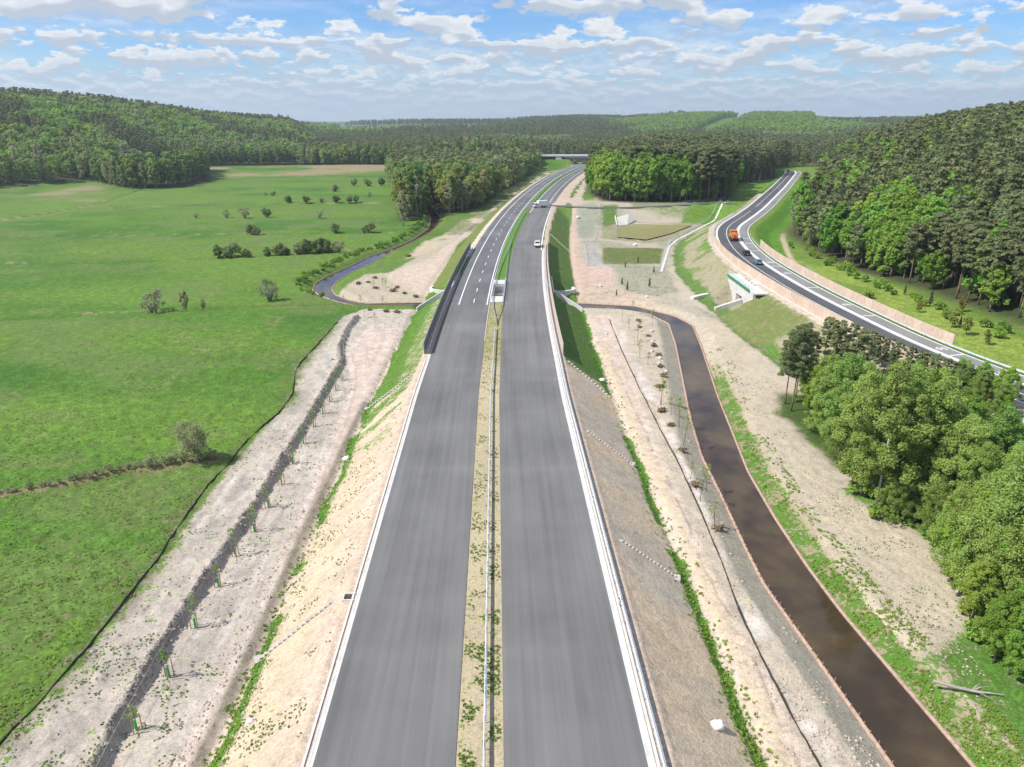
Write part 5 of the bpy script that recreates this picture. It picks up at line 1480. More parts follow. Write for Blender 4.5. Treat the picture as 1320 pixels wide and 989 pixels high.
def wood_stuff(name, label, pts, protos, smin, smax, seed, zoff=-0.4):
    pts = np.asarray(pts); z = height(pts[:, 0], pts[:, 1], False) + zoff; q = np.random.default_rng(seed)
    me = bpy.data.meshes.new(name); me.vertices.add(len(pts)); me.vertices.foreach_set('co', np.c_[pts, z].astype(np.float32).ravel())
    for nm, arr in (('size', q.uniform(smin, smax, len(pts))), ('turn', q.uniform(0, 6.28, len(pts)))):
        a = me.attributes.new(nm, 'FLOAT', 'POINT'); a.data.foreach_set('value', arr.astype(np.float32))
    o = link(name, me); tag(o, label, 'forest', None, 'stuff')
    ng = bpy.data.node_groups.new(name, 'GeometryNodeTree')
    ng.interface.new_socket('Geometry', in_out='INPUT', socket_type='NodeSocketGeometry'); ng.interface.new_socket('Geometry', in_out='OUTPUT', socket_type='NodeSocketGeometry')
    n = ng.nodes; l = ng.links
    gi, go = n.new('NodeGroupInput'), n.new('NodeGroupOutput'); ip = n.new('GeometryNodeInstanceOnPoints'); jn = n.new('GeometryNodeJoinGeometry')
    for p in protos:
        oi = n.new('GeometryNodeObjectInfo'); oi.inputs['Object'].default_value = p; oi.inputs['As Instance'].default_value = True
        l.new(oi.outputs['Geometry'], jn.inputs[0])
    ip.inputs['Pick Instance'].default_value = True
    ri = n.new('FunctionNodeRandomValue'); ri.data_type = 'INT'
    for s_ in ri.inputs:
        if s_.enabled and s_.name == 'Min': s_.default_value = 0
        if s_.enabled and s_.name == 'Max': s_.default_value = len(protos) - 1
    l.new([s_ for s_ in ri.outputs if s_.enabled][0], ip.inputs['Instance Index'])
    def nattr(nm):
        a = n.new('GeometryNodeInputNamedAttribute'); a.data_type = 'FLOAT'; a.inputs['Name'].default_value = nm; return a.outputs[0]
    cb = n.new('ShaderNodeCombineXYZ'); l.new(nattr('turn'), cb.inputs[2]); l.new(cb.outputs[0], ip.inputs['Rotation'])
    l.new(nattr('size'), ip.inputs['Scale'])
    l.new(gi.outputs[0], ip.inputs['Points']); l.new(jn.outputs[0], ip.inputs['Instance']); l.new(ip.outputs[0], go.inputs[0])
    md = o.modifiers.new('trees', 'NODES'); md.node_group = ng
    return o
FP = [far_proto('pine_shape', 201 + i, 'pine') for i in range(3)]
FY = [far_proto('young_pine_shape', 241 + i, 'young') for i in range(3)]
FB = [far_proto('leafy_shape', 211 + i, 'broad') for i in range(3)]
FA = [far_proto('alder_shape', 221 + i, 'alder') for i in range(2)] + [far_proto('grey_shape', 231, 'grey')]
if len(REST_R): wood_stuff('pine_forest', 'dense pine forest covering the upper right hill', REST_R, FY + FY + FY + FP + FB[:1], 0.7, 1.2, 1)
_rest = [a for a in (REST_M,) if len(a)]
if _rest: wood_stuff('pine_wood', 'dark pine wood behind the bright trees between the two roads', np.vstack(_rest), FP, 1.0, 1.35, 2)
if len(REST_L): wood_stuff('riverside_wood', 'mixed wood behind the river trees left of the expressway', REST_L, FA + FP, 0.8, 1.15, 3)
def polar_pts(th0, th1, r0, r1, sp, seed):
    q = np.random.default_rng(seed); out = []
    r = r0
    while r < r1:
        n = int((th1 - th0) * math.pi / 180 * r / sp) + 1
        t = np.radians(th0 + (th1 - th0) * (np.arange(n) + q.random(n)) / n); rr = r + q.uniform(-0.5, 0.5, n) * sp
        out.append(np.c_[rr * np.sin(t), rr * np.cos(t)]); r += sp
    return np.vstack(out)
def far_woods():
    # left hill
    G = polar_pts(-52, -13.5, 560, 1420, 6.4, 31); r = np.hypot(G[:, 0], G[:, 1]); th = np.degrees(np.arctan2(G[:, 0], G[:, 1]))
    f_ = np.interp(th, _laz, _lf); c_ = np.interp(th, _laz, _lr)
    ok = (r > f_ + 8) & (r < c_ + 70) 
    G, r, th = G[ok], r[ok], th[ok]; p = (r - f_[ok]) / (c_[ok] - f_[ok])
    mix = fbm(G[:, 0], G[:, 1], 90, 33, 3); rr = np.random.default_rng(34).random(len(G))
    crest = p > 0.86
    isP = crest | (mix > 0.60)
    isA = ~isP & ((p < 0.25) | (mix < 0.42))
    wood_stuff('pine_forest', 'dark pines along the crest and in patches of the left hill', G[isP], FP, 0.6, 1.25, 4)
    wood_stuff('alder_forest', 'grey green wood at the foot of the left hill', G[isA & (rr < 0.93)], FA + FB[:1], 0.55, 1.15, 5)
    wood_stuff('leafy_forest', 'bright spring leaf forest covering the left hill', G[~isP & ~isA], FB + FA[:1], 0.6, 1.3, 6)
    # valley forest beyond the meadow and the roads
    G = polar_pts(-15, 33, 838, 1500, 7.6, 41); s = sE(G[:, 0], np.minimum(G[:, 1], 838)); th = np.degrees(np.arctan2(G[:, 0], G[:, 1]))
    ok = (np.abs(s) > 36) | (np.hypot(G[:, 0], G[:, 1]) > 900); G = G[ok]; th = th[ok]; r = np.hypot(G[:, 0], G[:, 1])
    mix = fbm(G[:, 0], G[:, 1], 120, 35, 3) - 0.10 * smooth(th, 2, -6) * smooth(r, 1150, 900) + 0.06 * smooth(r, 1000, 1300)
    wood_stuff('pine_forest', 'dark pine forest filling the valley beyond the overpass', G[mix > 0.47], FP, 0.85, 1.2, 7)
    wood_stuff('alder_forest', 'mid green wood behind the far end of the meadow', G[mix <= 0.47], FA + FB[:1], 0.7, 1.0, 8)
    G = polar_pts(16, 50, 600, 1250, 7.6, 43); w_ = sW(G[:, 0], np.minimum(G[:, 1], 620)); 
    ok = (G[:, 1] > 690) & (np.hypot(G[:, 0], G[:, 1]) > 700) & (np.abs(sE(G[:, 0], np.minimum(G[:, 1], 838))) > 34) & ~inside(G[:, 0], G[:, 1], W_MID); G = G[ok]
    wood_stuff('pine_forest', 'pine forest on the rise behind the far end of the curved road', G, FP + FP + FB[:1], 0.8, 1.15, 9)
    # distant ridges
    G = polar_pts(-20, 47, 1500, 2750, 11.5, 51); fields = FOREST_FLOOR(G[:, 0], G[:, 1]); G = G[fields > 0.5]
    mix = fbm(G[:, 0], G[:, 1], 260, 37, 3); th = np.degrees(np.arctan2(G[:, 0], G[:, 1])); mix = mix - 0.16 * smooth(th, 9, 13)
    wood_stuff('pine_forest', 'distant dark forest on the low ridges of the horizon', G[mix > 0.44], FP, 0.95, 1.35, 10)
    wood_stuff('leafy_forest', 'distant paler leaf forest on the low ridges of the horizon', G[mix <= 0.44], FB + FA[:1], 0.9, 1.3, 11)
far_woods()

# ---------------- bushes on the meadow
def z2(x, y): return (330 + x / 3.955, 80 + y / 3.955)
def meadow():
    for i, (zx, zy, H) in enumerate([(575, 870, 6.2), (408, 870, 4.6), (55, 793, 5.4), (500, 633, 6.0), (570, 633, 6.5), (640, 633, 7.0), (405, 662, 5.2), (408, 718, 5.2), (478, 718, 5.0), (510, 716, 4.6), (255, 718, 5.0), (165, 718, 5.2), (335, 718, 3.6), (90, 682, 3.6), (270, 972, 6.0), (320, 970, 6.5), (365, 970, 6.2), (240, 975, 5.0), (115, 982, 5.5), (150, 982, 4.6), (60, 985, 4.2)]):
        x, y = at(*z2(zx, zy), -5.2); plant('bush', 'bush', 'rounded green bush standing alone in the open meadow' if i > 0 else 'biggest rounded bush in the open meadow, nearest the winding river', 'bush', x, y, 'bushes scattered on the meadow' if i > 0 else None, H / 4.3, stem='stem')
    for i, (zx, zy, H) in enumerate([(325, 797, 4.4), (10, 878, 4.0), (578, 688, 3.4), (425, 972, 4.8), (50, 682, 2.6), (210, 975, 4.4)]):
        x, y = at(*z2(zx, zy), -5.2); plant('bare_bush', 'bush', 'brownish half-bare bush on the meadow', 'bush', x, y, 'half-bare bushes on the meadow', H / 3.4, stem='stem')
    for i, (zx, zy, H, k) in enumerate([(785, 682, 7.0, 'bare_bush'), (1185, 400, 6.0, 'bush'), (1115, 400, 4.0, 'bush'), (1260, 398, 3.6, 'bush'), (1155, 202, 4.4, 'bare_bush'), (1250, 204, 6.0, 'bare_bush'), (1000, 203, 3.2, 'bare_bush'), (1285, 288, 5.0, 'bush')]):
        x, y = at(zx / 3.955, 230 + zy / 3.955, -5.2); lab = {'bare_bush': 'brownish half-bare bush on the meadow', 'bush': 'rounded green bush standing alone in the open meadow'}[k]
        if i == 0: lab = 'pale leafless shrub on the meadow ditch left of the white birch'
        plant(k, 'bush', lab, 'bush', x, y, None if i == 0 else {'bare_bush': 'half-bare bushes on the meadow', 'bush': 'bushes scattered on the meadow'}[k], H / (3.4 if k == 'bare_bush' else 3.6), stem='stem')
    x, y = at(348, 388, -5.2); plant('bare_bush', 'bush', 'wide pale thicket on the ditch close to the river bend', 'bush', x, y, None, 1.9, stem='stem')
    x, y = at(240, 400.5, -5.2); plant('bare', 'young_birch', 'slim white-stemmed birch without leaves on the meadow ditch', 'tree', x, y, None, 0.36)
    x, y = at(262, 398, -5.2); plant('bare', 'young_birch', 'tiny white birch sapling on the meadow ditch', 'tree', x, y, None, 0.2)
    x, y = at(254, 596, -5.1); plant('willow', 'willow_bush', 'large round pale willow in the near meadow at the end of the dry hedge', 'bush', x, y, None, 1.0, stem='stem')
meadow()
q_ = np.random.default_rng(77); _rb = resample(river_l[2:15], 2.2); _n = 0
for x, y in _rb:
    for k in range(2):
        xx, yy = x - q_.uniform(2.4, 6.0), y + q_.uniform(1.0, 5.0)
        if sdist(np.array([xx]), np.array([yy]), river_l)[0] < 2.2: continue
        plant('low_bush', 'shrub', 'low green shrub in the strip along the outer bank of the winding left river', 'shrub', xx, yy, 'shrubs along the left river', q_.uniform(.4, .95), stem='stem')
for t in np.linspace(0.02, 0.97, 46):
    P_ = resample(hedge_line, 0.5); x, y = P_[int(t * (len(P_) - 1))]
    plant('bare_bush', 'dry_bush', 'low dry brown bush in the hedge line leading to the round pale willow', 'bush', x + q_.uniform(-.5, .5), y + q_.uniform(-.5, .5), 'dry bushes of the meadow hedge', q_.uniform(.22, .45) * (0.6 + .8 * t), stem='stem')
# ------------------------------------------------------------------ vehicles
def paint_mat(name, col, rough=0.3, metal=0.0):
    m = pmat(name, col, rough, 0.04, 1.5, 0.0, spec=0.5, metal=metal); return m
V_WHITE = paint_mat('white_vehicle_paint', (0.72, 0.72, 0.71)); V_ORANGE = paint_mat('orange_vehicle_paint', (0.72, 0.27, 0.035), 0.45)
V_BLACK = paint_mat('black_vehicle_paint', (0.018, 0.019, 0.022)); V_TEAL = paint_mat('teal_vehicle_paint', (0.10, 0.25, 0.28), 0.3, 0.2)
V_GLASS = pmat('vehicle_glass', (0.015, 0.02, 0.025), 0.08, 0.05, 1.0, spec=0.6); V_TYRE = pmat('tyre_rubber', (0.02, 0.02, 0.02), 0.9, 0.1, 4.0)
V_RIM = pmat('wheel_rim', (0.35, 0.35, 0.36), 0.4, 0.1, 4.0, metal=0.6); V_CHAS = pmat('dark_chassis', (0.03, 0.03, 0.032), 0.7, 0.1, 2.0)
V_RED = pmat('red_lamp_lens', (0.45, 0.02, 0.015), 0.3, 0.05, 2.0); V_LAMP = pmat('clear_lamp_lens', (0.75, 0.75, 0.72), 0.2, 0.05, 2.0); V_AMBER = pmat('amber_beacon', (0.75, 0.30, 0.03), 0.3, 0.05, 2.0)
V_SAND = pmat('sand_load', (0.34, 0.22, 0.12), 0.95, 0.3, 1.2, 0.5); V_PLATE = pmat('white_plate', (0.75, 0.75, 0.75), 0.5, 0.02, 2.0); V_RUST = pmat('red_brown_paint', (0.30, 0.07, 0.04), 0.5, 0.1, 1.0)
def wheel(root, x, y, r, w=0.24):
    t = MB().cyl((0, 0, 0), r, w, 'X', 16).build('wheel', V_TYRE, root); t.location = (x, y, r)
    MB().cyl((0, 0, 0), r * 0.6, w + 0.02, 'X', 12).build('rim', V_RIM, t)
def profile_x(poly, w0, w1=None, zsplit=None):
    """side outline (y,z) given width; upper points may be narrower"""
    mb = MB(); n = len(poly)
    for sx in (-1, 1):
        for (y, z) in poly:
            w = w0 if (zsplit is None or z <= zsplit) else w1
            mb.v.append((sx * w / 2, y, z))
    mb.f.append(tuple(range(n - 1, -1, -1))); mb.f.append(tuple(range(n, 2 * n)))
    for i in range(n):
        k = (i + 1) % n; mb.f.append((i, k, n + k, n + i))
    return mb
def car(label, loc, rz, paint, L=4.4, W=1.82, H=1.5, suv=False, group=None):
    root = thing('car', label, 'car', loc, rz, group); h = L / 2
    lo = 0.30; belt = 0.95 if not suv else 1.05
    body = profile_x([(-h, lo + .15), (-h + .1, lo), (h - .12, lo), (h, lo + .2), (h - .03, .72), (h - .25, .84), (h * .38, belt), (-h * .82, belt + .02), (-h + .04, belt - .05)], W)
    b = body.build('body', paint, root)
    bv = b.modifiers.new('round', 'BEVEL'); bv.width = 0.07; bv.segments = 2
    roofb = -h * (0.92 if suv else 0.62)
    cab = profile_x([(-h * .90, belt - .01), (roofb, H - .06), (-h * .45, H), (h * .06, H - .02), (h * .44, belt - .01)], W * .97, W * .74, belt)
    c = cab.build('cabin', paint, root); bv = c.modifiers.new('round', 'BEVEL'); bv.width = 0.06; bv.segments = 2
    # glazing, a little proud of the cabin
    z0, z1 = belt + .06, H - .12
    def gl(nm, pts): MB().hull8(pts).build(nm, V_GLASS, root)
    wA, wB = W * .80, W * .66
    yb0, yb1 = -h * .905, roofb - .045
    gl('rear_window', [(-wA / 2, yb0 + .02 + (yb1 - yb0) * .12, z0), (wA / 2, yb0 + .02 + (yb1 - yb0) * .12, z0), (wA / 2, yb0 + .1, z0), (-wA / 2, yb0 + .1, z0), (-wB / 2, yb1 - .03, z1), (wB / 2, yb1 - .03, z1), (wB / 2, yb1 + .08, z1), (-wB / 2, yb1 + .08, z1)])
    gl('windscreen', [(-wA / 2, h * .36, z0), (wA / 2, h * .36, z0), (wA / 2, h * .43, z0), (-wA / 2, h * .43, z0), (-wB / 2, h * .07, z1), (wB / 2, h * .07, z1), (wB / 2, h * .14, z1), (-wB / 2, h * .14, z1)])
    for sx in (-1, 1):
        xo, xi = sx * W * .475, sx * W * .40
        gl('side_window', [(sx * W * .44, -h * .72, z0), (sx * W * .44, h * .28, z0), (sx * (W * .47), h * .28, z0), (sx * (W * .47), -h * .72, z0), (sx * W * .36, -h * .52, z1), (sx * W * .36, h * .04, z1), (sx * W * .39, h * .04, z1), (sx * W * .39, -h * .52, z1)])
        MB().box((sx * W * .40, -h - .0, .78), (.26, .06, .20)).build('tail_light', V_RED, root)
        MB().box((sx * W * .38, h - .06, .66), (.32, .10, .14)).build('headlight', V_LAMP, root)
        MB().box((sx * (W / 2 + .09), h * .30, belt + .05), (.18, .12, .12)).build('mirror', paint, root)
        for y in (-h * .60, h * .60): wheel(root, sx * (W / 2 - .12), y, .33)
    MB().box((0, -h - .01, .58), (.52, .03, .12)).build('number_plate', V_PLATE, root)
    MB().box((0, -h + .02, .40), (W * .9, .10, .16)).build('bumper', V_CHAS, root)
    return root
def heading_E(y): return math.atan2(-float(dE(y)), 1.0)
def heading_W(y): return math.atan2(-float(dW(y)), 1.0)
def dump_truck():
    x, y = at(944.5, 311, ZR); y += 3.0; x = float(ptW(y, -2.6).x); rz = heading_W(y)
    root = thing('dump_truck', 'orange tipper lorry loaded with sand, driving away on the curved road', 'dump truck', (x, y, ZR + 0.02), rz)
    MB().box((0, 0, 0.95), (1.0, 8.0, 0.30)).build('chassis', V_CHAS, root)
    cb = profile_x([(2.35, .7), (4.2, .7), (4.25, 1.7), (4.05, 2.9), (3.8, 3.05), (2.35, 3.05)], 2.45).build('cab', V_ORANGE, root)
    bv = cb.modifiers.new('round', 'BEVEL'); bv.width = .08; bv.segments = 2
    MB().hull8([(-1.05, 4.20, 1.75), (1.05, 4.20, 1.75), (1.05, 4.29, 1.75), (-1.05, 4.29, 1.75), (-1.0, 4.0, 2.8), (1.0, 4.0, 2.8), (1.0, 4.12, 2.8), (-1.0, 4.12, 2.8)]).build('windscreen', V_GLASS, root)
    for sx in (-1, 1):
        MB().box((sx * 1.22, 3.3, 2.2), (.06, 1.1, .8)).build('side_window', V_GLASS, root)
        MB().box((sx * 1.42, 4.0, 2.2), (.16, .1, .6)).build('mirror', V_CHAS, root)
        MB().box((sx * .95, -4.02, 1.05), (.35, .06, .18)).build('tail_light', V_RED, root)
        for yy in (3.2, 1.9, -1.6, -2.95): wheel(root, sx * 1.05, yy, .52, .38)
        MB().box((sx * 1.08, -3.7, .75), (.5, .05, .6)).build('mudflap', V_CHAS, root)
    bed = MB()
    for P in ([(-1.1, -4.0), (1.1, -4.0), (1.1, 2.15), (-1.1, 2.15)],):
        b_ = [(px, py, 1.2) for px, py in P]; t_ = [(px * 1.15, py * 1.03, 2.75 if py < 0 else 2.95) for px, py in P]
        bed.face(b_[::-1])
        for i in range(4):
            k = (i + 1) % 4; bed.face([b_[i], b_[k], t_[k], t_[i]])
        ti = [(px * 0.93, py * 0.97, pz) for px, py, pz in t_]
        for i in range(4):
            k = (i + 1) % 4; bed.face([t_[i], t_[k], ti[k], ti[i]]); bed.face([ti[i], ti[k], (b_[k][0] * .9, b_[k][1] * .95, 1.4), (b_[i][0] * .9, b_[i][1] * .95, 1.4)])
        bed.face([(px * .9, py * .95, 1.4) for px, py, pz in b_])
    for yy in (-3.0, -1.9, -.8, .3, 1.4):
        for sx in (-1, 1): bed.box((sx * 1.22, yy, 1.95), (.10, .12, 1.3))
    bd = bed.build('tipper_body', V_ORANGE, root)
    ld = MB(); q = random.Random(3); n = 9
    g_ = [[(-1.0 + 2.0 * i / n, -3.7 + 5.6 * j / n, 2.15 + .55 * math.sin(math.pi * i / n) * math.sin(math.pi * (j + .2) / (n + .4)) + q.uniform(-.06, .06)) for i in range(n + 1)] for j in range(n + 1)]
    for j in range(n):
        for i in range(n): ld.face([g_[j][i], g_[j][i + 1], g_[j + 1][i + 1], g_[j + 1][i]])
    ld.build('sand_load', V_SAND, bd)
    MB().box((0, 1.9, 3.05), (2.3, .5, .08)).build('bed_canopy', V_ORANGE, bd)
    MB().box((0, -4.16, 1.9), (.9, .05, .5)).build('tailgate_plate', V_RED, root)
    MB().cyl((0, 3.2, 3.15), .12, .2, 'Z', 10).build('beacon', V_AMBER, root)
dump_truck()
y_ = at(957.5, 330, ZR)[1] + 2; car('black estate car behind the orange tipper lorry on the curved road', (float(ptW(y_, -2.4).x), y_, ZR + .02), heading_W(y_), V_BLACK, 4.6, 1.85, 1.58, True, 'cars on the curved road')
y_ = at(977, 342, ZR)[1] + 2; car('teal car, last of the vehicles going up the curved road', (float(ptW(y_, -2.4).x), y_, ZR + .02), heading_W(y_), V_TEAL, 4.3, 1.8, 1.5, False, 'cars on the curved road')
y_ = 600.0; _p = ptW(596, -5.4); car('dark car far away where the curved road reaches the forest', (_p.x, _p.y, ZR + .02), heading_W(590) + math.pi, V_BLACK, 4.5, 1.85, 1.55, True, 'cars on the curved road')
def white_pickup():
    x, y = at(693.3, 320, 0); y += 3; rz = heading_E(y) + math.pi
    root = thing('pickup_truck', 'white pickup lorry with orange light bar coming down the unfinished carriageway', 'pickup truck', (x, y, ZA), rz)
    MB().box((0, -.4, .62), (.9, 5.2, .22)).build('chassis', V_CHAS, root)
    cb = profile_x([(.5, .55), (2.55, .55), (2.6, .95), (2.45, 1.25), (1.75, 1.40), (1.15, 2.10), (.5, 2.12)], 2.0, 1.7, 1.42).build('cab', V_WHITE, root)
    bv = cb.modifiers.new('round', 'BEVEL'); bv.width = .07; bv.segments = 2
    MB().hull8([(-.82, 1.72, 1.43), (.82, 1.72, 1.43), (.82, 1.80, 1.43), (-.82, 1.80, 1.43), (-.74, 1.22, 2.0), (.74, 1.22, 2.0), (.74, 1.30, 2.0), (-.74, 1.30, 2.0)]).build('windscreen', V_GLASS, root)
    for sx in (-1, 1):
        MB().box((sx * .90, .95, 1.68), (.06, .6, .45)).build('side_window', V_GLASS, root); MB().box((sx * 1.10, 1.6, 1.45), (.18, .1, .25)).build('mirror', V_CHAS, root)
        MB().box((sx * .75, 2.58, .95), (.3, .08, .18)).build('headlight', V_LAMP, root); MB().box((sx * .85, -3.1, .85), (.2, .06, .15)).build('tail_light', V_RED, root)
        for yy in (1.75, -1.9): wheel(root, sx * .88, yy, .36)
    MB().box((0, 2.62, .6), (1.9, .1, .22)).build('bumper', V_CHAS, root)
    bed = MB(); bed.box((0, -1.3, .86), (2.1, 3.5, .12))
    for sx in (-1, 1): bed.box((sx * 1.03, -1.3, 1.15), (.05, 3.5, .46))
    bed.box((0, .42, 1.5), (2.1, .06, 1.2)); bed.box((0, -3.03, 1.15), (2.1, .05, .46)); bd = bed.build('flatbed', V_WHITE, root)
    MB().box((0, -2.2, 1.45), (1.7, 1.3, 1.0)).build('tool_box', V_WHITE, bd)
    MB().box((0, -1.9, 2.05), (1.9, .3, .14)).build('light_bar', V_AMBER, root)
white_pickup()
def white_lorry():
    x, y = at(692.5, 268.5, 0); rz = R(112)
    root = thing('lorry', 'white lorry with a tall box turning at the dirt crossing of the expressway', 'lorry', (x + 1.5, y + 2.5, ZA), rz)
    MB().box((0, -.3, .85), (1.0, 7.2, .28)).build('chassis', V_CHAS, root)
    cb = profile_x([(1.6, .6), (3.4, .6), (3.45, 1.5), (3.25, 2.45), (1.6, 2.5)], 2.35).build('cab', V_WHITE, root)
    bv = cb.modifiers.new('round', 'BEVEL'); bv.width = .08; bv.segments = 2
    MB().hull8([(-1, 3.42, 1.5), (1, 3.42, 1.5), (1, 3.5, 1.5), (-1, 3.5, 1.5), (-.95, 3.25, 2.35), (.95, 3.25, 2.35), (.95, 3.32, 2.35), (-.95, 3.32, 2.35)]).build('windscreen', V_GLASS, root)
    bx_ = MB().box((0, -1.2, 2.2), (2.5, 5.0, 2.5)).build('cargo_box', V_WHITE, root); bv = bx_.modifiers.new('round', 'BEVEL'); bv.width = .06; bv.segments = 2
    for sx in (-1, 1):
        MB().box((sx * 1.17, 2.5, 1.9), (.06, .9, .6)).build('side_window', V_GLASS, root); MB().box((sx * .9, 3.46, .95), (.35, .06, .2)).build('headlight', V_LAMP, root)
        for yy in (2.5, -1.6, -2.8): wheel(root, sx * 1.0, yy, .48, .34)
    MB().box((0, 3.45, .62), (2.3, .1, .25)).build('bumper', V_CHAS, root)
white_lorry()
def machine(label, px, py, paint, name, rz, k):
    x, y = at(px, py, 0); root = thing(name, label, 'lorry', (x, y, ZA), rz)
    MB().box((0, 0, .8), (2.2, 6.5, .4)).build('chassis', V_CHAS, root); MB().box((0, 2.4, 2.0), (2.4, 1.7, 2.0), 0, .94).build('cab', paint, root); MB().box((0, -1.0, 1.95), (2.45, 4.3, 1.7), 0, 1.04).build('cargo_bed', paint, root)
    MB().box((0, 3.27, 2.3), (2.0, .06, .8)).build('windscreen', V_GLASS, root)
    for sx in (-1, 1):
        for yy in (2.3, -1.5, -2.6): wheel(root, sx * 1.0, yy, .5, .34)
machine('red brown lorry standing in the shade below the far overpass', 756.5, 211.0, V_RUST, 'lorry', heading_E(720), 1)
_x, _y = at(752.0, 211.3, 0); car('dark car beside the red brown lorry below the far overpass', (_x, _y, ZA), heading_E(720) + math.pi, V_BLACK, 4.5, 1.85, 1.6, True)

# ------------------------------------------------------------------ saplings, stumps, stones
M_GUARD = pmat('green_tree_guard', (0.05, 0.42, 0.14), 0.6, 0.08, 3.0); M_STAKE = pmat('raw_wood_stake', (0.42, 0.24, 0.14), 0.85, 0.15, 4.0); M_STONE = pmat('pale_stone', (0.60, 0.585, 0.55), 0.9, 0.12, 2.0, 0.3)
M_STUMP = pmat('rotten_stump_wood', (0.15, 0.095, 0.06), 0.95, 0.35, 3.0, 0.6); M_BAG = pmat('white_sack', (0.78, 0.77, 0.75), 0.7, 0.06, 3.0, 0.3); M_PLAST = pmat('dark_plastic_sheet', (0.035, 0.036, 0.036), 0.55, 0.2, 2.0)
def sapling_mesh(seed, H, n, mat, leaf=0.10, sparse=0.45):
    q = random.Random(seed); tr = MB(); ax = [Vector((0.12 * math.sin(t * 4 + seed), 0.12 * math.cos(t * 3 + seed) - .12, H * t)) for t in (0, .25, .5, .75, 1)]
    tr.tube(ax, [.045, .04, .03, .022, .01], 5); cen = []; rad = []
    for i in range(n):
        t = q.uniform(.42, 1.0); a = q.uniform(0, 6.28); L = (1.15 - t) * H * .32 * q.uniform(.4, 1.0); p = ax[int(t * 3.99)].lerp(ax[min(4, int(t * 3.99) + 1)], t * 3.99 % 1)
        e = p + Vector((math.cos(a) * L, math.sin(a) * L, L * .7)); tr.tube([p, e], [.016, .006], 4); cen.append(e[:]); rad.append(q.uniform(.16, .34))
    V, F, sh = leaves(np.array(cen), np.array(rad), 11, leaf * .8, seed)
    return crown_mesh('crown', V, F, sh, mat), tr.mesh('trunk', B_GREY, True)
SAP = [sapling_mesh(301 + i, 3.9, 15, L_BRIGHT, 0.11) for i in range(3)]; SAPO = [sapling_mesh(311 + i, 3.0, 12, L_OLIVE, 0.10) for i in range(2)]
GUARD = MB().cyl((0, 0, .62), .11, 1.2, 'Z', 10).mesh('guard', M_GUARD); 
_st = MB()
STAKE = MB().box((0, 0, .75), (.07, .07, 1.6)).mesh('stake', M_STAKE)
def sapling(x, y, label, group, guard=True, sc=1.0, pool=SAP, i=0):
    root = thing('sapling', label, 'sapling', (x, y, gz(x, y)), rng.uniform(0, 6.28), group); cr, tr = pool[i % len(pool)]
    for nm, me in (('trunk', tr), ('crown', cr)):
        o = link(nm, me, root); o.scale = (sc, sc, sc)
    if guard:
        link('guard', GUARD, root)
        for a in (0.4, 2.5, 4.6): link('stake', STAKE, root, (.42 * math.cos(a), .42 * math.sin(a), 0))
for i, (px, py) in enumerate([(176, 940), (218, 872), (252, 808), (282, 755), (304, 716), (328, 684), (346, 653), (363, 624), (377, 597), (391, 571), (404, 549), (416, 532), (425, 517), (433, 503), (441, 490), (115, 1030)]):
    x, y = at(px, py, ZG); lab = 'staked sapling with green guard in the row beside the dark earth berm'
    gr_ = 'staked saplings beside the berm'
    if i == 0: lab, gr_ = 'nearest staked sapling with green guard in the row beside the dark earth berm', None
    if i == 15: continue
    sapling(x, y, lab, gr_, True, rng.uniform(.62, 1.0) if i != 7 else .5, SAP, i)
z7 = lambda a, b: (700 + a / 4.946, 360 + b / 4.946); z8 = lambda a, b: (780 + a / 4.71, 480 + b / 4.71)
for i, (px, py) in enumerate([z7(510, 235), z7(575, 225), z7(700, 290), z7(545, 325), z7(605, 400), z7(620, 505), z7(672, 545), z7(755, 800), z8(340, 200), z8(395, 258), z8(450, 320), z8(480, 435), z8(520, 650), z8(620, 700), z8(585, 785), z8(655, 930)]):
    x, y = at(px, py, ZG); sapling(x, y, 'young leafy sapling in the planted strip left of the dark river', 'saplings along the river bank', False, rng.uniform(.85, 1.25), SAP if i % 3 else SAPO, i)
zl8 = lambda a, b: (380 + a / 5.818, 250 + b / 5.818)
for i, (px, py) in enumerate([zl8(590, 715), zl8(660, 700), zl8(690, 720), zl8(365, 835), zl8(500, 850), zl8(660, 830), zl8(480, 935), zl8(600, 960), zl8(520, 930)]):
    x, y = at(px, py, ZG); sapling(x, y, 'young sapling planted near the bend of the left river', 'saplings near the left river bend', False, rng.uniform(.8, 1.1), SAPO if i % 2 else SAP, i)
z3 = lambda a, b: (600 + a / 3.957, 150 + b / 3.957)
for i, (px, py, k) in enumerate([(*z3(815, 770), 1), (*z3(960, 795), 1), (*z3(798, 855), 1), (*z3(825, 885), 1.2), (*z3(938, 868), 1.2), (*z3(770, 912), .8), (*z3(880, 745), 1.0)]):
    x, y = at(px, py, ZG + .3); plant('spruce', 'spruce', 'small dark spruce planted on the bare ground before the basins', 'spruce', x, y, 'small spruces by the basins', .13 * k)
zm = lambda a, b: (1060 + a / 4.946, 300 + b / 4.946)
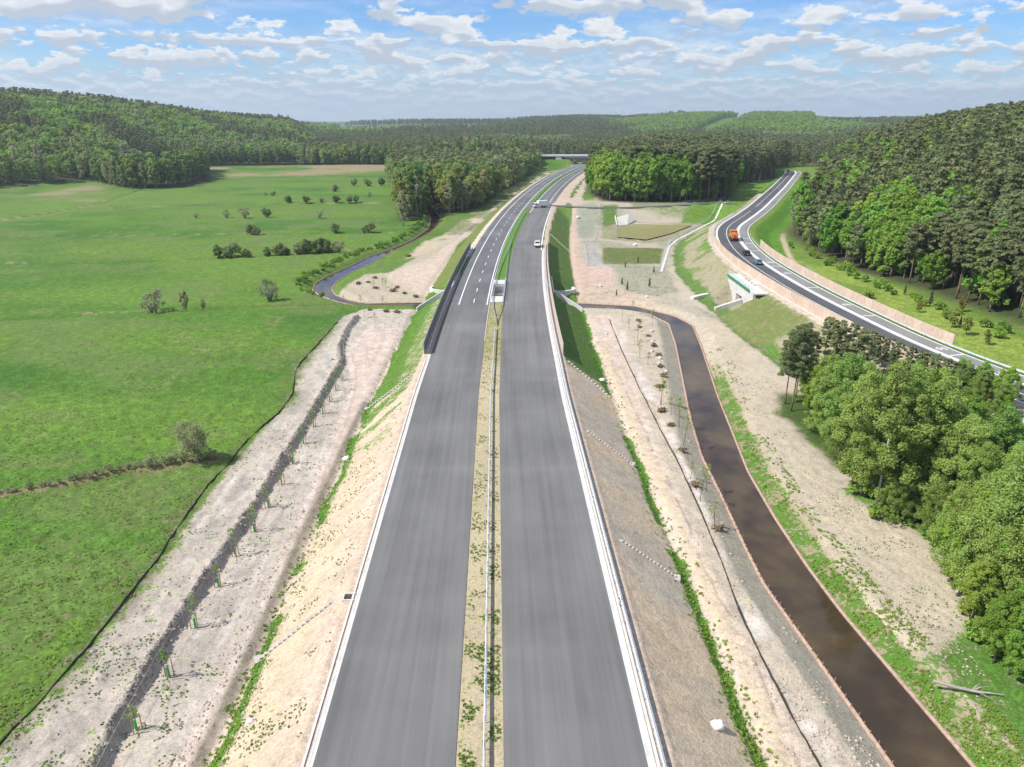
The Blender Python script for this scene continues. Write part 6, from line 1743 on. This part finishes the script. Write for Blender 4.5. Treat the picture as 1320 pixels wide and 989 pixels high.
for i, (px, py, k, kd) in enumerate([(*zm(335, 330), 1.9, 'spruce'), (*zm(525, 388), 2.6, 'spruce'), (*zm(685, 462), 4.0, 'spruce'), (*zm(615, 500), 2.8, 'olive'), (*zm(877, 590), 2.4, 'spruce'), (*zm(825, 595), 4.2, 'olive'), (*zm(880, 495), 3.6, 'olive'), (*zm(918, 640), 4.2, 'olive'), (*zm(1045, 705), 3.0, 'olive'), (*zm(300, 412), 2.0, 'low_bush')]):
    x, y = at(px, py, -.3); lab = {'spruce': 'small dark spruce on the bright grass behind the tan barrier', 'olive': 'slim young tree on the bright grass behind the tan barrier', 'low_bush': 'small green bush on an earth heap behind the tan barrier'}[kd]; gr_ = {'spruce': 'small spruces behind the barrier', 'olive': 'young trees behind the barrier', 'low_bush': None}[kd]
    if i == 2: lab, gr_ = 'tallest dark spruce on the bright grass behind the tan barrier', None
    plant(kd, {'spruce': 'spruce', 'olive': 'young_tree', 'low_bush': 'bush'}[kd], lab, {'spruce': 'spruce', 'olive': 'tree', 'low_bush': 'bush'}[kd], x, y, gr_, k / {'spruce': 18.0, 'olive': 20.0, 'low_bush': 1.5}[kd], stem='stem' if kd == 'low_bush' else 'trunk')
# scrub along the right forest foot
for i in range(34):
    t = i / 33; y = 130 + 130 * t; x = 112 - 3 + rng.uniform(-3.0, 3.5) - 4 * math.sin(t * 3.1); plant('low_bush', 'shrub', 'low green shrub at the foot of the right forest', 'shrub', x, y, 'shrubs below the right forest', rng.uniform(0.6, 1.4), stem='stem')
# big leafy trees cut by the right picture edge
for i, (x, y, k) in enumerate([(106, 130, .72), (111, 122, .8), (104, 119, .6), (112, 138, .75), (116, 128, .85), (108, 113, .7)]):
    plant('beech', 'leafy_tree', 'big bright leafy tree beyond the guardrail at the right picture edge', 'tree', x, y, 'bright trees at the right edge', k)

def stump(x, y, s, i):
    q = random.Random(i); mb = MB(); mb.blob((0, 0, .25 * s), (.55 * s, .5 * s, .35 * s), i, 9, 5, .35)
    for k in range(7):
        a = q.uniform(0, 6.28); L = q.uniform(.7, 1.25) * s; mb.tube([(0, 0, .3 * s), (math.cos(a) * L * .6, math.sin(a) * L * .6, q.uniform(.2, .6) * s), (math.cos(a) * L, math.sin(a) * L, q.uniform(.0, .5) * s)], [.16 * s, .1 * s, .03 * s], 5)
    o = mb.build('tree_stump', M_STUMP); o.location = (x, y, gz(x, y)); return o
for i, (px, py) in enumerate([z7(610, 268), z7(615, 312), z7(670, 364), z7(708, 428), z7(735, 488), z7(748, 562), z7(765, 622), z7(745, 690), z7(755, 845), z7(815, 935), z8(545, 692), z8(690, 950), z8(470, 480)]):
    x, y = at(px, py, ZG); tag(stump(x, y, rng.uniform(.8, 1.25), i), 'brown uprooted stump laid in the planted strip left of the dark river', 'stump', 'stumps along the river bank')
for i, (px, py) in enumerate([zl8(600, 630), zl8(550, 660), zl8(475, 670), zl8(610, 705), zl8(735, 730), zl8(765, 700), zl8(820, 745), zl8(910, 770), zl8(560, 872), zl8(685, 882), zl8(770, 888), zl8(850, 470)]):
    x, y = at(px, py, ZG); tag(stump(x, y, rng.uniform(.9, 1.4), 40 + i), 'brown uprooted stump laid on the sand near the left river bend', 'stump', 'stumps near the left river bend')
for i, (px, py) in enumerate([(905, 338), (930, 345), (820, 372), (868, 352), (835, 345)]):
    pass
def stone(x, y, s, i, mat=M_STONE):
    o = MB().blob((0, 0, .3 * s), (.6 * s, .5 * s, .45 * s), i, 8, 5, .3).build('boulder', mat); o.location = (x, y, gz(x, y)); return o
for i, (px, py) in enumerate([z7(693, 332), z7(695, 407), z7(693, 464), z7(745, 510), z7(735, 542), z7(405, 352), z7(785, 592)]):
    x, y = at(px, py, ZG); tag(stone(x, y, rng.uniform(.55, .9), i), 'pale boulder lying between the stumps left of the river', 'boulder', 'boulders along the river bank')
for i, (px, py, s) in enumerate([(*z3(925, 920), .8), (*z3(865, 658), 1.5), (*z3(690, 865), .9), (*z3(575, 527), 1.7)]):
    x, y = at(px, py, ZG + .3); tag(stone(x, y, s, 30 + i), ['pale boulder among the small spruces near the river', 'large white boulder between the two basins', 'pale boulder at the end of the short fence', 'white block left of the pond chute'][i], 'boulder')
def sack(px, py, z, lab, s=1.0):
    x, y = at(px, py, z); mb = MB(); mb.blob((0, 0, .3 * s), (.75 * s, .6 * s, .42 * s), int(px), 10, 6, .12); mb.blob((.3 * s, .1 * s, .62 * s), (.3 * s, .25 * s, .2 * s), 3, 8, 4, .2)
    o = mb.build('sack', M_BAG, None, True); o.location = (x, y, gz(x, y)); tag(o, lab, 'sack')
sack(922, 957, ZG, 'white sack lying in the green ditch at the bottom right of the expressway', .8)
sack(325, 944, ZG, 'small white sack in the green ditch left of the expressway', .42)
sack(776, 492, ZG, 'white sack at the ditch below the noise wall end', .8)
sack(446, 590, ZG, 'white sack on the left ditch below the sandy slope', .8)

# ------------------------------------------------------------------ fences, edgings, drains
def plastic(label, P, h, seed, step=1.0):
    P = resample(P, step); q = np.random.default_rng(seed); c = (P[0, 0], P[0, 1], gz(*P[0])); hz = height(P[:, 0], P[:, 1]); path = []
    root = thing('plastic_fence', label, 'fence', c, 0, 'low plastic fences'); mb = MB()
    hh = h * (0.15 + 1.2 * vnoise(np.arange(len(P)), np.zeros(len(P)), 3.0, seed)); i0 = 0
    for i in range(len(P) - 1):
        d = P[i + 1] - P[i]; L = np.hypot(*d) + 1e-9; nx, ny = d[1] / L * .03, -d[0] / L * .03
        a = (P[i, 0] - c[0], P[i, 1] - c[1], hz[i] - c[2]); b = (P[i + 1, 0] - c[0], P[i + 1, 1] - c[1], hz[i + 1] - c[2])
        lean = .12 * (vnoise(np.array([i]), np.array([0.]), 4, 3)[0] - .3)
        mb.hull8([(a[0] + nx, a[1] + ny, a[2] - .1), (b[0] + nx, b[1] + ny, b[2] - .1), (b[0] - nx, b[1] - ny, b[2] - .1), (a[0] - nx, a[1] - ny, a[2] - .1), (a[0] + nx + lean, a[1] + ny, a[2] + hh[i]), (b[0] + nx + lean, b[1] + ny, b[2] + hh[i + 1]), (b[0] - nx + lean, b[1] - ny, b[2] + hh[i + 1]), (a[0] - nx + lean, a[1] - ny, a[2] + hh[i])])
    mb.build('sheet', M_PLAST, root); me = MB().box((0, 0, .25), (.05, .05, .9)).mesh('stake', M_STAKE)
    for i in range(0, len(P), 3)[:100] if False else list(range(0, len(P), 3))[:100]: link('stake', me, root, (P[i, 0] - c[0], P[i, 1] - c[1], hz[i] - c[2]))
plastic('low dark plastic fence winding along the meadow edge left of the berm', silt_l, .22, 3)
plastic('low dark plastic fence running beside the pale track right of the expressway', silt_r, .26, 4)
def wire_fence(label, P, h, step, group='wire mesh fences', n=6, wires=6):
    P = resample(P, step); hz = height(P[:, 0], P[:, 1]); c = (P[0, 0], P[0, 1], hz[0])
    root = thing('wire_fence', label, 'fence', c, 0, group); pm_ = MB().box((0, 0, h / 2 - .1), (.06, .06, h + .2)).mesh('post', M_STEELD)
    L = [Vector((P[i, 0] - c[0], P[i, 1] - c[1], hz[i] - c[2])) for i in range(len(P))]
    for v in L[:100]: link('post', pm_, root, v)
    mb = MB()
    for z in np.linspace(.08, h - .04, wires): mb.tube([v + Vector((0, 0, z)) for v in L], .014, 3)
    for a, b in zip(L[:-1], L[1:]):
        for k in range(1, n): p = a.lerp(b, k / n); mb.tube([p + Vector((0, 0, .08)), p + Vector((0, 0, h - .04))], .010, 3)
    mb.build('wire_mesh', M_STEEL, root)
wire_fence('long wire mesh fence on posts beside the concrete channel at the ponds', ats([(851.6, 343), (863.8, 308), (906.7, 284), (938.6, 270.5)], -3.6), 1.7, 3.0)
wire_fence('wire fence left of the grassy basin', ats([(752, 313), (757, 341), (790, 343)], -4.6), 1.6, 3.0)
wire_fence('wire fence running up beside the pond chute', ats([(774, 272), (768, 305)], -3.6), 1.6, 3.0)
wire_fence('wire fence along the north bank of the channel by the right slope', ats([(738, 393), (765, 392), (795, 391.5)], -5), 1.5, 2.5)
wire_fence('wire fence along the dark earth berm behind the saplings', berm[::6] + np.array([.85, 0]), 1.5, 4.5, n=1, wires=2)
wire_fence('wire fence beside the sandy path behind the tan barrier', np.array([ptW(y, 10.2 + 4.5 * float(smooth(y, 150, 240))).xy[:] for y in range(150, 222, 6)]), 1.5, 3.0)
wire_fence('wire fence on the far side of the side road', ats([(880, 262.5), (935, 257.5)], 0), 1.5, 4.0)
wire_fence('long wire fence beside the far dirt track on the left', ats([(560, 322), (585, 305), (615, 285), (645, 262)], -4.2), 1.5, 3.5)
M_FASC = pmat('fascine_wood', (0.40, 0.28, 0.22), 0.9, 0.25, 2.5, 0.4)
def edging(label, P, z):
    P = resample(P, 1.0, 2); q = np.random.default_rng(len(P)); c = (P[0, 0], P[0, 1], z); mb = MB(); path = []
    for i in range(len(P)):
        d = P[min(i + 1, len(P) - 1)] - P[max(i - 1, 0)]; L = np.hypot(*d) + 1e-9; path.append((Vector((P[i, 0] - c[0], P[i, 1] - c[1], 0)), (d[1] / L, -d[0] / L)))
    root = thing('bank_edging', label, 'edging', c, 0, 'wooden bank edgings')
    mb.sweep(path, [(-.16, -.7), (.16, -.7), (.18, .14), (.06, .26), (-.08, .24), (-.18, .12)]); mb.build('fascine', M_FASC, root)
    sm_ = MB().cyl((0, 0, .05), .045, 1.0, 'Z', 5).mesh('stake', M_STAKE); k = max(1, len(P) // 95)
    for i in list(range(0, len(P), k))[:100]: link('stake', sm_, root, (P[i, 0] - c[0] + q.uniform(-.12, .12), P[i, 1] - c[1], q.uniform(-.05, .15)))
edging('pinkish wooden edging along the left bank of the dark river', river_r[:14], ZWAT)
edging('pinkish wooden edging along the right bank of the dark river', river_r[14:], ZWAT)
edging('wooden edging on the inner bank of the winding left river', river_l[16:], ZWAT)
edging('dark wooden edging on the outer bank of the winding left river', river_l[:16], ZWAT)
M_CHUTE = pmat('weathered_concrete', (0.44, 0.41, 0.37), 0.9, 0.2, 2.0, 0.2)
def chute(label, y, sg, s0, s1, dy=2.5, w=.36, mat=M_CHUTE, step=True):
    a, b = ptE(y, sg * s0), ptE(y + dy * 0 - dy, sg * s1); n = 16; c = Vector((a.x, a.y, gz(a.x, a.y))); mb = MB(); d = (b - a).normalized(); rz = math.atan2(d.y, d.x); L = (b - a).length / n
    for k in range(n):
        p = a.lerp(b, (k + .5) / n); z = gz(p.x, p.y); mb.box((p.x - c.x, p.y - c.y, z - c.z), (L * (.62 if step else 1.06), w, .34), rz)
    e = b; mb.box((e.x - c.x, e.y - c.y, gz(e.x, e.y) - c.z), (1.0, 1.0, .3), rz)
    o = mb.build('drain_chute', mat); o.location = c; tag(o, label, 'drain', 'drain chutes on the slopes')
chute('pale drain chute crossing the sandy left slope below the inlet', 57.5, -1, 14.6, 21.3, 3.0, .35, step=False)
chute('narrow pale drain chute on the brown right slope, nearer of two', 67, 1, 14.8, 21, 1.5, step=False)
chute('narrow pale drain chute on the brown right slope, farther of two', 96, 1, 14.6, 21, 3.0, step=False)
chute('pale drain channel crossing the left green slope by the noise wall end', 121, -1, 14, 22, 4, .4, step=False)
chute('pale drain channel at the end of the right noise wall', 128, 1, 14.4, 22.5, 7, .4, step=False)
chute('pale drain channel on the green slope beyond the bridge', 286, 1, 14.4, 24, 14, .5, step=False)
def inlet():
    p = ptE(56.8, -12.9); root = thing('drain_inlet', 'small square drain inlet with rusty grate beside the left gutter', 'drain inlet', (p.x, p.y, -.05))
    fr = MB()
    for x, y, sx, sy in ((0, .5, 1.1, .14), (0, -.5, 1.1, .14), (-.5, 0, .14, .86)): fr.box((x, y, .05), (sx, sy, .22))
    fr.build('frame', M_CONCW, root); gr_ = MB()
    for k in range(6): gr_.box((-.35 + .14 * k, 0, .06), (.06, .84, .06))
    gr_.build('grate', pmat('rusty_grate', (0.13, 0.08, 0.055), .8, .2, 4.0), root)
inlet()
def marker(x, y, z, lab):
    root = thing('marker_post', lab, 'marker post', (x, y, z), 0, 'white marker posts'); MB().box((0, 0, .5), (.12, .12, 1.1)).build('post', V_PLATE, root); MB().box((0, 0, .85), (.13, .13, .16)).build('reflector', V_RED, root)
for i, (px, py) in enumerate([(616, 601), (632.5, 601)]): x, y = at(px, py, 0); marker(x, y, -.03, ['white marker post left of the median guardrail', 'white marker post right of the median guardrail'][i])
for y in (55, 74, 120): p = ptE(y, 12.72); marker(p.x, p.y, 0, 'white marker post with red reflector along the right gutter')
def deadwood():
    x, y = at(1240, 893, ZG); mb = MB(); q = random.Random(9); mb.tube([(-2.2, .9, .45), (-.6, .2, .35), (1.0, -.3, .3), (3.2, -.6, .2)], [.12, .16, .13, .05], 6)
    for a, L in ((.5, 1.6), (-.7, 1.4), (.2, 2.0), (2.8, 1.0)): mb.tube([(.6, -.2, .3), (.6 + math.cos(a) * L * .5, -.2 + math.sin(a) * L * .5, .5), (.6 + math.cos(a) * L, -.2 + math.sin(a) * L, .35)], [.07, .05, .02], 5)
    o = mb.build('dead_branch', B_PALE); o.location = (x, y, gz(x, y)); tag(o, 'bleached dead branch lying in the grass near the lower right river bank', 'branch')
deadwood()
x, y = at(422, 463, ZG); o = MB().box((0, 0, .8), (.9, .25, 1.7)).build('site_board', V_PLATE); o.location = (x, y, gz(x, y)); tag(o, 'small pale board standing near the kink of the berm', 'board')
def turbine(px, i):
    D = 5200.0; x = (px - 660) / 915.0; a = math.radians(float(azi(px))); X, Y = D * math.sin(a), D * math.cos(a); z = gz(X, Y)
    zt = float(el_height(px, 143.0 + i, D)); root = thing('wind_turbine', 'tiny pale wind turbine on the horizon above the far ridge', 'wind turbine', (X, Y, 0), 0, 'wind turbines on the horizon')
    MB().tube([(0, 0, z - 5), (0, 0, zt)], [3.2, 1.8], 8).build('tower', V_PLATE, root); mb = MB()
    for k in range(3):
        t = i * .7 + k * 2.094; mb.tube([(0, -3, zt), (math.sin(t) * 38, -3, zt + math.cos(t) * 38)], [1.8, .5], 5)
    mb.build('rotor', V_PLATE, root); MB().box((0, 0, zt), (4, 9, 4)).build('nacelle', V_PLATE, root)
for i, px in enumerate((746, 777, 785)): turbine(px, i % 2)

# ------------------------------------------------------------------ weeds, tufts and clods too many to count
def pick(n, x0, x1, y0, y1, fn, seed, near=True):
    q = np.random.default_rng(seed); X = q.uniform(x0, x1, n * 6); t = q.random(n * 6); Y = 1 / (1 / y1 + t * (1 / y0 - 1 / y1)) if near else q.uniform(y0, y1, n * 6)
    k = fn(X, Y) > q.random(len(X)); return np.c_[X[k], Y[k]][:n]
def tufts(name, label, P, rad, leaf, per, mat, seed, zo=.05):
    z = height(P[:, 0], P[:, 1]) + zo; q = np.random.default_rng(seed)
    V, F, sh = leaves(np.c_[P, z], rad * q.uniform(.5, 1.4, len(P)), per, leaf, seed, 0.2, .55)
    o = link(name, crown_mesh(name, V, F, sh, mat)); tag(o, label, 'grass', None, 'stuff')
L_GRASS = leaf_mat('meadow_grass_blades', (0.150, 0.265, 0.045), (0.280, 0.420, 0.090), 0.45)
L_STRAW = leaf_mat('dry_grass_blades', (0.30, 0.26, 0.14), (0.46, 0.40, 0.24), 0.3)
cl = lambda X, Y, s_, o_, a, b: smooth(fbm(X, Y, s_, o_, 3), a, b)
Pm = pick(1500, -3.2, .3, 34, 210, lambda X, Y: (np.abs(sE(X, Y)) < 1.5) * cl(X, Y, 2.2, 81, .46, .58), 81)
Ps = pick(600, -24, -14, 36, 130, lambda X, Y: ((sE(X, Y) < -13.4) & (sE(X, Y) > -20.5)) * cl(X, Y, 2.6, 82, .52, .62), 82)
Pc = pick(2200, -75, -20, 34, 190, lambda X, Y: (sdist(X, Y, corridor_l) < -.3) * (sdist(X, Y, track_l) > .5) * cl(X, Y, 3.5, 83, .50, .60), 83)
Pt = pick(2600, -24, 23, 34, 180, lambda X, Y: np.exp(-((np.where(sE(X, Y) < 0, -sE(X, Y) - 13.0, sE(X, Y) - 13.8) - 8.5) / 1.1) ** 2), 84)
Pr = pick(3600, 20, 62, 36, 150, lambda X, Y: (sdist(X, Y, river_r) > .4) * (sdist(X, Y, river_r) < 5) * (X > np.interp(Y, river_r[1:14, 1], river_r[1:14, 0]) + 2) * cl(X, Y, 3, 85, .40, .52), 85)
Pb = pick(1500, 22, 66, 40, 200, lambda X, Y: (sdist(X, Y, bare_r) < 0) * cl(X, Y, 4, 86, .50, .60), 86)
Pq = pick(1400, 14, 80, 190, 350, lambda X, Y: (sdist(X, Y, plant_r) < 0) * (sdist(X, Y, pond) > 1) * cl(X, Y, 6, 87, .46, .58), 87)
tufts('weeds', 'scattered green weeds on the median, slopes and bare strips', np.vstack([Pm, Ps, Pc, Pb, Pq]), .115, .07, 8, L_GRASS, 88)
tufts('ditch_grass', 'lush grass in the ditches and on the river bank', np.vstack([Pt, Pr]), .22, .11, 9, L_GRASS, 89, .08)
Pd = pick(9000, -95, -22, 33, 170, lambda X, Y: (sdist(X, Y, corridor_l) > .8) * (sE(X, Y) < -20) * (.25 + .75 * cl(X, Y, 5, 90, .42, .6)), 90)
tufts('meadow_tufts', 'taller grass tufts on the near meadow', Pd, .28, .10, 7, L_GRASS, 91, .04)
Pd = pick(1800, -95, -22, 33, 170, lambda X, Y: (sdist(X, Y, corridor_l) > -.6) * (sE(X, Y) < -20) * cl(X, Y, 4, 92, .56, .66), 92)
tufts('dry_tufts', 'pale dry tufts on the near meadow', Pd, .26, .10, 6, L_STRAW, 93, .04)
def clods(name, label, P, smin, smax, mat, seed):
    q = np.random.default_rng(seed); z = height(P[:, 0], P[:, 1]); V = []; F = []
    base = np.array([(1, 0, 0), (0, 1, 0), (-1, 0, 0), (0, -1, 0), (0, 0, .8), (0, 0, -.8)]); fc = [(0, 1, 4), (1, 2, 4), (2, 3, 4), (3, 0, 4), (1, 0, 5), (2, 1, 5), (3, 2, 5), (0, 3, 5)]
    for i, (x, y) in enumerate(P):
        s_ = q.uniform(smin, smax) * (1 if q.random() < .85 else 1.8); v = base * s_ * q.uniform(.6, 1.3, (6, 1)); a = q.uniform(0, 6.28); c, d = math.cos(a), math.sin(a)
        v = np.c_[v[:, 0] * c - v[:, 1] * d, v[:, 0] * d + v[:, 1] * c, v[:, 2]] + (x, y, z[i] + s_ * .25); n = len(V) * 6
        V.append(v); F += [(n + a_, n + b_, n + c_) for a_, b_, c_ in fc]
    o = link(name, np_mesh(name, np.vstack(V), F, [mat])); tag(o, label, 'clods', None, 'stuff')
M_CLOD = pmat('grey_earth_clods', (0.35, 0.31, 0.27), 0.95, 0.25, 1.0); M_CLODS = pmat('sandy_clods', (0.42, 0.35, 0.28), 0.95, 0.2, 1.0)
q_ = np.random.default_rng(95); _i = q_.integers(0, len(berm), 2600); Pk = berm[_i] + q_.normal(size=(2600, 2)) * .5
P2 = pick(700, -70, -20, 34, 150, lambda X, Y: (sdist(X, Y, corridor_l) < -.5) * (sdist(X, Y, track_l) > .3) * cl(X, Y, 3, 96, .46, .6), 96)
clods('earth_clods', 'grey earth clods along the dark berm and bare strip', np.vstack([Pk, P2]), .06, .17, M_CLOD, 97)
P3 = pick(1800, 14, 45, 36, 170, lambda X, Y: ((sE(X, Y) > 22) & (sdist(X, Y, river_r) > 1) & (sdist(X, Y, track_r) > -1.5)) * cl(X, Y, 3, 98, .42, .6), 98)
P4 = pick(900, -30, -18, 36, 170, lambda X, Y: np.exp(-(sdist(X, Y, track_l) / .6) ** 2), 99)
clods('sandy_clods', 'sandy clods and stones beside the pale tracks', np.vstack([P3, P4]), .05, .14, M_CLODS, 100)

# ------------------------------------------------------------------ the air
def haze():
    mb = MB().box((0, 5000, 120.0), (16000, 13000, 290.0))
    m = bpy.data.materials.new('valley_air'); m.use_nodes = True; m.cycles.homogeneous_volume = True; nt = m.node_tree; nt.nodes.clear()
    out = nt.nodes.new('ShaderNodeOutputMaterial'); v = nt.nodes.new('ShaderNodeVolumePrincipled')
    v.inputs['Color'].default_value = (0.72, 0.84, 0.97, 1); v.inputs['Density'].default_value = HAZE_DENSITY; v.inputs['Anisotropy'].default_value = 0.2
    nt.links.new(v.outputs[0], out.inputs['Volume'])
    o = mb.build('haze', m); tag(o, 'thin blue summer haze over the valley', 'haze', None, 'stuff')
HAZE_DENSITY = 0.00011
haze()
